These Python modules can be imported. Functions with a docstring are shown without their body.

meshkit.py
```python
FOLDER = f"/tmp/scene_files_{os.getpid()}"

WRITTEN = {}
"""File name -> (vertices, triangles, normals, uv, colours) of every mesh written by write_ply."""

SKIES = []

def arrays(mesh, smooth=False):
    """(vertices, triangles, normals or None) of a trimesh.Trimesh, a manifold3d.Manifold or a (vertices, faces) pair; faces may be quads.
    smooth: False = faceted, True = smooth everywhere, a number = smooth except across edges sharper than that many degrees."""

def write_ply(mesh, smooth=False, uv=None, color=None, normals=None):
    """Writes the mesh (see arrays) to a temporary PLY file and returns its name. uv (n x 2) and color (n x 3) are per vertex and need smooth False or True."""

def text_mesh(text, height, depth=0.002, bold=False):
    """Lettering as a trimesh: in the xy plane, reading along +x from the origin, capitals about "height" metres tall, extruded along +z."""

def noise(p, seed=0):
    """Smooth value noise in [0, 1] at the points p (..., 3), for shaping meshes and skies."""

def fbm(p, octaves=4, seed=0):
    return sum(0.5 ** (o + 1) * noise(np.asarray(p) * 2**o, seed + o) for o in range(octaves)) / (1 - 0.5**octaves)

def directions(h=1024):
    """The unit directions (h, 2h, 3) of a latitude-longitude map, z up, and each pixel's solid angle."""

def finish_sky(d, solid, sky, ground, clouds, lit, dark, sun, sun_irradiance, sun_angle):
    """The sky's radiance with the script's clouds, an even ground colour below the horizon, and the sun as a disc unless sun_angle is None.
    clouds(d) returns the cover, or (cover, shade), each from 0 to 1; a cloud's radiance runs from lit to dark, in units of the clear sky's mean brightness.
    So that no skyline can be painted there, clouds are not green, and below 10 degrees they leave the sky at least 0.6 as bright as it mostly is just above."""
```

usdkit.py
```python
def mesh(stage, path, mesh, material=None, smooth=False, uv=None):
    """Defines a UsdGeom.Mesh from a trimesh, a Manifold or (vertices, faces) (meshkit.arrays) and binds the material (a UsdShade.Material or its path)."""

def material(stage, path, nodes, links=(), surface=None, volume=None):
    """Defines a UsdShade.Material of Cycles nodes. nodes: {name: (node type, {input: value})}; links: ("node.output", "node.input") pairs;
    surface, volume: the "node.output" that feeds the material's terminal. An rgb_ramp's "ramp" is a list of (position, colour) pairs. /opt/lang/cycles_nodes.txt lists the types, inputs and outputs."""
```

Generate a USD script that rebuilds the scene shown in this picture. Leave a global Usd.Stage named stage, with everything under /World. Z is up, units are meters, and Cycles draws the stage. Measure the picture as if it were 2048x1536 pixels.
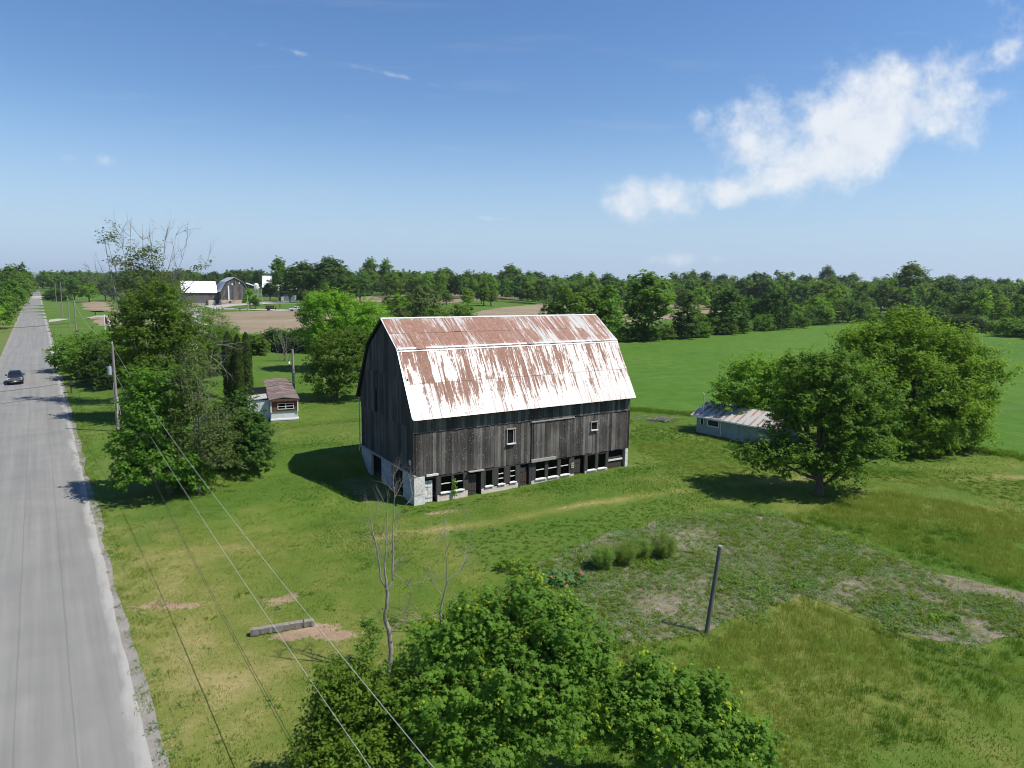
import math, random
import numpy as np
import trimesh
import usdkit, meshkit
from pxr import Usd, UsdGeom, UsdLux, UsdShade, Gf, Sdf, Vt

# ------------------------------------------------------------------ stage, camera, sky, sun
stage = Usd.Stage.CreateInMemory()
UsdGeom.SetStageUpAxis(stage, 'Z')
UsdGeom.SetStageMetersPerUnit(stage, 1.0)
UsdGeom.Xform.Define(stage, '/World')
UsdGeom.Scope.Define(stage, '/World/Looks')

CAM_H, PITCH, ROLL, FPX = 16.7, math.radians(8.46), math.radians(0.76), 1365.33
SUN_AZ, SUN_EL = math.radians(99.0), math.radians(56.0)      # azimuth clockwise from +y
SUN_INTENSITY, SKY_STRENGTH, EXPOSURE = 1.25, 0.100, 0.44

_cp, _sp, _cr, _sr = math.cos(PITCH), math.sin(PITCH), math.cos(ROLL), math.sin(ROLL)
_right, _fwd, _up = np.array([1., 0, 0]), np.array([0, _cp, -_sp]), np.array([0, _sp, _cp])
C_R, C_U, C_F = _cr * _right + _sr * _up, -_sr * _right + _cr * _up, _fwd
cam = UsdGeom.Camera.Define(stage, '/World/camera')
M = Gf.Matrix4d(*C_R, 0, *C_U, 0, *(-C_F), 0, 0, 0, CAM_H, 1)
cam.AddTransformOp().Set(M)
cam.CreateFocalLengthAttr(24.0); cam.CreateHorizontalApertureAttr(36.0); cam.CreateVerticalApertureAttr(27.0)
cam.CreateClippingRangeAttr(Gf.Vec2f(0.1, 60000.0))
cam.CreateExposureAttr(EXPOSURE)

def mat(name, nodes, links=(), surface='p.BSDF', volume=None):
    return usdkit.material(stage, '/World/Looks/' + name, nodes, links, surface=surface, volume=volume)

def pixdir(px, py):
    return C_F + C_R * (px - 1024) / FPX - C_U * (py - 768) / FPX

def sky_material():
    """physical sky with a band of fair-weather cumulus low in the east and a few thin streaks"""
    nodes = {
        'tc': ('texture_coordinate', {}),
        'sky': ('sky_texture', {'sky_type': 'single_scattering', 'sun_disc': False, 'sun_elevation': SUN_EL, 'sun_rotation': SUN_AZ,
                                'altitude': 100.0, 'air_density': 1.0, 'aerosol_density': 0.2, 'ozone_density': 1.5}),
        'sep': ('separate_xyz', {}),
        'dx': ('math', {'math_type': 'divide'}), 'dz': ('math', {'math_type': 'divide'}),
        'pv': ('combine_xyz', {'z': 0.0}),
        'wn': ('noise_texture', {'scale': 7.0, 'detail': 5.0, 'roughness': 0.62}),
        'wn2': ('noise_texture', {'scale': 22.0, 'detail': 7.0, 'roughness': 0.66}),
        'hs': ('hsv', {'hue': 0.507, 'saturation': 1.25, 'value': 1.0}),
        'bg': ('background_shader', {'strength': SKY_STRENGTH}),
    }
    links = [('tc.generated', 'sky.vector'), ('tc.generated', 'sep.vector'), ('sep.x', 'dx.value1'), ('sep.y', 'dx.value2'),
             ('sep.z', 'dz.value1'), ('sep.y', 'dz.value2'), ('dx.value', 'pv.x'), ('dz.value', 'pv.y'),
             ('pv.vector', 'wn.vector'), ('pv.vector', 'wn2.vector'), ('sky.color', 'hs.color')]
    links = [l for l in links if l != ('tc.generated', 'sky.vector')]
    # ellipses in the (x/y, z/y) plane of directions: pixel centre, half widths in pixels, tilt
    blobs = [(1322, 396, 100, 44, -4, 1.05), (1262, 388, 62, 20, 14, .62), (1455, 384, 66, 30, -4, .95), (1540, 358, 112, 40, -14, 1.0), (1700, 262, 215, 92, -22, 1.22), (1600, 225, 150, 58, -14, .72),
             (1760, 180, 200, 60, -16, .86), (1890, 190, 130, 100, -35, .68), (1955, 128, 170, 36, -14, .80), (715, 133, 250, 5, 12, .29), (985, 437, 34, 7, 2, .55), (225, 318, 66, 15, 4, .30), (1400, 517, 120, 12, -1, .34), (1490, 214, 56, 20, 6, .50), (1570, 290, 150, 70, -20, .72), (1930, 250, 60, 70, -30, .62)]
    prev = None
    for i, (px, py, a, b, tilt, amp) in enumerate(blobs):
        d = pixdir(px, py); cx, cz = d[0] / d[1], d[2] / d[1]
        sx, sz = a / FPX * 1.28, b / FPX * 1.28
        t = math.radians(-tilt)
        nodes[f'm{i}'] = ('mapping', {'mapping_type': 'texture', 'location': (cx, cz, 0), 'rotation': (0, 0, t), 'scale': (sx, sz, 1)})
        nodes[f'l{i}'] = ('vector_math', {'math_type': 'length'})
        nodes[f'r{i}'] = ('map_range', {'range_type': 'smoothstep', 'from_min': 1.25, 'from_max': 0.15, 'to_min': 0.0, 'to_max': amp, 'clamp': True})
        links += [('pv.vector', f'm{i}.vector'), (f'm{i}.vector', f'l{i}.vector1'), (f'l{i}.value', f'r{i}.value')]
        if prev is None:
            prev = f'r{i}.result'
        else:
            nodes[f'x{i}'] = ('math', {'math_type': 'maximum'})
            links += [(prev, f'x{i}.value1'), (f'r{i}.result', f'x{i}.value2')]
            prev = f'x{i}.value'
    nodes |= {
        'nmix': ('math', {'math_type': 'multiply_add', 'value2': 0.55}),          # wn2*0.55 + wn
        'nsh': ('math', {'math_type': 'multiply_add', 'value2': 2.3, 'value3': -1.78}),
        'cov': ('math', {'math_type': 'multiply_add', 'value2': 0.92}),
        'cr': ('map_range', {'range_type': 'smoothstep', 'from_min': 0.14, 'from_max': 1.15, 'to_min': 0.0, 'to_max': 0.97, 'clamp': True}),
        'gate': ('math', {'math_type': 'greater_than', 'value2': 0.0}), 'gm': ('math', {'math_type': 'multiply'}),
        'front': ('math', {'math_type': 'greater_than', 'value2': 0.05}), 'gm2': ('math', {'math_type': 'multiply'}),
        'ccol': ('mix_color', {'a': (5.2, 5.8, 6.5), 'b': (6.9, 7.0, 7.2), 'use_clamp': False}),
        'mixc': ('mix_color', {}),
        # pale haze low over the horizon, all the way round
        'hz': ('map_range', {'range_type': 'smoothstep', 'from_min': 0.24, 'from_max': -0.03, 'to_min': 0.0, 'to_max': 0.93, 'clamp': True}),
        'hzm': ('mix_color', {'b': (2.85, 3.98, 5.8), 'use_clamp': False}),
        # thin high streaks
        'smap': ('mapping', {'scale': (1.6, 14.0, 1.0), 'rotation': (0, 0, 0.16)}),
        'sn': ('noise_texture', {'scale': 2.2, 'detail': 5.0, 'roughness': 0.6}),
        'sr': ('map_range', {'from_min': 0.56, 'from_max': 0.85, 'to_min': 0.0, 'to_max': 0.16, 'clamp': True}),
        'mixs': ('mix_color', {'b': (4.6, 5.0, 5.5)}),
    }
    links += [('wn2.fac', 'nmix.value1'), ('wn.fac', 'nmix.value3'), ('nmix.value', 'nsh.value1'),
              (prev, 'cov.value1'), ('nsh.value', 'cov.value3'), ('cov.value', 'cr.value'),
              (prev, 'gate.value1'), ('gate.value', 'gm.value1'), ('cr.result', 'gm.value2'),
              ('sep.y', 'front.value1'), ('front.value', 'gm2.value1'), ('gm.value', 'gm2.value2'),
              ('gm2.value', 'mixc.fac'), ('wn2.fac', 'ccol.fac'), ('ccol.result', 'mixc.b'),
              ('pv.vector', 'smap.vector'), ('smap.vector', 'sn.vector'), ('sn.fac', 'sr.value'), ('sr.result', 'mixs.fac'),
              ('sep.z', 'hz.value'), ('hz.result', 'hzm.fac'), ('hs.color', 'hzm.a'), ('hzm.result', 'mixs.a'), ('mixs.result', 'mixc.a'), ('mixc.result', 'bg.color')]
    return mat('sky_look', nodes, links, surface='bg.background')

dome = UsdLux.DomeLight.Define(stage, '/World/sky')
UsdShade.MaterialBindingAPI.Apply(dome.GetPrim()).Bind(sky_material())
sun = UsdLux.DistantLight.Define(stage, '/World/sun')
sun.CreateIntensityAttr(SUN_INTENSITY); sun.CreateAngleAttr(0.55); sun.CreateColorAttr(Gf.Vec3f(1.0, 0.95, 0.87))
sun.CreateNormalizeAttr(True)
# light shines along -z: rotate so that +z points at the sun
sun.AddRotateZOp().Set(-math.degrees(SUN_AZ))
sun.AddRotateXOp().Set(-(90.0 - math.degrees(SUN_EL)))

# ------------------------------------------------------------------ helpers
_used = {}
def path_for(name, parent):
    base = (parent.GetPath().pathString if parent is not None else '/World') + '/' + name
    n = _used.get(base, 0); _used[base] = n + 1
    return base if n == 0 else f'{base}_{n:03d}'

def tag(prim, label=None, cat=None, group=None, kind=None):
    prim = prim.GetPrim() if hasattr(prim, 'GetPrim') else prim
    for k, v in (('label', label), ('category', cat), ('group', group), ('kind', kind)):
        if v: prim.SetCustomDataByKey(k, v)
    return prim

def thing(name, label, cat, loc=(0, 0, 0), rz=0.0, group=None, scale=None):
    x = UsdGeom.Xform.Define(stage, path_for(name, None))
    x.AddTranslateOp().Set(Gf.Vec3d(*map(float, loc)))
    if rz: x.AddRotateZOp().Set(math.degrees(rz))
    if scale is not None: x.AddScaleOp().Set(Gf.Vec3f(*map(float, scale)))
    return tag(x.GetPrim(), label, cat, group)

def obj(name, mesh, m, parent=None, smooth=False, label=None, cat=None, group=None, kind=None):
    if isinstance(mesh, MB): mesh = mesh.get()
    g = usdkit.mesh(stage, path_for(name, parent), mesh, m, smooth=smooth)
    return tag(g.GetPrim(), label, cat, group, kind)

def primvar(prim, name, values):
    pv = UsdGeom.PrimvarsAPI(prim).CreatePrimvar(name, Sdf.ValueTypeNames.FloatArray, 'vertex')
    pv.Set(Vt.FloatArray.FromNumpy(np.asarray(values, np.float32)))

def copy_of(src, name, loc, rz, scale, label=None, cat=None, group=None):
    x = UsdGeom.Xform.Define(stage, path_for(name, None))
    x.GetPrim().GetReferences().AddInternalReference(src)
    x.AddTranslateOp().Set(Gf.Vec3d(*map(float, loc)))
    x.AddRotateZOp().Set(math.degrees(rz))
    x.AddScaleOp().Set(Gf.Vec3f(*map(float, scale)))
    x.GetPrim().SetInstanceable(True)
    return tag(x.GetPrim(), label, cat, group)

BOXF = np.array([[0, 3, 2], [0, 2, 1], [4, 5, 6], [4, 6, 7], [0, 1, 5], [0, 5, 4], [1, 2, 6], [1, 6, 5], [2, 3, 7], [2, 7, 6], [3, 0, 4], [3, 4, 7]])
class MB:
    """collects simple solids into one mesh"""
    def __init__(s): s.v, s.f, s.n = [], [], 0
    def add(s, v, f):
        v = np.asarray(v, float); f = np.asarray(f, int)
        if f.shape[1] == 4: f = np.vstack([f[:, [0, 1, 2]], f[:, [0, 2, 3]]])
        s.v.append(v); s.f.append(f + s.n); s.n += len(v); return s
    def hexa(s, v8): return s.add(v8, BOXF)
    def box(s, x0, y0, z0, x1, y1, z1):
        return s.hexa([(x0, y0, z0), (x1, y0, z0), (x1, y1, z0), (x0, y1, z0), (x0, y0, z1), (x1, y0, z1), (x1, y1, z1), (x0, y1, z1)])
    def beam(s, a, b, w, h=None, up=(0, 0, 1)):
        a, b = np.asarray(a, float), np.asarray(b, float); h = w if h is None else h
        d = (b - a) / np.linalg.norm(b - a); u = np.asarray(up, float)
        if abs(d @ u) > .95: u = np.array([1., 0, 0])
        sd = np.cross(d, u); sd /= np.linalg.norm(sd); u = np.cross(sd, d)
        q = [(-w / 2, -h / 2), (w / 2, -h / 2), (w / 2, h / 2), (-w / 2, h / 2)]
        v = [a + sd * x + u * y for x, y in q] + [b + sd * x + u * y for x, y in q]
        f = BOXF[:, ::-1] if np.cross(sd, u) @ d < 0 else BOXF
        return s.add(v, f)
    def tube(s, pts, radii, sides=8, cap=True):
        p = np.asarray(pts, float); r = np.broadcast_to(np.asarray(radii, float), (len(p),))
        t = np.gradient(p, axis=0); t /= np.linalg.norm(t, axis=1, keepdims=True) + 1e-12
        a = np.cross(t, np.where(np.abs(t[:, 2:]) < .9, [[0, 0, 1.]], [[1., 0, 0]])); a /= np.linalg.norm(a, axis=1, keepdims=True) + 1e-12
        b = np.cross(t, a); ang = np.arange(sides) * 2 * np.pi / sides
        v = (p[:, None] + r[:, None, None] * (np.cos(ang)[None, :, None] * a[:, None] + np.sin(ang)[None, :, None] * b[:, None])).reshape(-1, 3)
        i, j = np.meshgrid(np.arange(len(p) - 1), np.arange(sides), indexing='ij'); k = (j + 1) % sides
        q = np.stack([i * sides + j, i * sides + k, (i + 1) * sides + k, (i + 1) * sides + j], -1).reshape(-1, 4)
        f = np.vstack([q[:, [0, 1, 2]], q[:, [0, 2, 3]]])
        if cap:
            n = len(p) * sides
            v = np.vstack([v, p[:1], p[-1:]])
            j = np.arange(sides); k = (j + 1) % sides
            f = np.vstack([f, np.stack([np.full(sides, n), k, j], 1), np.stack([np.full(sides, n + 1), (len(p) - 1) * sides + j, (len(p) - 1) * sides + k], 1)])
        return s.add(v, f)
    def prism(s, poly, d0, d1, axis):
        """polygon (list of 2D) extruded along axis 0/1/2 from d0 to d1"""
        P = np.asarray(poly, float); n = len(P)
        oth = [k for k in range(3) if k != axis]
        v = np.zeros((2 * n, 3)); v[:n, oth] = P; v[n:, oth] = P; v[:n, axis] = d0; v[n:, axis] = d1
        from shapely.geometry import Polygon
        tv, tf = trimesh.creation.triangulate_polygon(Polygon(P), engine='earcut')
        idx = [int(np.argmin(((P - q) ** 2).sum(1))) for q in tv]
        tf = np.array([[idx[a] for a in t] for t in tf])
        j = np.arange(n); k = (j + 1) % n
        side = np.stack([j, k, k + n, j + n], 1)
        return s.add(v, np.vstack([tf, tf[:, ::-1] + n, side[:, [0, 1, 2]], side[:, [0, 2, 3]]]))
    def mesh(s, m): return s.add(np.array(m.vertices), np.array(m.faces))
    def get(s):
        m = trimesh.Trimesh(np.vstack(s.v), np.vstack(s.f), process=False)
        return m

def S(a, b, x):
    t = np.clip((np.asarray(x, float) - a) / (b - a), 0, 1); return t * t * (3 - 2 * t)

def fbm(x, y, scale, seed=0, octaves=4):
    x = np.asarray(x, float); y = np.asarray(y, float); o = 0; amp = .5; tot = 0
    for k in range(octaves):
        p = np.stack([x / scale, y / scale, np.zeros_like(x) + .37 * k], -1); o = o + amp * meshkit.noise(p, seed + 17 * k); tot += amp; amp *= .55; scale = scale * .5
    return o / tot

# ------------------------------------------------------------------ terrain
ROAD_P, ROAD_D = np.array([-11.8, 21.3]), np.array([-0.569, 0.8223])     # right gravel edge and direction of the road
ROAD_N = np.array([-ROAD_D[1], ROAD_D[0]])                                # to the left
BARN_O, BARN_T = np.array([-7.31, 49.93]), 0.567
BARN_U, BARN_V = np.array([math.cos(BARN_T), math.sin(BARN_T)]), np.array([-math.sin(BARN_T), math.cos(BARN_T)])
def road_coords(x, y):
    rx, ry = np.asarray(x, float) - ROAD_P[0], np.asarray(y, float) - ROAD_P[1]
    return rx * ROAD_D[0] + ry * ROAD_D[1], rx * ROAD_N[0] + ry * ROAD_N[1]          # along, left
def barn_coords(x, y):
    rx, ry = np.asarray(x, float) - BARN_O[0], np.asarray(y, float) - BARN_O[1]
    return rx * BARN_U[0] + ry * BARN_U[1], rx * BARN_V[0] + ry * BARN_V[1]
def hgt(x, y):
    x = np.asarray(x, float); y = np.asarray(y, float)
    al, s = road_coords(x, y); u, v = barn_coords(x, y); off = S(-1.0, -5.0, s)
    a = S(-3.6, -5.8, u) * S(-.5, 3.5, v) * S(-20, -11, u)
    b = S(9.4, 11.6, v) * S(34, 22, v) * S(29, 22, u) * S(-20, -11, u)
    h = np.maximum(0.75 * a, 1.5 * b) * off
    h = h + 4.0 * S(170, 330, y) * S(-25, -110, s) * S(60, -30, x)
    h = h - .20 * S(-3.2, -.7, v) * S(2.2, .6, v) * S(-4, -.5, u) * S(16, 7, u)
    und = (fbm(x, y, 14, 5, 3) - .5) * .5 * off * S(-.3, -1.5, v * 0 + np.where((u > -6) & (u < 23) & (v > -3) & (v < 12.5), 0, -2))
    far = S(300, 60, np.hypot(x, y))
    return h + und * far
def at(px, py, z=0.0):
    """point of the terrain seen at a pixel of the 2048 x 1536 photograph"""
    d = pixdir(px, py); t = (z - CAM_H) / d[2]
    for _ in range(40):
        p = np.array([0, 0, CAM_H]) + t * d
        t2 = (z + float(hgt(p[0], p[1])) - CAM_H) / d[2]
        if abs(t2 - t) < 1e-4: break
        t = .5 * t + .5 * t2
    return np.array([0, 0, CAM_H]) + t * d
def px_per_m(p):
    return FPX / float((np.asarray(p, float) - np.array([0, 0, CAM_H])) @ C_F)
def to_px(p):
    d = np.asarray(p, float) - np.array([0, 0, CAM_H]); w = d @ C_F
    return 1024 + FPX * (d @ C_R) / w, 768 - FPX * (d @ C_U) / w
def at_depth(px, py, p):
    """point on a pixel's ray in the upright plane, facing the camera, through the point p"""
    d = pixdir(px, py); t = ((np.asarray(p, float) - np.array([0, 0, CAM_H])) @ C_F)
    return np.array([0, 0, CAM_H]) + d * t
def height_at(base, top_py):
    """how tall something standing at base is whose top is seen at row top_py"""
    px, py = to_px(base); return float(at_depth(px, top_py, base)[2] - base[2])
# ------------------------------------------------------------------ ground materials
def ground_nodes(cols, scale, bump=.4, bscale=6.0, extra=None):
    pass

def lawn_material():
    n = {'g': ('geometry', {}),
         'n1': ('noise_texture', {'scale': 0.09, 'detail': 5.0, 'roughness': 0.6}),
         'n2': ('noise_texture', {'scale': 0.55, 'detail': 5.0, 'roughness': 0.62}),
         'n3': ('noise_texture', {'scale': 5.0, 'detail': 4.0, 'roughness': 0.7}),
         'n4': ('noise_texture', {'scale': 26.0, 'detail': 3.0, 'roughness': 0.7}),
         'add': ('math', {'math_type': 'multiply_add', 'value2': 0.5}), 'add2': ('math', {'math_type': 'multiply_add', 'value2': 0.35}),
         'sh': ('math', {'math_type': 'add', 'value2': -0.42}),
         'dry': ('attribute', {'attribute': 'dry'}), 'bare': ('attribute', {'attribute': 'bare'}), 'lush': ('attribute', {'attribute': 'lush'}),
         'sum': ('math', {'math_type': 'multiply_add', 'value2': 0.55}),
         'ramp': ('rgb_ramp', {'ramp': [(0.0, (0.028, 0.068, 0.008)), (0.3, (0.055, 0.108, 0.013)), (0.5, (0.095, 0.138, 0.022)), (0.68, (0.155, 0.168, 0.042)), (0.85, (0.26, 0.225, 0.092)), (1.0, (0.33, 0.26, 0.13))]}),
         'lmix': ('mix_color', {'b': (0.060, 0.126, 0.017)}), 'lf': ('math', {'math_type': 'multiply', 'value2': 0.75}),
         'soil': ('rgb_ramp', {'ramp': [(0.2, (0.19, 0.14, 0.095)), (0.5, (0.30, 0.215, 0.14)), (0.8, (0.36, 0.29, 0.21))]}),
         'bsh': ('math', {'math_type': 'multiply_add', 'value2': 1.6, 'value3': -0.80}), 'bsum': ('math', {'math_type': 'multiply_add', 'value2': 1.6}),
         'bcl': ('map_range', {'range_type': 'smoothstep', 'from_min': 0.32, 'from_max': 0.62, 'clamp': True}),
         'smix': ('mix_color', {}),
         'fine': ('map_range', {'from_min': 0.25, 'from_max': 0.75, 'to_min': 0.62, 'to_max': 1.35}),
         'fm': ('mix_color', {'blend_type': 'multiply', 'fac': 1.0, 'use_clamp': False}), 'fc': ('combine_xyz', {}),
         'bump': ('bump', {'strength': 0.55, 'distance': 0.08}), 'p': ('principled_bsdf', {'roughness': 0.95, 'specular_ior_level': 0.1})}
    l = [('g.position', f'n{k}.vector') for k in (1, 2, 3, 4)]
    l += [('n2.fac', 'add.value1'), ('n1.fac', 'add.value3'), ('n3.fac', 'add2.value1'), ('add.value', 'add2.value3'), ('add2.value', 'sh.value1'),
          ('dry.fac', 'sum.value1'), ('sh.value', 'sum.value3'), ('sum.value', 'ramp.fac'),
          ('lush.fac', 'lf.value1'), ('lf.value', 'lmix.fac'), ('ramp.color', 'lmix.a'),
          ('n3.fac', 'bsh.value1'), ('bare.fac', 'bsum.value1'), ('bsh.value', 'bsum.value3'), ('bsum.value', 'bcl.value'),
          ('n2.fac', 'soil.fac'), ('bcl.result', 'smix.fac'), ('lmix.result', 'smix.a'), ('soil.color', 'smix.b'),
          ('n4.fac', 'fine.value'), ('fine.result', 'fc.x'), ('fine.result', 'fc.y'), ('fine.result', 'fc.z'), ('smix.result', 'fm.a'), ('fc.vector', 'fm.b'),
          ('fm.result', 'p.base_color'), ('n4.fac', 'bump.height'), ('bump.normal', 'p.normal')]
    return mat('lawn_look', n, l)

def noisy(name, ramp, scales=(0.15, 1.2, 9.0), weights=(1, .6, .4), rough=.95, bump=.4, bdist=.05, stretch=None, rot=0.0, spec=.1, obj_space=False):
    """colour from a sum of noises through a ramp"""
    n = {'g': ('geometry', {}), 'tc': ('texture_coordinate', {}), 'map': ('mapping', {'scale': stretch or (1, 1, 1), 'rotation': (0, 0, rot)}), 'ramp': ('rgb_ramp', {'ramp': ramp}),
         'bump': ('bump', {'strength': bump, 'distance': bdist}), 'p': ('principled_bsdf', {'roughness': rough, 'specular_ior_level': spec})}
    l = [('tc.object' if obj_space else 'g.position', 'map.vector')]
    tot = sum(weights); prev = None
    for k, (sc, w) in enumerate(zip(scales, weights)):
        n[f'n{k}'] = ('noise_texture', {'scale': sc, 'detail': 4.0, 'roughness': .62}); l.append(('map.vector', f'n{k}.vector'))
        n[f'a{k}'] = ('math', {'math_type': 'multiply_add', 'value2': w / tot, 'value3': 0.0}); l.append((f'n{k}.fac', f'a{k}.value1'))
        if prev: l.append((prev, f'a{k}.value3'))
        prev = f'a{k}.value'
    n['st'] = ('map_range', {'from_min': .32, 'from_max': .68, 'clamp': True})
    l += [(prev, 'st.value'), ('st.result', 'ramp.fac'), ('ramp.color', 'p.base_color'), (f'n{len(scales)-1}.fac', 'bump.height'), ('bump.normal', 'p.normal')]
    return mat(name, n, l)

M_LAWN = lawn_material()
M_ROAD = None
def road_material():
    """worn asphalt: along-road streaks, wheel tracks, fine grain and two long sealed seams"""
    n = {'tc': ('texture_coordinate', {}), 'sep': ('separate_xyz', {}),
         'map': ('mapping', {'scale': (0.035, 1.6, 1.0)}), 'n1': ('noise_texture', {'scale': 1.0, 'detail': 5.0, 'roughness': .65}),
         'n2': ('noise_texture', {'scale': 0.35, 'detail': 4.0}), 'n3': ('noise_texture', {'scale': 30.0, 'detail': 2.0}),
         'a1': ('math', {'math_type': 'multiply_add', 'value2': .55, 'value3': 0.0}), 'a2': ('math', {'math_type': 'multiply_add', 'value2': .3}), 'a3': ('math', {'math_type': 'multiply_add', 'value2': .15}),
         'ramp': ('rgb_ramp', {'ramp': [(0.30, (0.140, 0.138, 0.128)), (0.5, (0.184, 0.182, 0.170)), (0.7, (0.234, 0.230, 0.214))]}),
         'w': ('noise_texture', {'scale': 0.25, 'detail': 3.0}), 'wy': ('math', {'math_type': 'multiply_add', 'value2': .12}),
         's1': ('math', {'math_type': 'compare', 'value2': 2.52, 'value3': .035}), 's2': ('math', {'math_type': 'compare', 'value2': 4.35, 'value3': .03}), 'sm': ('math', {'math_type': 'maximum'}),
         'sf': ('math', {'math_type': 'multiply', 'value2': .30}), 'smix': ('mix_color', {'b': (0.085, 0.085, 0.088)}),
         'dmap': ('mapping', {'scale': (.22, 1.1, 1.0)}), 'dn': ('noise_texture', {'scale': 1.0, 'detail': 4.0, 'roughness': .6}), 'dy': ('math', {'math_type': 'multiply_add', 'value2': -1.5}), 'db': ('math', {'math_type': 'add', 'value2': 1.10}),
         'dr': ('map_range', {'range_type': 'smoothstep', 'from_min': 1.5, 'from_max': .7, 'clamp': True}), 'dg': ('math', {'math_type': 'multiply_add', 'value2': .5}), 'dc': ('map_range', {'from_min': .5, 'from_max': 1.35, 'to_max': .62, 'clamp': True}), 'dm': ('mix_color', {'b': (.40, .385, .355)}),
         'bump': ('bump', {'strength': .25, 'distance': .01}), 'p': ('principled_bsdf', {'roughness': .88, 'specular_ior_level': .25})}
    l = [('tc.object', 'sep.vector'), ('tc.object', 'map.vector'), ('map.vector', 'n1.vector'), ('tc.object', 'n2.vector'), ('tc.object', 'n3.vector'), ('tc.object', 'w.vector'),
         ('n1.fac', 'a1.value1'), ('n2.fac', 'a2.value1'), ('a1.value', 'a2.value3'), ('n3.fac', 'a3.value1'), ('a2.value', 'a3.value3'), ('a3.value', 'ramp.fac'),
         ('w.fac', 'wy.value1'), ('sep.y', 'wy.value3'), ('wy.value', 's1.value1'), ('wy.value', 's2.value1'), ('s1.value', 'sm.value1'), ('s2.value', 'sm.value2'), ('sm.value', 'sf.value1'),
         ('sf.value', 'smix.fac'), ('ramp.color', 'smix.a'), ('smix.result', 'dm.a'), ('dm.result', 'p.base_color'), ('tc.object', 'dmap.vector'), ('dmap.vector', 'dn.vector'), ('dn.fac', 'dy.value1'), ('sep.y', 'dy.value3'), ('dy.value', 'db.value1'), ('db.value', 'dr.value'), ('n3.fac', 'dg.value1'), ('dr.result', 'dg.value3'), ('dg.value', 'dc.value'), ('dc.result', 'dm.fac'), ('n3.fac', 'bump.height'), ('bump.normal', 'p.normal')]
    return mat('asphalt_look', n, l)
M_ROAD = road_material()
M_GRAVEL = noisy('gravel_look', [(0, (0.13, 0.12, 0.105)), (.5, (0.215, 0.20, 0.182)), (1, (0.31, 0.29, 0.265))], (0.6, 7.0, 40.0), (1, .8, .9), bump=.6, bdist=.02)
M_DUST = noisy('road_dust_look', [(0, (0.26, 0.245, 0.22)), (.5, (0.37, 0.352, 0.322)), (1, (0.50, 0.475, 0.44))], (0.4, 4.0, 30.0), (1, .8, .6), bump=.3, bdist=.01)
M_CROP = noisy('crop_look', [(0, (0.032, 0.108, 0.022)), (.45, (0.045, 0.140, 0.030)), (.8, (0.060, 0.160, 0.036)), (1, (0.09, 0.178, 0.048))], (0.02, 0.3, 6.0), (1, .5, .5), bump=.7, bdist=.12, stretch=(1, 3.0, 1), rot=.5)
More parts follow.
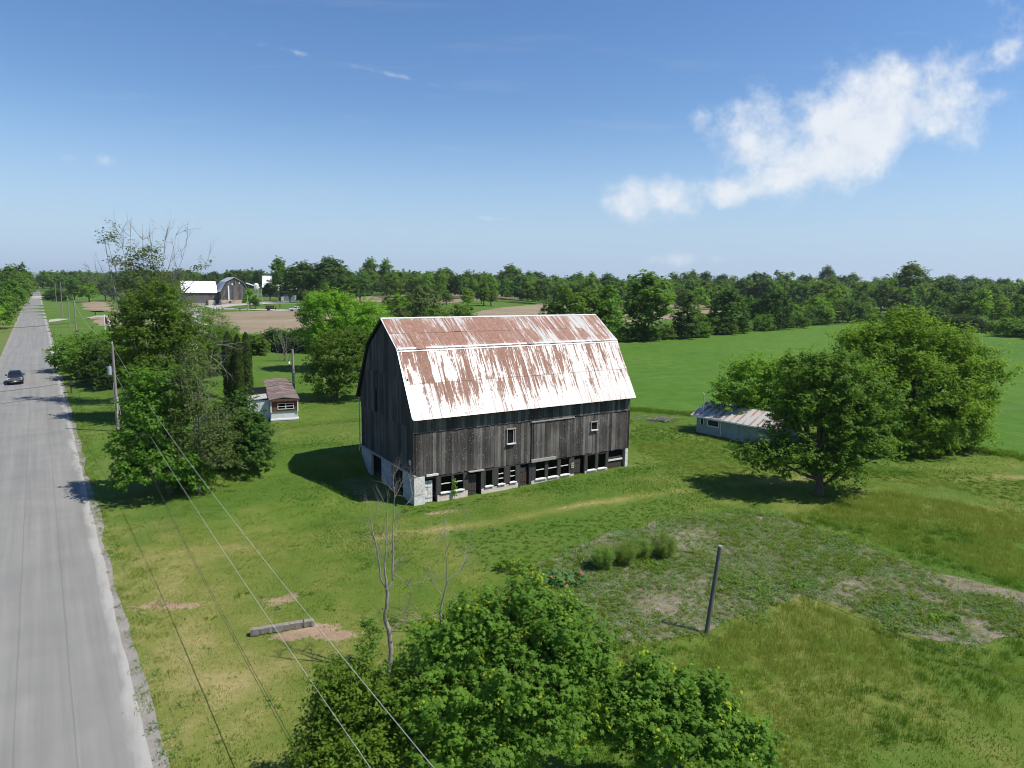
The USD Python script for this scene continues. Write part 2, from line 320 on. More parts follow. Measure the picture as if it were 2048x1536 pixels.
def crop_material():
    n = {'g': ('geometry', {}), 'r': ('mapping', {'rotation': (0, 0, .95)}), 'sep': ('separate_xyz', {}), 'n0': ('noise_texture', {'scale': .018, 'detail': 5.0, 'roughness': .6}), 'n1': ('noise_texture', {'scale': .35, 'detail': 5.0, 'roughness': .65}), 'n2': ('noise_texture', {'scale': 5.0, 'detail': 4.0, 'roughness': .7}),
         'w': ('wave_texture', {'wave_type': 'bands', 'bands_direction': 'x', 'scale': .52, 'distortion': .6, 'detail': 2.0, 'detail_scale': .6}),
         'a': ('math', {'math_type': 'multiply_add', 'value2': .75}), 'b': ('math', {'math_type': 'multiply_add', 'value2': .45}), 'c': ('math', {'math_type': 'multiply_add', 'value2': .10, 'value3': -.17}),
         'ramp': ('rgb_ramp', {'ramp': [(.2, (.040, .096, .010)), (.42, (.056, .126, .013)), (.58, (.075, .150, .018)), (.8, (.120, .175, .032))]}),
         'tl': ('math', {'math_type': 'pingpong', 'value2': 12.0}), 'tc': ('math', {'math_type': 'compare', 'value2': 11.3, 'value3': .28}), 'tf': ('math', {'math_type': 'multiply', 'value2': .30}), 'tm': ('mix_color', {'b': (.085, .115, .045)}),
         'bump': ('bump', {'strength': .8, 'distance': .12}), 'p': ('principled_bsdf', {'roughness': .9, 'specular_ior_level': .1})}
    l = [('g.position', 'r.vector'), ('r.vector', 'sep.vector'), ('g.position', 'n0.vector'), ('g.position', 'n1.vector'), ('g.position', 'n2.vector'), ('r.vector', 'w.vector'), ('w.fac', 'c.value1'), ('n2.fac', 'b.value1'), ('c.value', 'b.value3'), ('n1.fac', 'a.value1'), ('b.value', 'a.value3'), ('n0.fac', 'e.value1'), ('a.value', 'e.value3'), ('e.value', 'ramp.fac'),
         ('sep.x', 'tl.value1'), ('tl.value', 'tc.value1'), ('tc.value', 'tf.value1'), ('tf.value', 'tm.fac'), ('ramp.color', 'tm.a'), ('tm.result', 'p.base_color'), ('n2.fac', 'bump.height'), ('bump.normal', 'p.normal')]
    n['e'] = ('math', {'math_type': 'multiply_add', 'value2': .5}); n['c'][1]['value3'] = -.42
    return mat('crop_rows_look', n, l)
M_CROP = crop_material()
M_PLOUGH = noisy('ploughed_soil_look', [(0, (0.145, 0.115, 0.072)), (.45, (0.215, 0.172, 0.115)), (.8, (0.265, 0.215, 0.15)), (1, (0.20, 0.20, 0.09))], (0.02, 0.25, 2.5), (1, .6, .5), bump=.5, bdist=.15, stretch=(1, 2.5, 1), rot=.2)
M_GARDEN = noisy('garden_soil_look', [(0, (0.085, 0.085, 0.045)), (.5, (0.175, 0.155, 0.11)), (1, (0.29, 0.255, 0.20))], (0.3, 2.5, 16.0), (.8, .8, .8), bump=.9, bdist=.07)
M_MEADOW = noisy('meadow_look', [(0, (0.035, 0.07, 0.012)), (.45, (0.075, 0.105, 0.022)), (.8, (0.12, 0.13, 0.036)), (1, (0.16, 0.15, 0.05))], (0.07, 0.6, 5.0), (1, .7, .5), bump=.8, bdist=.12)
M_TRACK = noisy('dirt_track_look', [(0, (0.16, 0.14, 0.06)), (.5, (0.27, 0.205, 0.115)), (1, (0.36, 0.27, 0.17))], (0.5, 3.0, 20.0), (1, .8, .6), bump=.4)
M_FARGROUND = noisy('far_field_look', [(0, (0.03, 0.075, 0.012)), (.5, (0.06, 0.10, 0.02)), (1, (0.14, 0.13, 0.05))], (0.004, 0.03, 0.6), (1, .8, .4), bump=.3)

# ------------------------------------------------------------------ ground sheet (one mesh, finer near the camera)
def axis_steps(lo, hi, near_lo, near_hi, step, grow=1.13, cap=900):
    a = list(np.arange(near_lo, near_hi + 1e-6, step)); s = step; x = near_hi
    while x < hi:
        s = min(s * grow, cap); x += s; a.append(min(x, hi))
    s = step; x = near_lo; b = []
    while x > lo:
        s = min(s * grow, cap); x -= s; b.append(max(x, lo))
    return np.array(b[::-1] + a)
gx = axis_steps(-9000, 9000, -50, 60, .7); gy = axis_steps(-400, 14000, 12, 110, .7)
GX, GY = np.meshgrid(gx, gy); GZ = hgt(GX, GY)

def segdist(x, y, pts):
    d = np.full(np.shape(x), 1e9)
    for a, b in zip(pts[:-1], pts[1:]):
        a, b = np.asarray(a[:2], float), np.asarray(b[:2], float); ab = b - a; L = ab @ ab
        t = np.clip(((x - a[0]) * ab[0] + (y - a[1]) * ab[1]) / L, 0, 1)
        d = np.minimum(d, np.hypot(x - a[0] - t * ab[0], y - a[1] - t * ab[1]))
    return d
def inpoly(x, y, poly):
    x = np.asarray(x, float); y = np.asarray(y, float); c = np.zeros(x.shape, bool)
    for (x1, y1), (x2, y2) in zip(poly, poly[1:] + poly[:1]):
        k = ((y1 > y) != (y2 > y)); xx = (x2 - x1) * (y - y1) / ((y2 - y1) if y2 != y1 else 1e-9) + x1
        c ^= k & (x < xx)
    return c
def edge_mask(x, y, poly, soft):
    """1 well inside the polygon, 0 well outside"""
    d = segdist(x, y, poly + poly[:1]); s = np.where(inpoly(x, y, poly), d, -d); return S(-soft, soft, s)
P2 = lambda *pts: [tuple(at(*p)[:2]) for p in pts]

# zones of the open ground, by their outlines
TRACK = P2((760, 1075), (850, 1062), (1000, 1042), (1160, 1010), (1330, 985), (1480, 968), (1640, 955), (1850, 960), (2060, 955))
SAND_BEAM = P2((575, 1272), (640, 1258), (690, 1275), (640, 1287))
GARDEN = P2((1050, 1150), (1165, 1085), (1330, 1040), (1480, 1022), (1540, 1030), (1700, 1082), (1850, 1135), (2060, 1190), (2060, 1272), (1930, 1292), (1850, 1280), (1700, 1215), (1610, 1192), (1530, 1212), (1440, 1262), (1330, 1275), (1210, 1290), (1150, 1265), (1060, 1190))
MEADOW = P2((1150, 1275), (1330, 1290), (1440, 1280), (1530, 1225), (1610, 1204), (1700, 1228), (1850, 1295), (1930, 1305), (2070, 1285), (2070, 1400), (1900, 1450), (1760, 1505), (1640, 1560), (1500, 1600), (1180, 1560))
MEADOW_R = P2((1560, 1035), (1640, 1005), (1760, 985), (1900, 1000), (2060, 1040), (2060, 1180), (1850, 1122), (1700, 1070))
CROP = [tuple(p) for p in [(13.5, 92.0), (22.0, 88.0), (31.0, 86.0), (37, 84), (46, 74), (52.0, 66.0), (70, 52), (190, 60), (215, 200)]] + P2((2048, 672), (1850, 652), (1720, 641), (1560, 655), (1400, 672), (1240, 683), (1150, 688))
MEADOW_M = P2((888, 1066), (1000, 1052), (1160, 1030), (1330, 1000), (1400, 1022), (1320, 1040), (1180, 1082), (1060, 1140), (1012, 1172), (950, 1118))
MEADOW_B = P2((1260, 842), (1400, 866), (1560, 905), (1750, 940), (2060, 960), (2060, 1010), (1800, 965), (1600, 955), (1400, 950), (1270, 905))

x, y = GX, GY
al, sl = road_coords(x, y); bu, bv = barn_coords(x, y)
dry = .10 * S(26, -4, np.abs(bu - 8) + np.abs(bv + 20) * .8) + .38 * S(1.1, .1, segdist(x, y, TRACK)) + .25 * S(-7, -2.5, sl) * S(0.5, -.5, sl)
dry = dry + .16 * S(.50, .66, fbm(x, y, 9, 41)) * S(75, 30, y) * S(12, -2, x)
bare = .34 * S(.6, .1, segdist(x, y, TRACK[1:5])) * S(.35, .6, fbm(x, y, 2.5, 91)) + .85 * S(.75, .1, segdist(x, y, SAND_BEAM[:3])) + .22 * S(-.9, -.2, sl)
bare = bare + .50 * S(.9, .1, segdist(x, y, P2((300, 1208), (385, 1212)))) + .36 * S(1.2, .1, segdist(x, y, P2((860, 1028), (905, 1022)))) + .45 * S(.9, .2, segdist(x, y, P2((540, 1205), (580, 1195)))) 
bare = bare + .24 * S(.6, -.6, bu) * S(-4.2, -3.0, bu) * S(.8, 2.6, bv) * S(10, 8.5, bv)
lush = .55 * S(2.2, .4, np.maximum(np.maximum(-1.6 - bv, bv - 13), np.maximum(-1 - bu, bu - 23))) * (bv < 1) + .8 * S(80, 120, y) + .65 * S(-3, -8, bu) * S(-2, 4, bv) * S(30, 60, y)
lush = lush + .8 * edge_mask(x, y, MEADOW_M, .5) + .7 * S(.52, .68, fbm(x, y, 6, 141, 4)) + .35 * S(40, 75, y)
lush = lush * (1 - S(.9, .3, segdist(x, y, TRACK)))
i, j = np.meshgrid(np.arange(len(gy) - 1), np.arange(len(gx) - 1), indexing='ij'); nx = len(gx)
q = np.stack([i * nx + j, i * nx + j + 1, (i + 1) * nx + j + 1, (i + 1) * nx + j], -1).reshape(-1, 4)
ground = usdkit.mesh(stage, path_for('ground', None), (np.stack([GX, GY, GZ], -1).reshape(-1, 3), q), M_LAWN, smooth=True).GetPrim()
for nm, val in (('dry', dry), ('bare', bare), ('lush', lush)): primvar(ground, nm, np.clip(val, 0, 1).ravel())
tag(ground, 'mown lawn and rough grass around the weathered barn', None, None, 'structure')

def sheet(name, poly, m, lift, step, label, jag=.35, seed=1, kind='structure', extra=None):
    """a tessellated sheet over the terrain inside a polygon, with an uneven edge"""
    from shapely.geometry import Polygon
    P = np.array(poly); pts = []
    for a, b in zip(P, np.roll(P, -1, 0)):
        k = max(1, int(np.hypot(*(b - a)) / max(step * .7, .4))); pts += [a + (b - a) * t for t in np.arange(k) / k]
    pts = np.array(pts); off = np.stack([fbm(pts[:, 0], pts[:, 1], 1.7, seed, 3) - .5, fbm(pts[:, 0], pts[:, 1], 1.7, seed + 9, 3) - .5], 1) * jag * 3
    poly2 = Polygon(pts + off).buffer(0)
    if poly2.geom_type != 'Polygon': poly2 = max(poly2.geoms, key=lambda g: g.area)
    x0, y0, x1, y1 = poly2.bounds
    from scipy.spatial import Delaunay
    import shapely
    b = np.array(poly2.exterior.coords)[:-1]
    xs, ys = np.meshgrid(np.arange(x0, x1, step), np.arange(y0, y1, step)); g = np.stack([xs.ravel(), ys.ravel()], 1)
    g = g[shapely.contains_xy(poly2.buffer(-step * .35), g[:, 0], g[:, 1])]
    allp = np.vstack([b, g]); tri = Delaunay(allp).simplices
    c = allp[tri].mean(1); tri = tri[shapely.contains_xy(poly2, c[:, 0], c[:, 1])]
    z = hgt(allp[:, 0], allp[:, 1]) + lift + (extra(allp[:, 0], allp[:, 1]) if extra else 0)
    v = np.column_stack([allp, z]); n = np.cross(v[tri[:, 1]] - v[tri[:, 0]], v[tri[:, 2]] - v[tri[:, 0]])[:, 2]
    tri = np.where((n < 0)[:, None], tri[:, ::-1], tri)
    return obj(name, (v, tri), m, None, True, label, None, None, kind)

# ------------------------------------------------------------------ road
def road_strip(name, s0, s1, m, lift, label, a0=-60, a1=1500, seed=0, wob=0.0, crown=0.0):
    al = np.concatenate([np.arange(a0, 120, .8), np.geomspace(120, a1, 90)])
    wb = wob * np.minimum(1, 45 / np.maximum(al, 1)); w0 = s0 + wb * (fbm(al, al * 0, 4.0, seed) - .5) * 2; w1 = s1 + wb * (fbm(al, al * 0 + 9, 4.0, seed + 3) - .5) * 2
    cs = np.linspace(0, 1, 9); Sx = w0[:, None] + (w1 - w0)[:, None] * cs[None]
    A = np.repeat(al[:, None], 9, 1); Z = np.full(A.shape, lift) + crown * (1 - (2 * (Sx - 4.6) / 8.4) ** 2).clip(0, 1)
    n = len(al); ii, jj = np.meshgrid(np.arange(n - 1), np.arange(8), indexing='ij')
    q = np.stack([ii * 9 + jj, (ii + 1) * 9 + jj, (ii + 1) * 9 + jj + 1, ii * 9 + jj + 1], -1).reshape(-1, 4)[:, ::-1]
    v = np.stack([A, Sx, Z], -1).reshape(-1, 3)
    x = UsdGeom.Mesh
    p = usdkit.mesh(stage, path_for(name, None), (v, q[:, ::-1]), m, smooth=True)
    p.AddTranslateOp().Set(Gf.Vec3d(ROAD_P[0], ROAD_P[1], 0)); p.AddRotateZOp().Set(math.degrees(math.atan2(ROAD_D[1], ROAD_D[0])))
    return tag(p.GetPrim(), label, None, None, 'structure')
road_strip('gravel_shoulder', -.05, 1.6, M_GRAVEL, .034, 'grey gravel shoulder between the road and the roadside lawn', wob=.4, seed=3)
road_strip('gravel_shoulder', 8.4, 9.7, M_GRAVEL, .034, 'gravel shoulder on the far left side of the road', wob=.4, seed=5)
road_strip('road', .34, 8.9, M_ROAD, .045, 'worn grey asphalt country road running to the horizon', wob=.14, seed=7, crown=.05)

sheet('crop_field', CROP, M_CROP, .06, 6.0, 'even dark green crop field behind the barn and shed', jag=.9, seed=4)
sheet('garden_bed', GARDEN, M_GARDEN, .02, .55, 'weedy vegetable garden with bare greyish soil patches', jag=.5, seed=6, extra=lambda X, Y: .06 * fbm(X, Y, .9, 77, 3) - .03)
for poly, lab in ((P2((405, 626), (520, 622), (600, 621), (680, 640), (680, 672), (600, 668), (480, 668), (430, 650)), 'brownish ploughed field in front of the distant grey barn'),
                  (P2((160, 606), (240, 604), (330, 604), (330, 630), (240, 628), (165, 622)), 'stubble field beyond the roadside hedge, left of the flag'),
                  (P2((175, 636), (240, 634), (330, 634), (330, 652), (200, 652)), 'bare patch of soil just behind the flagpole'),
                  (P2((920, 634), (1000, 616), (1110, 606), (1450, 606), (1450, 624), (1330, 640), (1100, 650), (960, 650)), 'pale ploughed field visible above the barn roof'),
                  (P2((700, 596), (770, 590), (1130, 588), (1100, 597), (900, 606), (700, 604)), 'distant strip of stubble field between tree clumps')):
    sheet('ploughed_field', poly, M_PLOUGH, .08, 9.0, lab, jag=1.5, seed=8)
# farm lanes
M_LANE = noisy('farm_lane_look', [(0, (0.27, 0.255, 0.235)), (1, (0.40, 0.385, 0.36))], (0.1, 1.0, 9.0), (1, .8, .6), bump=.3)
for poly, lab in ((P2((405, 611), (450, 607), (500, 606), (560, 602), (640, 605), (640, 608), (560, 607), (520, 609), (470, 612), (440, 617), (560, 619), (600, 621), (560, 622), (430, 619)), 'gravel farmyard lane in front of the distant grey barn'),
                  (P2((98, 640), (150, 633), (230, 632), (230, 635), (150, 637), (98, 645)), 'narrow gravel drive leaving the road near the flag'),
                  (P2((100, 704), (145, 703), (170, 706), (150, 710), (104, 712)), 'short gravel driveway entrance beside the roadside bushes'),
                  (P2((20, 593), (100, 592), (120, 593), (120, 596), (98, 597), (20, 597)), 'gravel crossroad cutting over the far end of the road')):
    sheet('farm_lane', poly, M_LANE, .10, 5.0, lab, jag=.25, seed=12)
# low blue hill on the horizon, far left
hx = np.linspace(-9000, -7000, 60); hy = np.linspace(10500, 13500, 20); HX, HY = np.meshgrid(hx, hy)
HZ = 105 * np.exp(-((HX + 8650) / 520) ** 2 - ((HY - 12000) / 900) ** 2) + 30 * fbm(HX, HY, 700, 3) - 22
ii, jj = np.meshgrid(np.arange(19), np.arange(59), indexing='ij')
obj('hills', (np.stack([HX, HY, HZ], -1).reshape(-1, 3), np.stack([ii * 60 + jj, ii * 60 + jj + 1, (ii + 1) * 60 + jj + 1, (ii + 1) * 60 + jj], -1).reshape(-1, 4)), M_FARGROUND, None, True, 'low wooded hill on the horizon at far left', None, None, 'structure')
# ------------------------------------------------------------------ building materials
def paint(name, col, rough=.6, var=.12, scale=6.0, spec=.3, metallic=0.0, bump=0.0, stretch=(1, 1, 1)):
    lo = tuple(c * (1 - var) for c in col); hi = tuple(min(1, c * (1 + var)) for c in col)
    n = {'tc': ('texture_coordinate', {}), 'm': ('mapping', {'scale': stretch}), 'n': ('noise_texture', {'scale': scale, 'detail': 5.0, 'roughness': .65}),
         'r': ('rgb_ramp', {'ramp': [(.3, lo), (.7, hi)]}), 'b': ('bump', {'strength': bump, 'distance': .02}), 'p': ('principled_bsdf', {'roughness': rough, 'specular_ior_level': spec, 'metallic': metallic})}
    return mat(name, n, [('tc.object', 'm.vector'), ('m.vector', 'n.vector'), ('n.fac', 'r.fac'), ('r.color', 'p.base_color'), ('n.fac', 'b.height'), ('b.normal', 'p.normal')])

def wood(name, dark, mid, light, specks=0.0, rnd=.55):
    """weathered boards: grain along z, each board its own tone, pale flecks where old paint or lichen clings"""
    n = {'tc': ('texture_coordinate', {}), 'oi': ('object_info', {}), 'm': ('mapping', {'scale': (9.0, 9.0, .55)}), 'n': ('noise_texture', {'scale': 1.6, 'detail': 5.0, 'roughness': .7}),
         'm2': ('mapping', {'scale': (.5, .5, .35)}), 'n2': ('noise_texture', {'scale': 1.0, 'detail': 3.0}),
         'wn': ('white_noise_texture', {'dimensions': '1D'}),
         'a': ('math', {'math_type': 'multiply_add', 'value2': rnd}), 'a2': ('math', {'math_type': 'multiply_add', 'value2': .5, 'value3': -(rnd * .5 + .25)}),
         'r': ('rgb_ramp', {'ramp': [(.12, dark), (.5, mid), (.9, light)]}),
         'v': ('voronoi_texture', {'scale': 2.6, 'randomness': 1.0}), 'mv': ('mapping', {'scale': (3.1, 3.1, 1.7)}), 'vt': ('math', {'math_type': 'less_than', 'value2': .15}),
         'n3': ('noise_texture', {'scale': .8, 'detail': 4.0}), 'nt': ('math', {'math_type': 'greater_than', 'value2': .50}), 'vm': ('math', {'math_type': 'multiply'}), 'vs': ('math', {'math_type': 'multiply', 'value2': specks}),
         'mix': ('mix_color', {'b': (.42, .41, .39)}), 'b': ('bump', {'strength': .5, 'distance': .012}), 'p': ('principled_bsdf', {'roughness': .9, 'specular_ior_level': .15})}
    l = [('tc.object', 'm.vector'), ('m.vector', 'n.vector'), ('tc.object', 'm2.vector'), ('m2.vector', 'n2.vector'), ('oi.random', 'wn.w'),
         ('wn.value', 'a.value1'), ('n.fac', 'a.value3'), ('n2.fac', 'a2.value1'), ('a.value', 'a2.value3'), ('a.value', 'sum.value1'), ('n2.fac', 'sum.value2'), ('sum.value', 'sh.value1'), ('sh.value', 'r.fac'),
         ('tc.object', 'mv.vector'), ('mv.vector', 'v.vector'), ('v.distance', 'vt.value1'), ('tc.object', 'n3.vector'), ('n3.fac', 'nt.value1'), ('vt.value', 'vm.value1'), ('nt.value', 'vm.value2'), ('vm.value', 'vs.value1'),
         ('vs.value', 'mix.fac'), ('r.color', 'mix.a'), ('mix.result', 'p.base_color'), ('n.fac', 'b.height'), ('b.normal', 'p.normal')]
    n['sum'] = ('math', {'math_type': 'add'}); n['sh'] = ('math', {'math_type': 'subtract', 'value2': .5 + rnd * .5 - .05})
    l = [x for x in l if 'a2.' not in x[0] and 'a2.' not in x[1]]; del n['a2']
    return mat(name, n, l)

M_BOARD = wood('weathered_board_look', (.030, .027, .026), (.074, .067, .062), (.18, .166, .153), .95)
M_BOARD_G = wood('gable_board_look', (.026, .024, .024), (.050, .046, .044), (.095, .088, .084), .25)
M_BOARD_L = wood('pale_board_look', (.09, .077, .068), (.155, .138, .124), (.25, .23, .21), .3)
M_POST = paint('dark_post_look', (.060, .055, .052), .9, .35, 5, .1, bump=.4, stretch=(6, 6, .8))
M_GREYWOOD = paint('silver_wood_look', (.30, .283, .26), .9, .25, 4, .1, bump=.5, stretch=(1, 8, 8))
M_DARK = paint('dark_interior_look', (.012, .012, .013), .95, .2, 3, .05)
M_BLOCK = paint('concrete_block_look', (.60, .585, .55), .92, .22, 3.5, .1, bump=.3)
M_BLOCK_B = paint('grey_block_look', (.34, .345, .35), .92, .28, 2.5, .1, bump=.3)
M_MORTAR = paint('mortar_look', (.36, .35, .335), .95, .15, 5, .1)
M_CONC = paint('pinkish_concrete_look', (.56, .475, .415), .93, .2, 2.0, .1, bump=.35)
M_WHITEWOOD = paint('flaked_white_paint_look', (.60, .585, .56), .8, .16, 5, .2, bump=.3)
M_PEEL = paint('peeling_door_look', (.56, .54, .54), .85, .5, 4.5, .15, bump=.3, stretch=(1, 1, .6))
M_BROWNDOOR = paint('brown_door_look', (.062, .048, .040), .88, .3, 5, .15, stretch=(6, 6, .8))
M_METALPIPE = paint('galvanised_look', (.45, .46, .47), .5, .12, 4, .5, .4)
M_YELLOW = paint('faded_yellow_paint_look', (.62, .60, .36), .8, .1, 5)
def glass_look(name, dark=(.02, .025, .028), mirror=.22):
    n = {'t': ('transparent_bsdf', {'color': (.30, .33, .33)}), 'g': ('glossy_bsdf', {'color': (.55, .58, .6), 'roughness': .12}), 'f': ('fresnel', {'IOR': 1.28}), 'm': ('mix_closure', {})}
    return mat(name, n, [('f.fac', 'm.fac'), ('t.BSDF', 'm.closure1'), ('g.BSDF', 'm.closure2')], surface='m.closure')
M_PANE = glass_look('window_pane_look')

def roof_material(name, upper=11.48, amount=0.0, fade_bottom=6.6, axis=0):
    """old galvanised sheets: pale zinc with rust that runs down the slope in streaks, sheet by sheet"""
    n = {'tc': ('texture_coordinate', {}), 'sep': ('separate_xyz', {}), 'oi': ('object_info', {}), 'wn': ('white_noise_texture', {'dimensions': '1D'}),
         'm1': ('mapping', {'scale': (2.6, .22, .22)}), 'n1': ('noise_texture', {'scale': 1.0, 'detail': 4.0, 'roughness': .66}),
         'm2': ('mapping', {'scale': (.42, .30, .30)}), 'n2': ('noise_texture', {'scale': 1.0, 'detail': 4.0, 'roughness': .55}),
         'm3': ('mapping', {'scale': (11.0, .55, .55)}), 'n3': ('noise_texture', {'scale': 1.0, 'detail': 3.0, 'roughness': .7}),
         'n4': ('noise_texture', {'scale': 4.0, 'detail': 6.0, 'roughness': .75}),
         'zr': ('rgb_ramp', {'ramp': [(0, (0.0, 0, 0)), (.08, (.14,) * 3), (.22, (.30,) * 3), (.5, (.37,) * 3), (.69, (.40,) * 3), (.705, (.36,) * 3), (.75, (.55,) * 3), (.93, (.55,) * 3), (1, (.45,) * 3)]}),
         'zm': ('map_range', {'from_min': 6.6, 'from_max': 13.67, 'clamp': True}),
         'xr': ('rgb_ramp', {'ramp': [(0, (.86,) * 3), (.06, (.98,) * 3), (.5, (1,) * 3), (.62, (.93,) * 3), (.8, (.82,) * 3), (1, (.78,) * 3)]}), 'xm': ('map_range', {'from_min': 0.0, 'from_max': 21.3, 'clamp': True}),
         'base': ('math', {'math_type': 'multiply'}), 's1': ('math', {'math_type': 'multiply_add', 'value2': 1.5}), 's2': ('math', {'math_type': 'multiply_add', 'value2': .8}), 's3': ('math', {'math_type': 'multiply_add', 'value2': 1.3}),
         's4': ('math', {'math_type': 'multiply_add', 'value2': .27}), 's5': ('math', {'math_type': 'multiply_add', 'value2': .8}), 'sub': ('math', {'math_type': 'add', 'value2': -2.325 + amount}), 'ov': ('map_range', {'to_min': .86, 'to_max': 1.06}), 'oh': ('hsv', {}),
         'f': ('map_range', {'range_type': 'smoothstep', 'from_min': .24, 'from_max': .46, 'clamp': True, 'to_max': .95}),
         'rust': ('rgb_ramp', {'ramp': [(.25, (.125, .056, .038)), (.42, (.185, .086, .056)), (.55, (.235, .120, .080)), (.72, (.33, .205, .145))]}),
         'zinc': ('rgb_ramp', {'ramp': [(.25, (.46, .455, .445)), (.45, (.52, .51, .495)), (.58, (.50, .455, .42)), (.75, (.36, .27, .225))]}),
         'mix': ('mix_color', {}), 'rm': ('map_range', {'to_min': .42, 'to_max': .85}), 'mm': ('map_range', {'to_min': .3, 'to_max': 0.0}),
         'w': ('wave_texture', {'wave_type': 'bands', 'bands_direction': 'x', 'scale': 2.1, 'distortion': 0.0}), 'b': ('bump', {'strength': .35, 'distance': .02}),
         'p': ('principled_bsdf', {'specular_ior_level': .4})}
    l = [('tc.object', 'sep.vector'), ('sep.z', 'zm.value'), ('zm.result', 'zr.fac'), ('sep.x', 'xm.value'), ('xm.result', 'xr.fac'), ('zr.color', 'base.value1'), ('xr.color', 'base.value2'), ('oi.random', 'wn.w')]
    for k in (1, 2, 3): l += [('tc.object', f'm{k}.vector'), (f'm{k}.vector', f'n{k}.vector')]
    l += [('tc.object', 'n4.vector'), ('tc.object', 'w.vector'),
          ('n1.fac', 's1.value1'), ('base.value', 's1.value3'), ('n2.fac', 's2.value1'), ('s1.value', 's2.value3'), ('n3.fac', 's3.value1'), ('s2.value', 's3.value3'), ('wn.value', 's4.value1'), ('s3.value', 's4.value3'), ('s4.value', 's5.value3'), ('n4.fac', 's5.value1'), ('s5.value', 'sub.value1'), ('sub.value', 'f.value'),
          ('n4.fac', 'rust.fac'), ('n3.fac', 'zinc.fac'), ('f.result', 'mix.fac'), ('zinc.color', 'oh.color'), ('wn.value', 'ov.value'), ('ov.result', 'oh.value'), ('oh.color', 'mix.a'), ('rust.color', 'mix.b'), ('mix.result', 'p.base_color'),
          ('f.result', 'rm.value'), ('rm.result', 'p.roughness'), ('f.result', 'mm.value'), ('mm.result', 'p.metallic'), ('w.fac', 'b.height'), ('b.normal', 'p.normal')]
    return mat(name, n, l)
M_ROOF = roof_material('rusty_roof_look')
M_ZINC = paint('pale_roof_edge_look', (.62, .62, .61), .5, .12, 3, .4, .2)

# ------------------------------------------------------------------ the barn (local x along the long front, y away, z up)
BL, BW, BE, BR, BB, BBV = 21.45, 11.25, 7.24, 13.67, 11.48, 2.42
EV, EZ = -.40, 6.55                                               # lower roof edge, out from the wall
barn = thing('gambrel_barn', 'big weathered grey board barn with rusty gambrel metal roof in the centre', 'barn', (BARN_O[0], BARN_O[1], 0), BARN_T)
rng = np.random.default_rng(7)
SID = 1.84                                                       # underside of the siding
def Zf(u): return SID + .10 - .010 * u
def board(name, parent, m, u0, u1, z0, z1, y0, y1):
    return obj(name, MB().box(u0, y0, z0, u1, y1, z1), m, parent)
# front long wall
fw_ = obj('front_wall', MB().box(.10, .06, SID + .05, BL - .1, .12, 6.95), M_DARK, barn)
holes = [(8.28, 8.98, 3.70, 4.84), (17.02, 17.64, 3.92, 4.58)]
def cut_board(parent, m, u0, u1, z0, z1, y):
    zz = [(z0, z1)]
    for a, b, c, d in holes:
        if u1 > a + .04 and u0 < b - .04:
            zz = [s for p, q in zz for s in ((p, min(q, c)), (max(p, d), q)) if s[1] - s[0] > .05]
    for p, q in zz: board('board', parent, m, u0, u1, p, q, y, .058)
u = .0
while u < BL - .05:
    w = rng.uniform(.23, .33); w = min(w, BL - u)
    zb = Zf(u) + rng.uniform(-.07, .05); dy = rng.uniform(-.012, .012)
    m = M_BOARD_L if (6.85 < u < 7.6 and rng.random() < .8) else M_BOARD
    if 10.7 < u < 15.05: dy -= .05; zt = 5.2
    else: zt = 5.47 - .012 * u * .6
    lo = 3.5 if False else zb
    cut_board(fw_, m, u + .006, u + w - .006, lo, zt, .02 + dy)
    u += w
u = .0
while u < BL - .05:
    w = min(rng.uniform(.27, .38), BL - u)
    board('board', fw_, M_BOARD, u + .006, u + w - .006, 5.43 - .0072 * u + rng.uniform(-.04, .03), 6.9, -.035 + rng.uniform(-.01, .01), .0)
    u += w
# gable wall facing the road and the far gable
def gable_z(v):
    v = min(v, BW - v)
    return BE + (BB - BE) * v / BBV if v < BBV else BB + (BR - BB) * (v - BBV) / (BW / 2 - BBV)
prof = [(0, 1.95), (BW, 1.95), (BW, BE), (BW - BBV, BB), (BW / 2, BR - .06), (BBV, BB), (0, BE)]
gw = obj('gable_wall', MB().prism([(a, b - .08 if b > 5 else b) for a, b in prof], .08, .16, 0), M_DARK, barn)
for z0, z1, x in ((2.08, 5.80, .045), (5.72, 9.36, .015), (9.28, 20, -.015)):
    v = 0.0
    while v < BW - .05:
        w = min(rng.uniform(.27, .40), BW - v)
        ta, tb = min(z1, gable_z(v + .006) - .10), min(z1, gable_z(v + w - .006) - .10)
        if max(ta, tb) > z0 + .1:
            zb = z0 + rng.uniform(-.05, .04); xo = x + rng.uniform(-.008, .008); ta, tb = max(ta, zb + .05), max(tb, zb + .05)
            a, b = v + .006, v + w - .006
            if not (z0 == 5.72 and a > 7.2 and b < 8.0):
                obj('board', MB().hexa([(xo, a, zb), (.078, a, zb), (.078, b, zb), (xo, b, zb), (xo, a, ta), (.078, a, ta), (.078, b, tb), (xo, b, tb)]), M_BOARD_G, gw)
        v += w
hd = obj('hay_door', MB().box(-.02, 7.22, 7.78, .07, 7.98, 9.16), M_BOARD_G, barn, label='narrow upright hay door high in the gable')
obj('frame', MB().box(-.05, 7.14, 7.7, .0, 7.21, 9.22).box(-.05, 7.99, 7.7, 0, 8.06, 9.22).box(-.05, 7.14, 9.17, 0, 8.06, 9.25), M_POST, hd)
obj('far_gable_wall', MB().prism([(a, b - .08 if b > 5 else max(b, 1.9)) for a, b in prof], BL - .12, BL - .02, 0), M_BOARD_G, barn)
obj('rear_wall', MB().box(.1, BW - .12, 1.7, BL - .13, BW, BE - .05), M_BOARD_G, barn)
obj('corner_board', MB().box(-.045, -.05, 2.0, .0, .0, 6.9), M_POST, barn); obj('corner_board', MB().box(BL, -.03, 1.75, BL + .04, .08, 6.9), M_POST, barn)
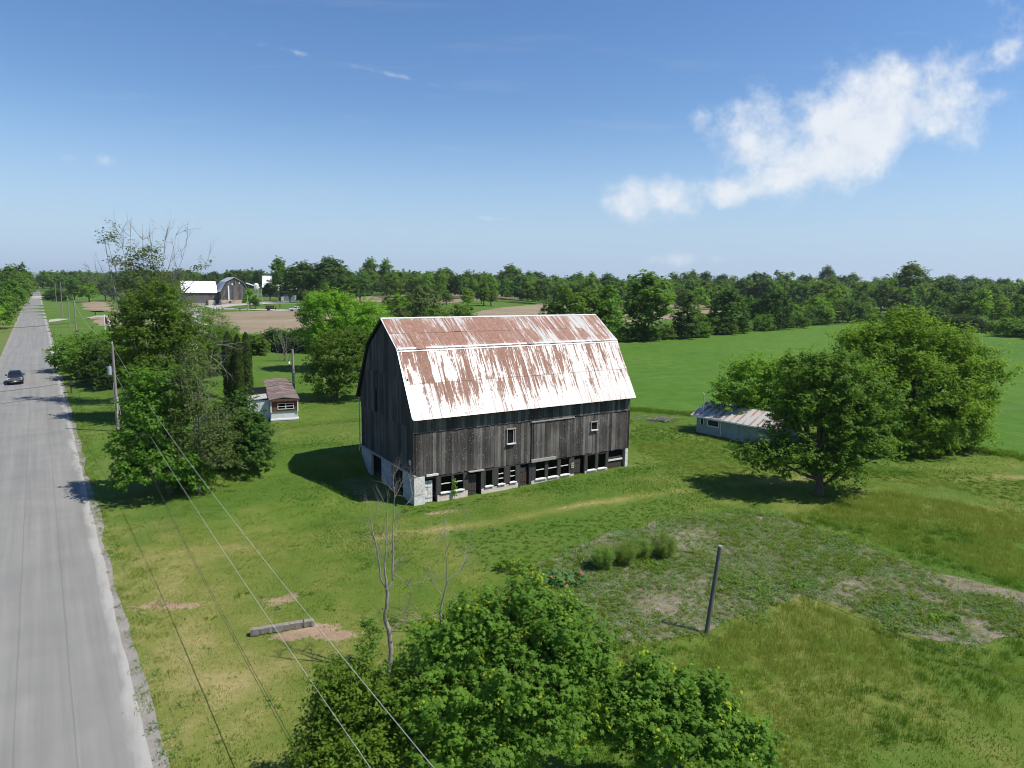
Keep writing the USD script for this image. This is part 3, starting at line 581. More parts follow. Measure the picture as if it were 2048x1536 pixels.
# roof: four rows of sheets on the slope seen, plain slopes behind
roof = obj('roof', MB().prism([(EV + .06, EZ - .02), (BBV, BB - .06), (BW / 2, BR - .06), (BW - BBV, BB - .06), (BW - EV - .06, EZ - .02), (BW - EV - .06, EZ + .09), (BW - BBV, BB - .01), (BW / 2, BR - .01), (BBV, BB - .01), (EV + .06, EZ + .09)], -.18, BL + .22, 0), M_DARK, barn)
def slope_sheets(p0, p1, rows, side):
    p0, p1 = np.array(p0), np.array(p1); d = p1 - p0; L = np.hypot(*d); t = d / L; nrm = np.array([-t[1], t[0]]) if side > 0 else np.array([t[1], -t[0]])
    edges = np.linspace(0, L, rows + 1)
    for r_ in range(rows):
        x = -.23
        while x < BL + .23:
            w = min(.79, BL + .24 - x); w = w if BL + .24 - x - w > .25 else BL + .24 - x
            lift0 = .035 + .012 * (r_ % 2) + rng.uniform(0, .006); a0, a1 = edges[r_] - (.06 if r_ else .12), edges[r_ + 1]
            if rng.random() < .04: lift0 += .03
            q = []
            for aa, lf in ((a0, lift0 + .012), (a1, lift0)):
                for xx, up in ((x + .004, .0), (x + .06, .018), (x + w - .06, .004), (x + w + .035, .022)):
                    c = p0 + t * aa + nrm * (lf + up); q.append((xx, c[0], c[1]))
            q2 = [(a, b - nrm[0] * .015, c - nrm[1] * .015) for a, b, c in q]
            f = [[0, 1, 5], [0, 5, 4], [1, 2, 6], [1, 6, 5], [2, 3, 7], [2, 7, 6]] + [[a + 8, c + 8, b + 8] for a, b, c in [[0, 1, 5], [0, 5, 4], [1, 2, 6], [1, 6, 5], [2, 3, 7], [2, 7, 6]]]
            f += [[0, 9, 1], [0, 8, 9], [1, 10, 2], [1, 9, 10], [2, 11, 3], [2, 10, 11], [0, 4, 12], [0, 12, 8], [3, 15, 7], [3, 11, 15]]
            obj('roof_sheet', (np.array(q + q2), np.array(f)), M_ROOF, roof)
            x += w
slope_sheets((EV, EZ + .02), (BBV, BB + .0), 2, 1)
slope_sheets((BBV - .03, BB + .03), (BW / 2, BR + .03), 2, 1)
obj('rear_slope', MB().prism([(BW / 2, BR + .05), (BW - BBV, BB + .06), (BW - BBV, BB + .09), (BW / 2, BR + .08)], -.23, BL + .23, 0).prism([(BW - BBV, BB + .06), (BW - EV + .03, EZ + .03), (BW - EV + .05, EZ + .05), (BW - BBV, BB + .09)], -.23, BL + .23, 0), M_ROOF, roof)
obj('ridge_cap', MB().prism([(BW / 2 - .16, BR + .02), (BW / 2, BR + .10), (BW / 2 + .16, BR + .02), (BW / 2 + .16, BR + .045), (BW / 2, BR + .125), (BW / 2 - .16, BR + .045)], -.24, BL + .24, 0), M_ZINC, roof)
obj('break_flashing', MB().prism([(BBV - .16, BB - .130), (BBV - .02, BB + .11), (BBV + .06, BB + .150), (BBV + .055, BB + .168), (BBV - .03, BB + .13), (BBV - .18, BB - .120)], -.24, BL + .24, 0), M_ZINC, roof)
rt = MB()
for a, b in (((EV - .02, EZ + .04), (BBV - .02, BB + .05)), ((BBV - .02, BB + .05), (BW / 2, BR + .08))): rt.beam((-.24, *a), (-.24, *b), .05, .10, up=(1, 0, 0))
obj('verge_trim', rt, M_ZINC, roof)
rt = MB()
for a, b in (((BW - EV + .05, EZ + .04), (BW - BBV + .02, BB + .05)), ((BW - BBV + .02, BB + .05), (BW / 2, BR + .06))): rt.beam((-.22, *a), (-.22, *b), .05, .12, up=(1, 0, 0))
obj('verge_trim', rt, M_POST, roof)
obj('fascia', MB().box(-.2, EV + .06, EZ - .12, BL + .22, EV + .10, EZ - .02), M_GREYWOOD, roof)
# hay windows and big sliding door
for k, (a, b, c, d) in enumerate(holes):
    w_ = obj('window', MB().box(a - .07, -.06, c, a, .05, d + .06).box(b, -.06, c, b + .07, .05, d + .06).box(a - .1, -.08, d, b + .12, .05, d + .09), M_GREYWOOD, barn, label=('open dark hay window left of the big door', 'small dark square window right of the big door')[k])
    obj('sill', MB().box(a - .08, -.16, c - .09, b + .08, .05, c), M_WHITEWOOD, w_)
    if k == 0: obj('shutter_stile', MB().box(b - .14, -.03, c + .02, b - .06, .03, d), M_GREYWOOD, w_)
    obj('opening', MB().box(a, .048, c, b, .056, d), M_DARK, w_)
dr = obj('sliding_door', MB().box(10.6, -.10, 5.20, 15.1, -.03, 5.30), M_GREYWOOD, barn, label='wide board sliding door under a pale rail')
obj('door_edge', MB().box(10.66, -.05, 2.05, 10.73, .01, 5.19), M_POST, dr); obj('door_edge', MB().box(15.03, -.05, 2.05, 15.1, .01, 5.19), M_POST, dr)
obj('bottom_beam', MB().box(10.62, -.16, 1.80, 13.14, -.03, 2.04), M_GREYWOOD, dr)
# stable front under the siding: posts, windows, doors, dwarf wall
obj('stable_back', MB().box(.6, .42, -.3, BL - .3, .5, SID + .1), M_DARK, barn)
lower = obj('header_beam', MB().box(.9, .06, SID - .12, BL - .02, .30, SID + .04), M_POST, barn)
def dwarf(u0, u1, top):
    obj('dwarf_wall', MB().box(u0, .0, -.5, u1, .28, top), M_CONC, barn)
dwarf(1.96, 4.64, .30); dwarf(5.88, 9.40, .21); dwarf(10.72, 15.22, .16); dwarf(16.45, 19.05, .20)
def stable_window(u0, u1, z0, z1, rails, white=False, label=None):
    fr = MB(); d = .05
    for a, b in ((u0 - .05, u0 + .015), (u1 - .015, u1 + .05)): fr.box(a, .03, z0, b, .22, z1)
    fr.box(u0, .03, z1 - .05, u1, .22, z1)
    w_ = obj('stable_window', fr, M_POST, barn, label=label)
    obj('pane', MB().box(u0 + .015, .13, z0 + .02, u1 - .015, .136, z1 - .05), M_PANE, w_)
    obj('sill', MB().hexa([(u0 - .06, -.09, z0 - .10), (u1 + .06, -.09, z0 - .10), (u1 + .06, .2, z0 - .08), (u0 - .06, .2, z0 - .08), (u0 - .06, -.09, z0 - .03), (u1 + .06, -.09, z0 - .03), (u1 + .06, .2, z0 + .02), (u0 - .06, .2, z0 + .02)]), M_WHITEWOOD, w_)
    for rz in rails: obj('rail', MB().box(u0 + .017, .09, rz - .035, u1 - .017, .128, rz + .035), M_WHITEWOOD, w_)
    return w_
for a, b, c, d in ((3.27, .42, 3.36, 1.78), (6.98, .32, 7.42, 1.78), (8.12, .32, 8.55, 1.78), (12.2, .3, 12.42, 1.72), (13.48, .3, 13.74, 1.72), (17.7, .3, 17.9, 1.7)): obj('mullion', MB().box(a, .025, b, c, .2, d), M_POST, barn)
stable_window(2.28, 3.22, .50, 1.80, [1.15]); stable_window(3.41, 4.26, .50, 1.80, [1.15])
stable_window(6.27, 6.93, .40, 1.72, [])
w4 = stable_window(7.48, 8.06, .40, 1.76, [1.22, .82]); obj('curtain', MB().box(7.52, .15, .42, 8.02, .17, 1.15), M_WHITEWOOD, w4)
stable_window(8.62, 9.18, .40, 1.76, [1.30, .86])
stable_window(11.18, 12.15, .28, 1.74, [1.02]); stable_window(12.45, 13.45, .27, 1.72, [1.0]); stable_window(13.78, 14.72, .27, 1.70, [1.02])
stable_window(16.75, 17.66, .28, 1.66, []); stable_window(17.95, 18.85, .28, 1.64, [])
for a, b in ((1.90, 2.22), (4.27, 4.70), (5.86, 6.20), (9.24, 9.62), (10.52, 10.70), (10.74, 11.1), (14.76, 15.24), (16.42, 16.68), (18.92, 19.16)): obj('wall_post', MB().box(a, .04, -.3, b, .26, SID - .12), M_POST, barn)
def stable_door(u0, u1, top, m, leaf, label, planks=5, lean=.16):
    d_ = obj('door', MB().box(u0, .30, -.3, u0 + .05, .40, top), M_POST, barn, label=label)
    for k in range(planks):
        a = u0 + .06 + (leaf - u0 - .06) * k / planks; b = u0 + .06 + (leaf - u0 - .06) * (k + 1) / planks
        obj('plank', MB().box(a + .004, .20 + .01 * (k % 2), -.15, b - .004, .25, top - .28 - .015 * (k % 3)), m, d_)
    for z in (.2, 1.05): obj('cross_batten', MB().box(u0 + .08, .175, z, leaf - .03, .197, z + .12), m, d_)
    return d_
d1 = stable_door(.93, 1.92, 1.84, M_PEEL, 1.62, 'peeling whitish door beside the corner pier'); obj('lintel', MB().box(1.02, -.10, 1.95, 2.02, .01, 2.10), M_WHITEWOOD, d1)
d2 = stable_door(4.72, 5.86, 1.80, M_BROWNDOOR, 5.50, 'brown plank door under a pale cap board'); obj('lintel', MB().box(4.66, -.24, 1.80, 6.02, .02, 1.87), M_GREYWOOD, d2)
stable_door(9.66, 10.52, 1.70, M_BROWNDOOR, 10.34, 'brown plank door in the middle of the stable front')
stable_door(15.27, 16.40, 1.70, M_BROWNDOOR, 16.05, 'brown plank door with the small yellowish sign beside it')
sg = obj('sign', MB().box(14.92, -.012, .72, 15.20, .032, 1.18), M_POST, barn, label='small yellowish lattice sign beside a door')
sy = MB().box(14.92, -.03, .72, 14.95, -.014, 1.18).box(15.17, -.03, .72, 15.20, -.014, 1.18)
for z in (.72, .93, 1.15): sy.box(14.952, -.03, z, 15.168, -.014, z + .03)
sy.box(15.045, -.03, .965, 15.075, -.014, 1.145).box(15.045, -.03, .752, 15.075, -.014, .84)
obj('sign_mark', sy, M_YELLOW, sg)
gt = obj('gate', MB().box(19.22, .22, -.2, 20.9, .27, 1.05), M_BROWNDOOR, barn, label='low dark half door at the right end of the stable')
obj('rail', MB().box(19.2, .12, .72, 20.92, .2, .86), M_WHITEWOOD, gt)
def block_wall(name, axis, a0, a1, z0, z1, off, m, lab=None, sign=-1, thick=.22):
    """a wall of single concrete blocks, joints recessed. axis 0: along x at y=off; axis 1: along y at x=off"""
    back = MB().box(a0, off + .012, z0, a1, off + thick, z1) if axis == 0 else MB().box(off + .012, a0, z0, off + thick, a1, z1)
    w_ = obj(name, back, M_MORTAR, barn, label=lab); zc = z0; r_ = 0
    while zc < z1 - .03:
        zt = min(zc + .2, z1); x = a0 - (.2 if r_ % 2 else 0)
        while x < a1 - .02:
            l_, h_ = max(x, a0), min(x + .4, a1); e = rng.uniform(-.006, .004)
            if h_ - l_ > .05:
                b_ = (l_ + .006, h_ - .006)
                obj('block', MB().box(b_[0], off + e, zc + .006, b_[1], off + .05, zt - .006) if axis == 0 else MB().box(off + e, b_[0], zc + .006, off + .05, b_[1], zt - .006), m, w_)
            x += .4
        zc += .2; r_ += 1
block_wall('corner_pier', 0, .0, .90, -.2, 2.0, -.01, M_BLOCK, 'whitish block pier at the front corner')
block_wall('corner_pier', 0, 21.12, BL, -.2, 1.70, -.01, M_BLOCK, 'pale narrow pier at the right front corner')
for a, b in ((.02, 2.10), (4.42, 6.58), (8.92, BW)): block_wall('gable_pier', 1, a, b, -.4, 2.06, .0, M_BLOCK_B)
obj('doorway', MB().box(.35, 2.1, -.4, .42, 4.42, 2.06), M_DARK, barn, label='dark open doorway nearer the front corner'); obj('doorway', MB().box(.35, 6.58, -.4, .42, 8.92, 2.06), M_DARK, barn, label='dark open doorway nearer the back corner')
obj('gable_sill_beam', MB().box(-.10, -.42, 2.07, .04, BW + .05, 2.20), M_GREYWOOD, barn, label='pale projecting beam under the gable boards')
obj('rear_foundation', MB().box(.25, BW - .25, -.3, BL, BW - .02, 1.75).box(BL - .25, .3, -.3, BL - .03, BW - .3, 1.75), M_BLOCK_B, barn)
dp = MB().tube([(-.10, BW + .12, EZ), (-.10, BW + .12, 2.0), (-.16, BW + .12, 1.7)], .05, 8)
obj('downpipe', dp, M_METALPIPE, barn)
obj('gable_vent', trimesh.creation.cylinder(.22, .03, sections=14, transform=trimesh.transformations.translation_matrix((-.03, .62, 3.05)) @ trimesh.transformations.rotation_matrix(np.pi / 2, [0, 1, 0])), M_METALPIPE, barn, label='pale round plate low on the gable boards')
# ------------------------------------------------------------------ foliage
def leaf_material(name, dark, mid, light, transl=.35, tcol=None, rough=.55, tip=None):
    tcol = tcol or tuple(min(1, c * f) for c, f in zip(light, (1.2, 1.3, .6)))
    n = {'g': ('geometry', {}), 'tc': ('texture_coordinate', {}), 'n': ('noise_texture', {'scale': .8, 'detail': 3.0}), 'a': ('math', {'math_type': 'multiply_add', 'value2': .62}), 's': ('math', {'math_type': 'multiply', 'value2': .62}),
         'oi': ('object_info', {}), 'om': ('map_range', {'to_min': .80, 'to_max': 1.2}), 'oh': ('map_range', {'to_min': .485, 'to_max': .51}),
         'r': ('rgb_ramp', {'ramp': [(.1, dark), (.5, mid), (.92, light)]}), 'hs': ('hsv', {'saturation': 1.0}),
         'd': ('principled_bsdf', {'roughness': rough, 'specular_ior_level': .12}), 't': ('translucent_bsdf', {}), 'tm': ('mix_color', {'blend_type': 'mix', 'fac': .55, 'b': tcol}), 'm': ('mix_closure', {'fac': transl})}
    l = [('tc.object', 'n.vector'), ('g.random_per_island', 'a.value1'), ('n.fac', 's.value1'), ('s.value', 'a.value3'), ('a.value', 'r.fac'), ('oi.random', 'om.value'), ('om.result', 'hs.value'), ('oi.random', 'oh.value'), ('oh.result', 'hs.hue'),
         ('r.color', 'hs.color'), ('hs.color', 'd.base_color'), ('hs.color', 'tm.a'), ('tm.result', 't.color'), ('d.BSDF', 'm.closure1'), ('t.BSDF', 'm.closure2')]
    return mat(name, n, l, surface='m.closure')
L_MAPLE = leaf_material('maple_leaf_look', (.060, .150, .020), (.145, .300, .038), (.27, .46, .065), .46)
L_BRIGHT = leaf_material('bright_leaf_look', (.090, .195, .013), (.185, .335, .027), (.30, .46, .050), .44)
L_MID = leaf_material('green_leaf_look', (.058, .130, .015), (.122, .225, .027), (.215, .325, .048), .44)
L_DARK = leaf_material('dark_leaf_look', (.036, .082, .015), (.072, .142, .024), (.125, .205, .038), .36)
L_CEDAR = leaf_material('cedar_look', (.034, .060, .012), (.058, .094, .018), (.095, .130, .026), .15, rough=.8)
L_GREYG = leaf_material('greyish_leaf_look', (.075, .115, .032), (.130, .180, .052), (.20, .245, .085), .38)
L_PALE = leaf_material('white_blossom_look', (.30, .33, .26), (.62, .62, .58), (.78, .78, .76), .2, tcol=(.6, .6, .55))
L_FERN = leaf_material('asparagus_fern_look', (.15, .235, .05), (.22, .32, .075), (.29, .39, .11), .5)
L_WEED = leaf_material('weed_leaf_look', (.105, .19, .05), (.165, .27, .08), (.23, .34, .12), .3)
L_GRASS = leaf_material('grass_blade_look', (.095, .170, .018), (.165, .250, .030), (.255, .320, .055), .4, rough=.7)
L_GRASSD = leaf_material('dry_grass_blade_look', (.135, .205, .026), (.220, .285, .046), (.33, .36, .10), .4, rough=.7)
L_LAWND = leaf_material('dry_lawn_blade_look', (.085, .140, .018), (.140, .190, .030), (.215, .245, .060), .38, rough=.7)
L_LUSH = leaf_material('lush_grass_blade_look', (.060, .140, .014), (.105, .205, .022), (.165, .265, .036), .4, rough=.7)
L_FLOWER = leaf_material('pale_flower_look', (.4, .4, .38), (.6, .6, .58), (.7, .7, .68), .1, tcol=(.5, .5, .5))
M_BARK = paint('bark_look', (.105, .085, .066), .95, .35, 4, .05, bump=.6, stretch=(3, 3, .8))
M_DEADWOOD = paint('dead_wood_look', (.215, .195, .172), .95, .25, 5, .05, bump=.4, stretch=(3, 3, .7))

def unit(v): return v / (np.linalg.norm(v, axis=-1, keepdims=True) + 1e-9)
def frames(nrm, rng):
    """a random pair of axes across each normal"""
    r = unit(rng.normal(size=nrm.shape)); a = unit(np.cross(nrm, r)); return a, np.cross(nrm, a)
LEAVES = {
    'diamond': (np.array([(0, -.5, 0), (.30, 0, .06), (0, .55, -.04), (-.30, 0, .06)]), np.array([[0, 1, 2], [0, 2, 3]])),
    'sprig': (np.array([(0, -.5, 0), (.42, -.05, .10), (.10, .05, 0), (.20, .55, -.08), (-.10, .05, 0), (-.42, .10, .10)]), np.array([[0, 1, 2], [2, 3, 4], [0, 4, 5], [0, 2, 4]])),
    'maple': (np.array([(0, -.45, 0), (.34, -.30, -.06), (.16, -.08, .03), (.52, .10, -.08), (.15, .16, .03), (0, .58, -.10), (-.15, .16, .03), (-.52, .10, -.08), (-.16, -.08, .03), (-.34, -.30, -.06), (0, .02, .05)]),
              np.array([[0, 1, 2], [0, 2, 10], [2, 3, 4], [2, 4, 10], [4, 5, 6], [4, 6, 10], [6, 7, 8], [6, 8, 10], [8, 9, 0], [8, 0, 10]])),
    'needle': (np.array([(0, -.5, 0), (.05, 0, 0), (0, .5, 0), (-.05, 0, 0)]), np.array([[0, 1, 2], [0, 2, 3]])),
}
def leaves_mesh(pos, nrm, size, shape, rng, droop=0.0, tip=None):
    lv, lf = LEAVES[shape]; a, b = frames(nrm, rng)
    if droop: b = unit(b - np.array([0, 0, droop])); a = unit(np.cross(b, nrm)); nrm = np.cross(a, b)
    v = pos[:, None] + size[:, None, None] * (lv[None, :, 0, None] * a[:, None] + lv[None, :, 1, None] * b[:, None] + lv[None, :, 2, None] * nrm[:, None])
    f = lf[None] + (np.arange(len(pos)) * len(lv))[:, None, None]
    return v.reshape(-1, 3), f.reshape(-1, 3)
def crown_points(lobes, clumps, per, cr, rng, shell=.55, up=.35, flat=.65, rough=.22, seed=0, spray=.55):
    """leaf points in clumps spread over the outer part of several ellipsoid lobes; returns points, normals, clump centres"""
    L = np.asarray(lobes, float); c, r = L[:, :3], L[:, 3:6]
    wt = (r[:, 0] * r[:, 1] + r[:, 1] * r[:, 2] + r[:, 0] * r[:, 2]) ; wt = wt / wt.sum()
    n = int(clumps * 1.9); k = rng.choice(len(L), n, p=wt); d = unit(rng.normal(size=(n, 3))); d[:, 2] = np.where(d[:, 2] < -.55, -d[:, 2], d[:, 2])
    rad = shell + (1 - shell) * rng.random(n) ** .6
    rad *= 1 - rough + 2 * rough * meshkit.noise(d * 2.3 + k[:, None] * 7.1, seed)
    p = c[k] + d * r[k] * rad[:, None]
    inside = np.zeros(n, bool)
    for i in range(len(L)):
        q = np.linalg.norm((p - c[i]) / r[i], axis=1); inside |= (q < shell * .8) & (k != i)
    keep = np.where(~inside)[0][:clumps]; p, d, k = p[keep], d[keep], k[keep]
    m = len(p); pc = np.repeat(p, per, 0); dd = np.repeat(unit(d / r[k] * r[k].mean()), per, 0)
    o = unit(rng.normal(size=(m * per, 3))); crs = np.repeat(cr * rng.uniform(.65, 1.35, m), per)[:, None]
    sp = np.repeat(rng.random(m) < spray, per); ax = unit(d / r[k] * r[k].mean() + np.array([0, 0, .35]) + .45 * rng.normal(size=d.shape)); ax = np.repeat(ax, per, 0)
    o2 = o * (rng.random((m * per, 1)) ** .45) * crs * np.array([1, 1, flat])
    t = rng.random((m * per, 1)); s2 = ax * (t * 2.1 - .55) * crs + rng.normal(size=o.shape) * crs * (.42 - .26 * t) * np.array([1, 1, .6]); o2 = np.where(sp[:, None], s2, o2); o = np.where(sp[:, None], unit(.5 * o + np.array([0, 0, .7])), o)
    nrm = unit(.8 * o + .5 * dd + np.array([0, 0, up]) + .32 * rng.normal(size=o.shape))
    return pc + o2, nrm, p
def limbs(mb, base, targets, r0, rng, fork=.35, sides=6, wig=.06, trunk_top=None):
    """a tapered trunk with limbs that bend out to the targets"""
    base = np.asarray(base, float); T = np.asarray(targets, float); top = T.mean(0) if trunk_top is None else np.asarray(trunk_top, float)
    H = top[2] - base[2]; n = 9; t = np.linspace(0, 1, n)
    tr = base + (top - base) * t[:, None] + np.column_stack([wig * H * (np.sin(t * 5 + rng.uniform(0, 6)) * t * (1 - t) * 1.5), wig * H * np.sin(t * 4 + rng.uniform(0, 6)) * t * (1 - t) * 1.5, np.zeros(n)])
    rr = r0 * (1 - .82 * t); rr[0] *= 1.35; mb.tube(tr, rr, sides + 2, cap=True)
    for q in T:
        f = np.clip(fork + .5 * rng.random() * (1 - fork), 0, .9); s = tr[0] + (top - tr[0]) * f; i = int(f * (n - 1)); s = tr[i]; L = np.linalg.norm(q - s)
        tt = np.linspace(0, 1, 6)[:, None]; mid = s + (q - s) * .5 + np.array([0, 0, -.08 * L]) + rng.normal(size=3) * .07 * L
        pts = (1 - tt) ** 2 * s + 2 * tt * (1 - tt) * mid + tt ** 2 * q
        mb.tube(pts, np.linspace(min(rr[i] * .62, r0 * .5), r0 * .06, 6), max(4, sides - 1), cap=False)
    return mb
def twigs(mb, start, direction, length, r, rng, depth=3, sides=4, spread=.55, up=.15, kids=(2, 4)):
    """bare branching"""
    n = 5; p = [np.asarray(start, float)]; d = unit(np.asarray(direction, float))
    for k in range(n):
        d = unit(d + rng.normal(size=3) * .13 + np.array([0, 0, up * .25])); p.append(p[-1] + d * length / n)
    p = np.array(p); rr = np.linspace(r, r * (.35 if depth else .2), n + 1); mb.tube(p, rr, sides, cap=False)
    if depth > 0:
        for _ in range(rng.integers(*kids) + (1 if depth > 1 else 0)):
            i = rng.integers(1, n + 1); dd = unit(unit(p[i] - p[i - 1]) + rng.normal(size=3) * spread + np.array([0, 0, up]))
            twigs(mb, p[i], dd, length * rng.uniform(.45, .75), rr[i] * .7, rng, depth - 1, max(3, sides - 1), spread, up, kids)
    return p
def tree(name, label, base, lobes, m, clumps, per, cr, leaf, shape='diamond', seed=0, trunk_r=.25, bark=None, group=None, cat='tree', shell=.55, up=.35, flat=.55, rough=.32, fork=.3, extra=None, droop=0.0, parent_scale=1.0, trunk_top=None, limb=True):
    """lobes are relative to the base"""
    rng = np.random.default_rng(seed); t = thing(name, label, cat, base, 0, group)
    p, n, c = crown_points(lobes, clumps, per, cr, rng, shell, up, flat, rough, seed)
    sz = leaf * rng.uniform(.65, 1.35, len(p))
    ok = p[:, 2] > .05; p, n, sz = p[ok], n[ok], sz[ok]
    tb = MB()
    L = np.asarray(lobes, float); tg = [l[:3] + np.array([rng.normal() * l[3] * .3, rng.normal() * l[4] * .3, l[5] * .45]) for l in L] + [l[:3] + unit(rng.normal(size=3)) * l[3:6] * .6 for l in L]
    limbs(tb, (0, 0, -.3), tg if limb else tg[:1], trunk_r, rng, fork, trunk_top=trunk_top)
    obj('trunk', tb, bark or M_BARK, t, True)
    obj('crown', leaves_mesh(p, n, sz, shape, rng, droop), m, t, False)
    return t
_px = lambda dpx, p: dpx / px_per_m(p)
def lobes_px(base, items, depth_ratio=.9):
    """lobes given by where they are seen: (px, py, half width px, half height px, offset away in m)"""
    out = []
    for px, py, hw, hh, dy in items:
        q = at_depth(px, py, base); b = np.array(base); k = 1 / px_per_m(base)
        f = (q - np.array([0, 0, CAM_H])); f = f / np.linalg.norm(f) ; s = 1 + dy / np.linalg.norm(q - np.array([0, 0, CAM_H]))
        q = np.array([0, 0, CAM_H]) + (q - np.array([0, 0, CAM_H])) * s
        out.append((*(q - b), hw * k * s, hw * k * s * depth_ratio, hh * k * s))
    return out

# ------------------------------------------------------------------ the trees one can tell apart
# right of the barn
b = at(1638, 990)
tree('maple_tree', 'dark leafy tree with a visible leaning trunk in front of the low shed', b, lobes_px(b, [(1600, 825, 58, 50, -.5), (1645, 790, 86, 66, 0), (1700, 860, 66, 70, -.6), (1610, 745, 50, 36, .8), (1580, 862, 44, 34, -.4), (1575, 905, 60, 22, -1), (1665, 935, 62, 34, -1.2), (1690, 765, 70, 52, .8), (1518, 905, 48, 20, -.8), (1745, 890, 46, 50, .3), (1755, 820, 46, 50, .6), (1545, 930, 40, 12, -1)]), L_MID, 1280, 30, .62, .29, 'sprig', 11, .36, shell=.42, fork=.22)
rs = thing('bare_branch', 'thin grey bare twigs sticking up above the tree in front of the shed', 'dead branch', at_depth(1625, 735, b), 0); mb = MB(); rr = np.random.default_rng(3)
for k in range(7): twigs(mb, (rr.normal() * .25, rr.normal() * .25, -.6), (rr.normal() * .15, rr.normal() * .15, 1), 1.4, .02, rr, 1)
obj('twigs', mb, M_DEADWOOD, rs)
b = at(1530, 868)
tree('bushy_tree', 'rounded bright green tree behind the low metal-roofed shed', b, lobes_px(b, [(1500, 775, 62, 55, 0), (1555, 770, 62, 52, .6), (1460, 815, 38, 34, -.4), (1530, 830, 62, 40, 0), (1590, 810, 55, 50, .5)]), L_BRIGHT, 800, 30, .62, .29, 'sprig', 12, .3)
b = at(1830, 897)
tree('bushy_tree', 'largest bright yellow-green tree standing at the edge of the crop field', b, lobes_px(b, [(1785, 700, 82, 54, 0), (1735, 745, 66, 60, -.6), (1860, 735, 74, 64, .4), (1905, 790, 72, 76, .5), (1830, 800, 105, 85, -1), (1945, 740, 46, 50, 1), (1985, 745, 36, 26, 1.2), (1895, 855, 62, 52, 0), (1770, 840, 85, 60, 0), (1700, 790, 66, 70, .5), (1820, 662, 50, 32, 0), (1905, 695, 40, 36, .6), (1720, 700, 50, 40, .3), (1830, 870, 80, 44, -1.2), (1925, 860, 50, 50, -.4), (1760, 870, 60, 44, -.6), (1960, 800, 36, 40, .6)]), L_BRIGHT, 2500, 32, .78, .31, 'sprig', 13, .5, shell=.58, rough=.42)
b = at(1720, 905)
tree('bushy_tree', 'shaded green tree between the dark tree and the largest bright one', b, lobes_px(b, [(1720, 800, 66, 74, 0), (1755, 850, 64, 54, .4), (1690, 870, 50, 36, 0), (1760, 890, 60, 24, -.4)]), L_BRIGHT, 620, 30, .6, .29, 'sprig', 14, .28)
# left of the barn
b = at(668, 800)
tree('leafy_tree', 'full green tree standing just left of the barn gable', b, lobes_px(b, [(675, 715, 62, 40, 0), (650, 755, 42, 34, -.6), (705, 750, 58, 42, 0), (680, 690, 52, 30, .6), (720, 700, 42, 40, 1), (735, 750, 40, 40, .5), (660, 780, 32, 20, -.5)]), L_MID, 760, 30, .68, .32, 'sprig', 21, .34)
b = at(672, 742)
tree('leafy_tree', 'tall yellow-green tree behind the tree beside the barn gable', b, lobes_px(b, [(655, 630, 60, 40, 0), (700, 640, 60, 40, 1), (620, 650, 32, 40, 0), (735, 640, 42, 34, 1), (665, 680, 58, 42, 0), (640, 605, 38, 22, 0), (740, 680, 40, 42, .5)]), L_BRIGHT, 760, 28, .95, .42, 'sprig', 22, .42)
# cluster by the road
b = at(345, 985)
tree('maple_tree', 'leafy maple beside the road in front of the half-dead tall tree', b, lobes_px(b, [(300, 850, 62, 68, 0), (345, 800, 62, 62, .8), (265, 900, 38, 52, -.6), (330, 930, 78, 40, -.6), (290, 780, 36, 38, .5), (365, 950, 50, 30, 0), (262, 955, 34, 28, -.3)]), L_MID, 860, 30, .58, .26, 'sprig', 31, .3)
b = at(398, 985)
th_ = tree('airy_tree', 'thin grey-green tree with bare twigs among the roadside maples', b, lobes_px(b, [(385, 770, 46, 48, 0), (395, 830, 56, 50, 0), (430, 860, 50, 46, .4), (390, 722, 30, 26, 0), (400, 900, 60, 40, 0), (440, 920, 46, 30, 0)]), L_GREYG, 420, 24, .55, .17, 'diamond', 32, .16, bark=M_DEADWOOD, shell=.2)
mb = MB(); rr = np.random.default_rng(5)
for k in range(16):
    q = at_depth(385 + rr.normal() * 26, 850 + rr.normal() * 40, b) - b; twigs(mb, q, (rr.normal() * .5, rr.normal() * .4, 1), 3.0, .035, rr, 2)
obj('bare_twigs', mb, M_DEADWOOD, th_)
b = at(492, 934)
tree('dark_shrub', 'dense dark green bushy tree in front of the mobile home', b, lobes_px(b, [(480, 870, 52, 50, 0), (515, 880, 28, 40, -.2), (450, 850, 42, 44, .6), (500, 910, 40, 26, -.4), (455, 900, 50, 34, -.3), (480, 825, 34, 34, .4)]), L_DARK, 560, 28, .48, .24, 'sprig', 33, .2, flat=.5)
b = at(300, 836)
tree('leafy_tree', 'dark green tree whose crown stands behind the utility pole', b, lobes_px(b, [(290, 700, 52, 60, 0), (335, 720, 52, 60, .6), (265, 690, 36, 42, -.5), (300, 770, 55, 50, -.5), (350, 660, 36, 40, .8), (380, 700, 40, 50, 1.2), (300, 640, 34, 44, 0), (262, 622, 26, 30, 0), (325, 600, 30, 34, .3), (245, 660, 26, 34, -.4)]), L_MID, 920, 28, .7, .33, 'sprig', 34, .4)
b = at(305, 806)
hd_ = tree('half_dead_tree', 'tall half-dead tree with bare limbs rising above the horizon', b, lobes_px(b, [(222, 478, 20, 16, 0), (285, 510, 34, 18, 0), (230, 520, 16, 12, 0), (295, 545, 40, 22, 0), (255, 530, 24, 14, .4), (400, 535, 16, 7, 0), (345, 590, 44, 40, .5), (285, 600, 44, 36, -.5), (250, 570, 24, 20, 0)]), L_GREYG, 250, 22, .9, .30, 'sprig', 35, .40, bark=M_DEADWOOD, shell=.25, limb=False, trunk_top=at_depth(288, 640, b) - b)
mb = MB(); rr = np.random.default_rng(15)
fk = at_depth(288, 640, b) - b
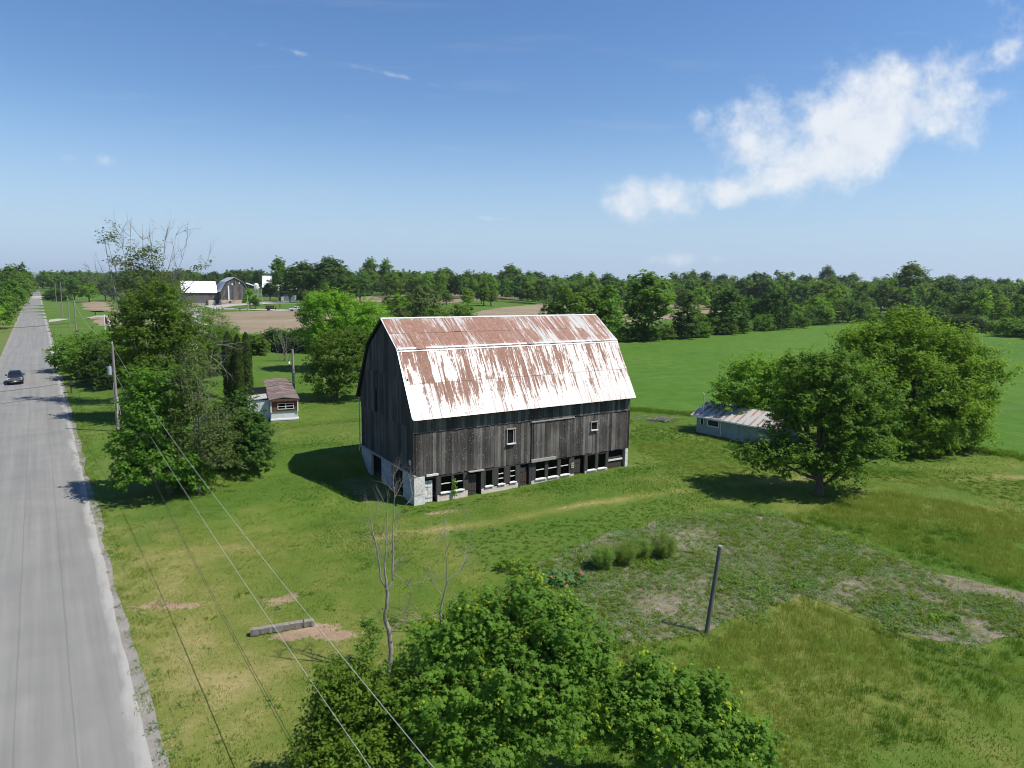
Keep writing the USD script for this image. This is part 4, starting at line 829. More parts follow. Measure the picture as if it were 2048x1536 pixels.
for px_, py_, l in ((212, 462, 1), (262, 440, 1), (285, 448, 1), (305, 462, 1), (352, 470, 1), (372, 492, 1), (190, 505, 1), (330, 480, 1), (240, 470, 1), (175, 530, .8), (410, 530, .7)):
    q = at_depth(px_, py_, b) - b; tt = np.linspace(0, 1, 8)[:, None]; md = fk + (q - fk) * .45 + np.array([(q - fk)[0] * .25, rr.normal() * .6, -.5])
    pts = (1 - tt) ** 2 * fk + 2 * tt * (1 - tt) * md + tt ** 2 * q; mb.tube(pts, np.linspace(.085, .012, 8), 5, cap=False)
    for k in range(9):
        i = rr.integers(2, 8); twigs(mb, pts[i], unit(pts[i] - pts[i - 1]) + rr.normal(size=3) * .5, rr.uniform(1.2, 2.8), .035, rr, 2, sides=3)
for k in range(34):
    q = at_depth(rr.uniform(270, 440), rr.uniform(610, 720), b) - b; twigs(mb, q, (rr.uniform(-.3, 1.0), rr.normal() * .5, rr.uniform(-.5, .4)), rr.uniform(2.5, 4.5), .05, rr, 2, sides=3, up=-.05)
obj('bare_limbs', mb, M_DEADWOOD, hd_)
b = at(392, 818)
tree('flowering_tree', 'tree with white blossom patches beside the half-dead tall tree', b, lobes_px(b, [(383, 642, 22, 24, 0), (372, 668, 22, 20, -.3), (400, 668, 18, 14, 0), (385, 700, 16, 14, 0)]), L_PALE, 90, 26, .42, .22, 'diamond', 36, .15, shell=.4)
b = at(425, 752)
tree('leafy_tree', 'bushy green tree behind the blossom, left of the columnar cedars', b, lobes_px(b, [(400, 690, 42, 42, 0), (440, 690, 44, 34, 0), (420, 650, 40, 28, .5), (370, 640, 36, 36, .8), (350, 690, 40, 40, 0)]), L_MID, 420, 28, .85, .32, 'sprig', 37, .25)
# columnar cedars: flat sprays hugging the column
def cedar(px, py, top, hw, seed, label):
    b = at(px, py); h = height_at(b, top); w = _px(hw, b); rng = np.random.default_rng(seed); t = thing('columnar_cedar', label, 'cedar tree', b, 0, 'columnar cedars beside the mobile home')
    n = 5200; z = rng.random(n) ** .9; a = rng.uniform(0, 6.283, n); prof = np.minimum(1, z * 9 + .55) * np.minimum(1, (1 - z) * 4.5) ** .55
    rad = w * prof * (.82 + .3 * meshkit.noise(np.stack([np.cos(a) * 2.5, np.sin(a) * 2.5, z * 16], 1), seed)) * (1 - .28 * rng.random(n) ** 2)
    p = np.stack([np.cos(a) * rad, np.sin(a) * rad, .1 + z * (h - .1)], 1); nr = unit(np.stack([np.cos(a), np.sin(a), .25 * np.ones(n)], 1) + .4 * rng.normal(size=(n, 3)))
    obj('crown', leaves_mesh(p, nr, .24 * rng.uniform(.6, 1.4, n), 'diamond', rng, -1.2), L_CEDAR, t); obj('trunk', MB().tube([(0, 0, -.2), (0, 0, h * .9)], [.12, .02], 6), M_BARK, t)
cedar(461, 800, 662, 12, 41, 'leftmost tall columnar cedar by the mobile home')
cedar(480, 806, 668, 10, 42, 'middle columnar cedar by the mobile home')
cedar(497, 802, 664, 10, 43, 'rightmost columnar cedar, nearest the mobile home roof')
# foreground maples, seen from above
def grow_maple(name, label, base, lobes, m, clumps, per, cr, leaf, seed, tr=.2, shell=.35, shape='maple', tips=True):
    rng = np.random.default_rng(seed); t = thing(name, label, 'tree', base); p, n, c = crown_points(lobes, clumps, per, cr, rng, shell, .65, .42, .36, seed)
    sz = leaf * rng.uniform(.45, 1.45, len(p)); tb = MB(); L = np.asarray(lobes, float)
    limbs(tb, (0, 0, -.3), [l[:3] + unit(rng.normal(size=3)) * l[3:6] * .5 for l in L for _ in range(2)], tr, rng, .25, trunk_top=(L[:, :3].mean(0) + np.array([0, 0, .5])))
    for q in c[rng.choice(len(c), min(len(c), 90), replace=False)]:
        s = L[np.argmin(np.linalg.norm(L[:, :3] - q, axis=1)), :3]; s = s + (q - s) * .25; tb.tube([s, (s + q) / 2 + rng.normal(size=3) * .08, q], [.022, .014, .006], 4, cap=False)
    obj('trunk', tb, M_BARK, t, True)
    obj('crown', leaves_mesh(p, n, sz, shape, rng, .25), m, t)
    if tips:                                                    # pale yellow-green young shoots at the ends
        q = c[rng.choice(len(c), len(c) // 6, replace=False)]; q = q + unit(q - L[:, :3].mean(0)) * cr * .9; q = np.repeat(q, 9, 0) + rng.normal(size=(len(q) * 9, 3)) * np.array([.09, .09, .11]) + np.array([0, 0, cr * .55])
        obj('young_shoots', leaves_mesh(q, unit(rng.normal(size=q.shape) + np.array([0, 0, .8])), .12 * rng.uniform(.6, 1.4, len(q)), 'maple', rng), L_SHOOT, t)
    return t
L_SHOOT = leaf_material('young_shoot_look', (.22, .33, .025), (.34, .44, .04), (.46, .52, .08), .4)
def ground_pt(x, y): return np.array([x, y, float(hgt(x, y))])
b = ground_pt(.3, 20.2)
grow_maple('maple_tree', 'largest foreground maple at the bottom centre of the view', b, lobes_px(b, [(1060, 1215, 62, 52, 1.2), (970, 1262, 72, 60, .6), (1120, 1290, 82, 70, .6), (900, 1310, 70, 62, 0), (1020, 1360, 120, 90, 0), (1160, 1360, 66, 60, 0), (880, 1420, 85, 75, -.6), (1100, 1450, 105, 75, -.8), (960, 1500, 110, 70, -1.2), (1190, 1330, 30, 34, 0)]), L_MAPLE, 1000, 28, .46, .185, 51, .16)
b = ground_pt(5.4, 19.6)
grow_maple('maple_tree', 'foreground maple with pale young shoots right of the largest one', b, lobes_px(b, [(1300, 1390, 52, 56, .6), (1390, 1420, 70, 56, .3), (1250, 1450, 62, 60, 0), (1330, 1480, 85, 60, -.4), (1440, 1480, 66, 50, 0), (1500, 1500, 52, 46, 0), (1290, 1345, 18, 26, .6), (1420, 1385, 14, 20, .5)]), L_MAPLE, 560, 28, .40, .175, 52, .12)
b = ground_pt(-4.5, 19.4)
grow_maple('boxelder_tree', 'lighter green foreground tree left of the largest maple', b, lobes_px(b, [(700, 1390, 72, 62, .4), (760, 1440, 70, 60, 0), (650, 1450, 36, 62, 0), (720, 1500, 110, 62, -.4), (640, 1520, 56, 40, -.6), (815, 1390, 36, 40, .4)]), leaf_material('boxelder_leaf_look', (.075, .150, .014), (.125, .225, .022), (.20, .30, .036), .4), 820, 30, .36, .12, 53, .12, shape='diamond', tips=False)
# ------------------------------------------------------------------ poles and wires
M_POLE = paint('utility_pole_look', (.23, .205, .18), .92, .22, 3, .1, bump=.3, stretch=(5, 5, .5))
M_POLE2 = paint('old_post_look', (.105, .098, .09), .92, .3, 3, .1, bump=.4, stretch=(5, 5, .5))
M_PIN = paint('insulator_look', (.62, .63, .64), .35, .05, 5, .5)
M_WIRE_L = paint('bare_wire_look', (.46, .47, .46), .5, .05, 3, .4, .2)
M_WIRE_D = paint('dark_cable_look', (.035, .035, .036), .7, .05, 3, .3)
M_CAN = paint('transformer_look', (.42, .45, .47), .4, .06, 3, .5, .2)
M_WHITE = paint('white_paint_look', (.72, .72, .71), .55, .05, 4, .4)
M_OFFW = paint('weathered_white_siding_look', (.60, .61, .61), .6, .10, 2, .35, bump=.1)
POLES = []
def pole(base, h, label, r=.15, can=False, gear=True):
    t = thing('utility_pole', label, 'utility pole', base); obj('shaft', MB().tube([(0, 0, -.4), (0, 0, h * .5), (0, 0, h)], [r * 1.1, r * .9, r * .66], 10), M_POLE, t, 40)
    obj('insulator', MB().tube([(0, 0, h), (0, 0, h + .10), (0, 0, h + .16), (0, 0, h + .22)], [.03, .06, .04, .05], 8), M_PIN, t)
    if gear:
        obj('bracket', MB().beam((.05, 0, h - 1.0), (-.32, 0, h - .9), .05), M_METALPIPE, t)
        obj('bracket', MB().beam((0, 0, h * .68), (.3, 0, h * .68), .06), M_METALPIPE, t)
    if can:
        c = obj('transformer', MB().tube([(-.42, 0, h - 3.4), (-.42, 0, h - 3.36), (-.42, 0, h - 2.56), (-.42, 0, h - 2.5)], [.20, .24, .24, .20], 14), M_CAN, t, 40)
        obj('bushing', MB().tube([(-.42, 0, h - 2.5), (-.42, 0, h - 2.28)], [.05, .03], 8), M_PIN, c); obj('hanger', MB().beam((-.2, 0, h - 2.9), (0, 0, h - 2.9), .08, .3), M_METALPIPE, c)
        obj('conduit', MB().tube([(-.1, -.1, h * .02), (-.13, -.1, h * .56)], .035, 6), M_PIN, t)
        obj('guard', MB().tube([(.16, -.02, 3.3), (.16, -.02, 3.7)], .07, 8), M_PIN, t)
        obj('guy_wire', MB().tube([(.14, 0, 3.6), (.62, -1.2, 0.0)], .015, 4), M_WIRE_L, t); obj('guy_wire', MB().tube([(.14, 0, 3.6), (1.25, -1.0, 0.0)], .015, 4), M_WIRE_L, t)
        obj('guy_marker', MB().tube([(.50, -.92, .7), (.62, -1.2, 0.0)], .045, 6), M_YELLOW, t)
    POLES.append((np.array(base, float), h)); return t
b1 = at(237, 862); pole(b1, 9.6, 'nearest utility pole by the road, with a grey transformer can', .17, True)
pole(at(155, 690), 10.8, 'second utility pole, rising out of the roadside bushes', .17)
pole(at(140, 655), 10.2, 'third utility pole along the road, left of the flag', .15)
pole(at(126, 634), 14.3, 'fourth and tallest utility pole on the right side of the road', .17)
pole(at(114, 618), 12.6, 'farthest utility pole, among the trees at the road bend', .17, gear=False)
def road_pt(a, s, z): p = ROAD_P + ROAD_D * a + ROAD_N * s; return np.array([p[0], p[1], z])
def wire(label, pts, r, m, group=None): return obj('overhead_wire', MB().tube(pts, r, 5, cap=False), m, None, True, label, 'wire', group)
aa = np.linspace(60.4, -66, 60)
wire('upper bare wire from the nearest pole down across the lawn to the bottom', [road_pt(a, -3.8, 6.38 + .00079 * (a + 3) ** 2) for a in aa], .0075, M_WIRE_L)
wire('lower bare wire from the nearest pole passing over the timber beam', [road_pt(a, -3.8, 4.18 + .00060 * (a + 3) ** 2) for a in aa], .0075, M_WIRE_L)
wire('left one of the two dark cables low over the roadside lawn', [road_pt(a, -3.1, 2.28 + .00095 * (a + 4) ** 2) for a in aa], .009, M_WIRE_D)
wire('right one of the two dark cables low over the roadside lawn', [road_pt(a, -3.14, 2.40 + .00092 * (a + 4) ** 2) for a in aa], .009, M_WIRE_D)
def span(label, p, q, sag, r, m):
    t = np.linspace(0, 1, 16)[:, None]; pts = p + (q - p) * t - np.array([0, 0, 1]) * (4 * sag * t * (1 - t)); return wire(label, pts, r, m)
tops = [b + np.array([0, 0, h]) for b, h in POLES]; ND = ('nearest', 'second', 'third', 'fourth', 'farthest')
for k in range(4):
    span(f'bare wire between the {ND[k]} and {ND[k+1]} utility poles', tops[k], tops[k + 1], 1.6, .014, M_WIRE_L)
span('dark cable low between the nearest and second utility poles', tops[0] - [0, 0, 3.2], tops[1] - [0, 0, 4.2], 1.6, .02, M_WIRE_D)
L_ = ROAD_N * 26
span('thick dark cable crossing the road from the second pole', tops[1] - [0, 0, 5.2], tops[1] - [0, 0, 5.8] + [L_[0] - 4, L_[1] - 4, 0], .8, .05, M_WIRE_D)
span('service wire crossing the road just above the pickup truck', tops[0] - [0, 0, 3.4], tops[0] - [0, 0, 4.4] + [L_[0], L_[1], 0], .7, .02, M_WIRE_D)
span('lower service wire crossing the road in front of the pickup truck', tops[0] - [0, 0, 4.6], tops[0] - [0, 0, 5.6] + [L_[0], L_[1], 0], .7, .016, M_WIRE_D)
b = at(588, 792); t = thing('yard_light_pole', 'weathered wooden pole with a small lamp behind the mobile home', 'pole', b)
h = height_at(b, 697); obj('shaft', MB().tube([(0, 0, -.3), (0, 0, h)], [.20, .15], 10), M_GREYWOOD, t, 40)
obj('lamp_arm', MB().tube([(0, 0, h - 1.9), (-.35, -.1, h - 1.8), (-.45, -.1, h - 1.85)], .03, 6), M_METALPIPE, t); obj('lamp', MB().tube([(-.5, -.1, h - 1.78), (-.5, -.1, h - 1.95), (-.5, -.1, h - 2.1)], [.06, .14, .17], 10), M_WHITE, t)
# the old leaning post in the garden and its wire
b = at(1413, 1268); tp = at_depth(1440, 1093, b); t = thing('garden_post', 'dark leaning wooden post standing at the edge of the garden', 'post', b)
d = tp - b; obj('shaft', MB().tube([-d * .06, d * .5, d], [.115, .105, .095], 12), M_POLE2, t, 40); obj('cap', MB().tube([d * .995, d * 1.012], [.105, .10], 12), M_METALPIPE, t)
q1, q2 = at(1545, 1178) + [0, 0, .5], at(2070, 1400) + [0, 0, .5]
tt = np.linspace(0, 1, 20)[:, None]; wire('thin dark fence wire across the tall grass at lower right', q1 + (q2 - q1) * tt - np.array([0, 0, .5]) * tt * (1 - tt), .011, M_WIRE_D)
# timber beam on the lawn
b = at(564, 1266); a_, c_ = at(501, 1271), at(628, 1250); d = (c_ - a_) / np.linalg.norm(c_ - a_); L2 = np.linalg.norm(c_ - a_) / 2
t = thing('timber_beam', 'grey weathered squared timber beam lying on the lawn', 'beam', (a_ + c_) / 2, math.atan2(d[1], d[0]))
rng = np.random.default_rng(4); g = np.linspace(-L2, L2, 25); sec = np.array([(-.15, .03), (.15, .03), (.16, .30), (-.15, .31)]); V = []
for gi in g:
    o = rng.normal(size=(4, 2)) * .012; V.append(np.column_stack([np.full(4, gi), sec + o]))
V = np.vstack(V); F = []
for i in range(24):
    for k in range(4): F.append([4 * i + k, 4 * i + (k + 1) % 4, 4 * (i + 1) + (k + 1) % 4, 4 * (i + 1) + k])
F = np.array(F)[:, ::-1]; F = np.vstack([F[:, [0, 1, 2]], F[:, [0, 2, 3]], [[0, 1, 2], [0, 2, 3], [98, 97, 96], [99, 98, 96]]])
obj('timber', (V, F), paint('old_timber_look', (.195, .178, .155), .92, .35, 3, .1, bump=.5, stretch=(.8, 9, 9)), t); obj('end_strap', MB().box(L2 - .5, -.175, .02, L2 - .46, .175, .33), M_POST, t); obj('bearer', MB().box(-L2 + .2, -.2, -.08, -L2 + .36, .2, .03), M_POST, t)
# mailbox
b = at(143, 786); t = thing('mailbox', 'black roadside mailbox on a dark post', 'mailbox', b, math.atan2(ROAD_D[1], ROAD_D[0]))
obj('post', MB().box(-.09, -.09, -.3, .09, .09, 1.3), M_POST, t)
a = np.linspace(0, np.pi, 10); obj('box', MB().prism([(-.24, 1.32), (.24, 1.32)] + [(.24 * math.cos(x), 1.55 + .22 * math.sin(x)) for x in a], -.42, .42, 0), M_WIRE_D, t)
obj('shelf', MB().box(-.42, -.3, 1.27, .42, .3, 1.315), M_POST, t)
b = at(120, 710); t = thing('mailbox', 'small white mailbox on a thin post by the driveway entrance', 'mailbox', b, math.atan2(ROAD_D[1], ROAD_D[0]))
obj('post', MB().box(-.05, -.05, -.3, .05, .05, 1.2), M_POST, t); obj('box', MB().prism([(-.3, 1.2), (.3, 1.2)] + [(.3 * math.cos(x), 1.45 + .2 * math.sin(x)) for x in a], -.45, .45, 0), M_WHITE, t)
# flag on its pole
b = at(211, 668); h = height_at(b, 631); t = thing('flagpole', 'white flagpole carrying a red and white flag beyond the bushes', 'flagpole', b)
obj('pole', MB().tube([(0, 0, -.5), (0, 0, h)], [.16, .11], 8), M_WHITE, t); obj('finial', trimesh.creation.icosphere(1, .16).apply_translation((0, 0, h + .1)), M_WHITE, t)
fl = thing('flag', 'red and white flag hanging slack in folds from its white pole', 'flag', b)
M_RED = paint('flag_red_look', (.50, .03, .03), .8, .08, 3); M_FLAGW = paint('flag_white_look', (.75, .75, .74), .8, .04, 3)
hf, wf = 2.1, 3.6
def flagpt(u, v):                                                # hangs slack: the fly droops
    x = .16 + wf * u * .62; z = h - .25 - hf * (1 - v) * (1 - .25 * u) - wf * u * .55; y = .22 * np.sin(u * 9 + v * 1.5) * (.3 + u); return np.stack([x, y, z], -1)
def flagpatch(u0, u1):
    U_, V_ = np.meshgrid(np.linspace(u0, u1, 9), np.linspace(0, 1, 7)); p = flagpt(U_, V_).reshape(-1, 3); ii, jj = np.meshgrid(np.arange(6), np.arange(8), indexing='ij')
    return p, np.stack([ii * 9 + jj, ii * 9 + jj + 1, (ii + 1) * 9 + jj + 1, (ii + 1) * 9 + jj], -1).reshape(-1, 4)
for (u0, u1, m_) in ((0, .25, M_RED), (.25, .75, M_FLAGW), (.75, 1, M_RED)): obj('panel', flagpatch(u0, u1), m_, fl, True)
ml = np.array([(0, .42), (.07, .26), (.18, .31), (.14, .08), (.28, .16), (.36, .05), (.22, -.10), (.25, -.18), (.03, -.15), (.03, -.34)]); ml = np.vstack([ml, (ml * [-1, 1])[::-1]])
lp = flagpt(.5 + ml[:, 0] * .5, .5 + ml[:, 1]); c_ = lp.mean(0); nl = len(lp); off = np.array([0, -.04, 0])
obj('leaf_emblem', (np.vstack([lp + off, [c_ + off], lp - off, [c_ - off]]), np.array([[i, (i + 1) % nl, nl] for i in range(nl)] + [[nl + 1 + (i + 1) % nl, nl + 1 + i, 2 * nl + 1] for i in range(nl)])), M_RED, fl)

# ------------------------------------------------------------------ pickup trucks (x forward)
M_CARGLASS = mat('car_glass_look', {'p': ('principled_bsdf', {'base_color': (.012, .015, .02), 'roughness': .08, 'specular_ior_level': .35})})
M_TYRE = paint('tyre_look', (.018, .018, .018), .85, .1, 5, .2); M_RIM = paint('rim_look', (.35, .36, .37), .3, .05, 5, .5, .8)
M_CHROME = paint('chrome_look', (.72, .73, .74), .18, .03, 5, .5, .9); M_LAMPGL = paint('headlamp_look', (.85, .86, .86), .15, .02, 5, .6); M_GRILLE = paint('grille_look', (.02, .02, .022), .5, .1, 5, .4)
M_PLATE = paint('plate_look', (.72, .74, .76), .5, .05, 5, .3)
def carpaint(name, col): return mat(name, {'p': ('principled_bsdf', {'base_color': col, 'roughness': .35, 'coat_weight': .35, 'coat_roughness': .08})})
def loft(sections, cap=True):
    """closed skin through sections of equal point count"""
    V = np.array(sections, float); n, k = V.shape[:2]; F = []
    for i in range(n - 1):
        for j in range(k): F.append([i * k + j, i * k + (j + 1) % k, (i + 1) * k + (j + 1) % k, (i + 1) * k + j])
    F = np.array(F); T = np.vstack([F[:, [0, 1, 2]], F[:, [0, 2, 3]]]); v = V.reshape(-1, 3)
    ca, cb = len(v), len(v) + 1; v = np.vstack([v, V[0].mean(0), V[-1].mean(0)]); j = np.arange(k); j2 = (j + 1) % k
    T = np.vstack([T, np.stack([j2, j, np.full(k, ca)], 1), np.stack([(n - 1) * k + j, (n - 1) * k + j2, np.full(k, cb)], 1)])
    m = trimesh.Trimesh(v, T, process=False); 
    if m.volume < 0: m.invert()
    return m
def ring(x, w, z0, z1, r=.10, tw=None):
    """rounded box section across the car at x"""
    tw = w if tw is None else tw
    return [(x, -w + r, z0), (x, w - r, z0), (x, w, z0 + r), (x, (w + tw) / 2, (z0 + z1) / 2), (x, tw, z1 - r), (x, tw - r, z1), (x, -tw + r, z1), (x, -tw, z1 - r), (x, -(w + tw) / 2, (z0 + z1) / 2), (x, -w, z0 + r)]
def pickup(label, loc, rz, paint_m, cap=False):
    t = thing('pickup_truck', label, 'pickup truck', loc, rz)
    obj('body', loft([ring(-2.9, .93, .55, 1.18, .06), ring(-2.86, .99, .5, 1.24, .07), ring(-1.0, 1.0, .45, 1.25, .07), ring(.9, 1.0, .45, 1.24, .08), ring(1.1, 1.0, .45, 1.21, .10, .97), ring(2.55, .98, .5, 1.14, .12, .92), ring(2.82, .94, .55, 1.08, .12, .84), ring(2.9, .86, .6, 1.0, .10, .78)]), paint_m, t, 45)
    obj('cab', loft([ring(-1.05, .9, 1.2, 1.55, .06, .86), ring(-.95, .90, 1.2, 1.86, .08, .74), ring(-.6, .91, 1.2, 1.93, .10, .72), ring(.25, .92, 1.2, 1.90, .10, .72), ring(.55, .92, 1.2, 1.78, .08, .74), ring(1.22, .93, 1.17, 1.24, .02, .90)]), paint_m, t, 40)
    obj('windshield', MB().hexa([(1.16, -.80, 1.29), (1.16, .80, 1.29), (1.12, .80, 1.28), (1.12, -.80, 1.28), (.56, -.68, 1.81), (.56, .68, 1.81), (.52, .68, 1.80), (.52, -.68, 1.80)]), M_CARGLASS, t)
    for s in (-1, 1):
        obj('side_window', MB().hexa([(-.85, s * .91, 1.30), (.80, s * .935, 1.30), (.80, s * .89, 1.30), (-.85, s * .87, 1.30), (-.75, s * .80, 1.75), (.38, s * .80, 1.75), (.38, s * .76, 1.75), (-.75, s * .76, 1.75)]), M_CARGLASS, t)
        mr = obj('mirror', MB().box(.82, s * 1.0 if s > 0 else -1.24, 1.25, .98, s * 1.24 if s > 0 else -1.0, 1.48), M_GRILLE, t)
        hl = obj('headlight', MB().box(2.72, min(s * .60, s * .90), .84, 2.91, max(s * .60, s * .90), 1.06), M_GRILLE, t)
        obj('light_strip', MB().box(2.74, min(s * .58, s * .90), 1.02, 2.935, max(s * .58, s * .90), 1.07).box(2.74, min(s * .86, s * .92), .84, 2.93, max(s * .86, s * .92), 1.02).box(2.74, min(s * .58, s * .90), .80, 2.935, max(s * .58, s * .90), .84), M_LAMPGL, hl)
        obj('fog_lamp', MB().box(2.86, min(s * .7, s * .82), .56, 2.94, max(s * .7, s * .82), .62), M_LAMPGL, t)
        for x in (1.85, -1.75):
            w = obj('wheel', trimesh.creation.cylinder(.41, .28, sections=20, transform=trimesh.transformations.translation_matrix((x, s * .87, .41)) @ trimesh.transformations.rotation_matrix(np.pi / 2, [1, 0, 0])), M_TYRE, t, 40)
            obj('rim', trimesh.creation.cylinder(.26, .03, sections=16, transform=trimesh.transformations.translation_matrix((x, s * 1.02, .41)) @ trimesh.transformations.rotation_matrix(np.pi / 2, [1, 0, 0])), M_RIM, w)
    g = obj('grille', MB().box(2.8, -.55, .70, 2.93, .55, 1.04), M_GRILLE, t)
    for z in (.78, .86, .94): obj('grille_bar', MB().box(2.932, -.52, z, 2.945, .52, z + .025), M_CHROME, g)
    obj('grille_trim', MB().box(2.90, -.57, 1.04, 2.96, .57, 1.075).box(2.90, -.57, .665, 2.96, .57, .70), M_CHROME, g)
    obj('bumper', MB().box(2.75, -.92, .42, 2.98, .92, .62), M_GRILLE, t); obj('bumper_strip', MB().box(2.9, -.5, .45, 3.0, .5, .50), M_CHROME, t); obj('licence_plate', MB().box(2.985, -.16, .52, 3.0, .16, .64), M_PLATE, t)
    if cap:
        obj('bed_cap', loft([ring(-2.85, .90, 1.2, 1.78, .08, .80), ring(-2.7, .91, 1.2, 1.9, .08, .78), ring(-1.15, .91, 1.2, 1.9, .08, .78), ring(-1.08, .9, 1.2, 1.86, .08, .78)]), paint_m, t, 40)
        for s in (-1, 1): obj('cap_window', MB().box(-2.5, min(s * .84, s * .875), 1.45, -1.3, max(s * .84, s * .875), 1.72), M_CARGLASS, t)
    else: obj('bed_liner', MB().box(-2.8, -.84, 1.235, -1.1, .84, 1.262), M_GRILLE, t)
    return t
q = at(31, 771); rdz = math.atan2(-ROAD_D[1], -ROAD_D[0])
fp = q[:2] + ROAD_D * 2.9; pickup('black pickup truck driving toward the viewer on the road', (fp[0], fp[1], .09), rdz, carpaint('black_car_paint', (.012, .016, .026)))
q = at(592, 622); pickup('white pickup truck with a bed cap parked by the distant field', q, math.radians(180), carpaint('white_car_paint', (.72, .73, .74)), True)

# ------------------------------------------------------------------ mobile home
M_TRROOF = noisy('rust_brown_roof_look', [(0, (.085, .058, .050)), (.4, (.16, .118, .104)), (.7, (.27, .225, .205)), (1, (.40, .36, .34))], (.35, 1.4, 5.0), (.7, 1, .6), rough=.8, bump=.2, stretch=(.35, 2.2, 1), obj_space=True)
M_TRPANEL = paint('brown_panel_look', (.135, .066, .048), .8, .35, 2.5, .15)
M_MAROON = paint('maroon_trim_look', (.12, .055, .048), .75, .2, 3, .2)
b = np.array([-28.5, 79.3, float(hgt(-28.5, 79.3))]); W_ = 3.15; yaw = math.radians(22)
yaw_len = yaw                                                   # local x along the front end, y away
tr = thing('mobile_home', 'white mobile home with a rusty brown roof behind the shrubs', 'mobile home', (b[0], b[1], float(b[2])), yaw_len)
LN = 16.5
obj('body', MB().box(.06, .06, .34, W_ - .06, LN, 2.72), M_OFFW, tr)
obj('skirting', MB().box(.0, .0, -.3, W_, LN, .18), M_GREYWOOD, tr); obj('base_strip', MB().box(-.02, -.03, .18, W_ + .02, LN, .34), M_WHITE, tr)
fpn = obj('front_panel', MB().box(.14, -.05, 1.28, W_ - .14, .058, 2.45), M_TRPANEL, tr, label='brown front panel with a double window')
wn = obj('window', MB().box(.80, -.10, 1.50, .87, -.052, 2.22).box(2.58, -.10, 1.50, 2.65, -.052, 2.22).box(1.68, -.10, 1.50, 1.76, -.052, 2.22).box(.87, -.10, 1.50, 2.58, -.052, 1.56).box(.87, -.10, 2.16, 2.58, -.052, 2.22), M_WHITE, fpn)
for x0, x1 in ((.87, 1.68), (1.76, 2.58)):
    obj('pane', MB().box(x0, -.066, 1.56, x1, -.056, 2.16), M_PANE, wn)
    obj('sash_bar', MB().box(x0, -.095, 1.84, x1, -.068, 1.89), M_WHITE, wn)
for x0 in (.0, W_ - .13): obj('corner_trim', MB().box(x0, -.09, 1.15, x0 + .13, -.0, 2.72), M_WHITE, tr)
obj('roof_fascia', MB().box(-.08, -.30, 2.50, W_ + .12, -.22, 2.74), M_MAROON, tr)
rm = MB().prism([(-.14, 2.70), (W_ / 2, 2.95), (W_ + .16, 2.70), (W_ + .16, 2.76), (W_ / 2, 3.02), (-.14, 2.76)], -.32, LN + .2, 1); rf = obj('roof', rm, M_TRROOF, tr)
for k in range(27):
    y = .1 + k * .6; obj('roof_seam', MB().prism([(-.14, 2.762), (W_ / 2, 3.022), (W_ + .16, 2.762), (W_ + .16, 2.80), (W_ / 2, 3.06), (-.14, 2.80)], y, y + .07, 1), M_TRROOF, rf)
obj('side_window', MB().box(-.01, 1.5, 1.45, .05, 2.3, 2.3), M_CARGLASS, tr)
pr = obj('porch_roof', MB().hexa([(-2.6, 2.2, 2.30), (-.02, 2.2, 2.55), (-.02, 5.6, 2.55), (-2.6, 5.6, 2.30), (-2.6, 2.2, 2.36), (-.02, 2.2, 2.61), (-.02, 5.6, 2.61), (-2.6, 5.6, 2.36)]), M_ROOF, tr)
for k in range(6): obj('sheet_seam', MB().hexa([(-2.6, 2.3 + k * .62, 2.365), (-.02, 2.3 + k * .62, 2.615), (-.02, 2.36 + k * .62, 2.615), (-2.6, 2.36 + k * .62, 2.365), (-2.6, 2.3 + k * .62, 2.39), (-.02, 2.3 + k * .62, 2.64), (-.02, 2.36 + k * .62, 2.64), (-2.6, 2.36 + k * .62, 2.39)]), M_ZINC, pr)
obj('porch_wall', MB().box(-2.5, 2.35, -.2, .0, 2.45, 2.3), M_OFFW, tr); obj('porch_back', MB().box(-2.5, 5.4, -.2, .0, 5.5, 2.3).box(-2.5, 2.45, -.2, -2.4, 5.4, 2.3), M_OFFW, tr)
obj('porch_gable', MB().prism([(5.6, 2.6), (7.2, 2.6), (6.4, 3.3)], -1.9, -.15, 0), M_DARK, tr)

# ------------------------------------------------------------------ low shed on the right
M_SHEDROOF = None
def shed_roof():
    n = {'tc': ('texture_coordinate', {}), 'sep': ('separate_xyz', {}), 'n': ('noise_texture', {'scale': 1.0, 'detail': 4.0}), 'm': ('mapping', {'scale': (2.5, .25, 1)}),
         'md': ('math', {'math_type': 'fraction'}), 'dv': ('math', {'math_type': 'divide', 'value2': .80}), 'c': ('math', {'math_type': 'compare', 'value2': .5, 'value3': .17}),
         'th': ('map_range', {'from_min': .36, 'from_max': .54, 'clamp': True}), 'mu': ('math', {'math_type': 'multiply'}), 'f': ('math', {'math_type': 'multiply', 'value2': .85}),
         'mix': ('mix_color', {'a': (.40, .395, .375), 'b': (.30, .115, .08)}), 'p': ('principled_bsdf', {'roughness': .65, 'metallic': .0, 'specular_ior_level': .4})}
    l = [('tc.object', 'sep.vector'), ('sep.x', 'dv.value1'), ('dv.value', 'md.value1'), ('md.value', 'c.value1'), ('tc.object', 'm.vector'), ('m.vector', 'n.vector'), ('n.fac', 'th.value'), ('c.value', 'mu.value1'), ('th.result', 'mu.value2'), ('mu.value', 'f.value1'), ('f.value', 'mix.fac'), ('mix.result', 'p.base_color')]
    return mat('shed_roof_look', n, l)
M_SHEDROOF = shed_roof()
M_SHEDWALL = paint('shed_wall_look', (.25, .28, .27), .8, .1, 2.0, .2, bump=.1)
c1 = at(1392, 864); c2 = at(1510, 889); dd = c2 - c1; yaw = math.atan2(dd[1], dd[0])
sh = thing('metal_roof_shed', 'low whitish shed with a rust-striped metal roof beside the trees', 'shed', (c1[0], c1[1], 0), yaw)
SL, SW, SE, SR = 9.6, 5.4, 2.05, 3.15
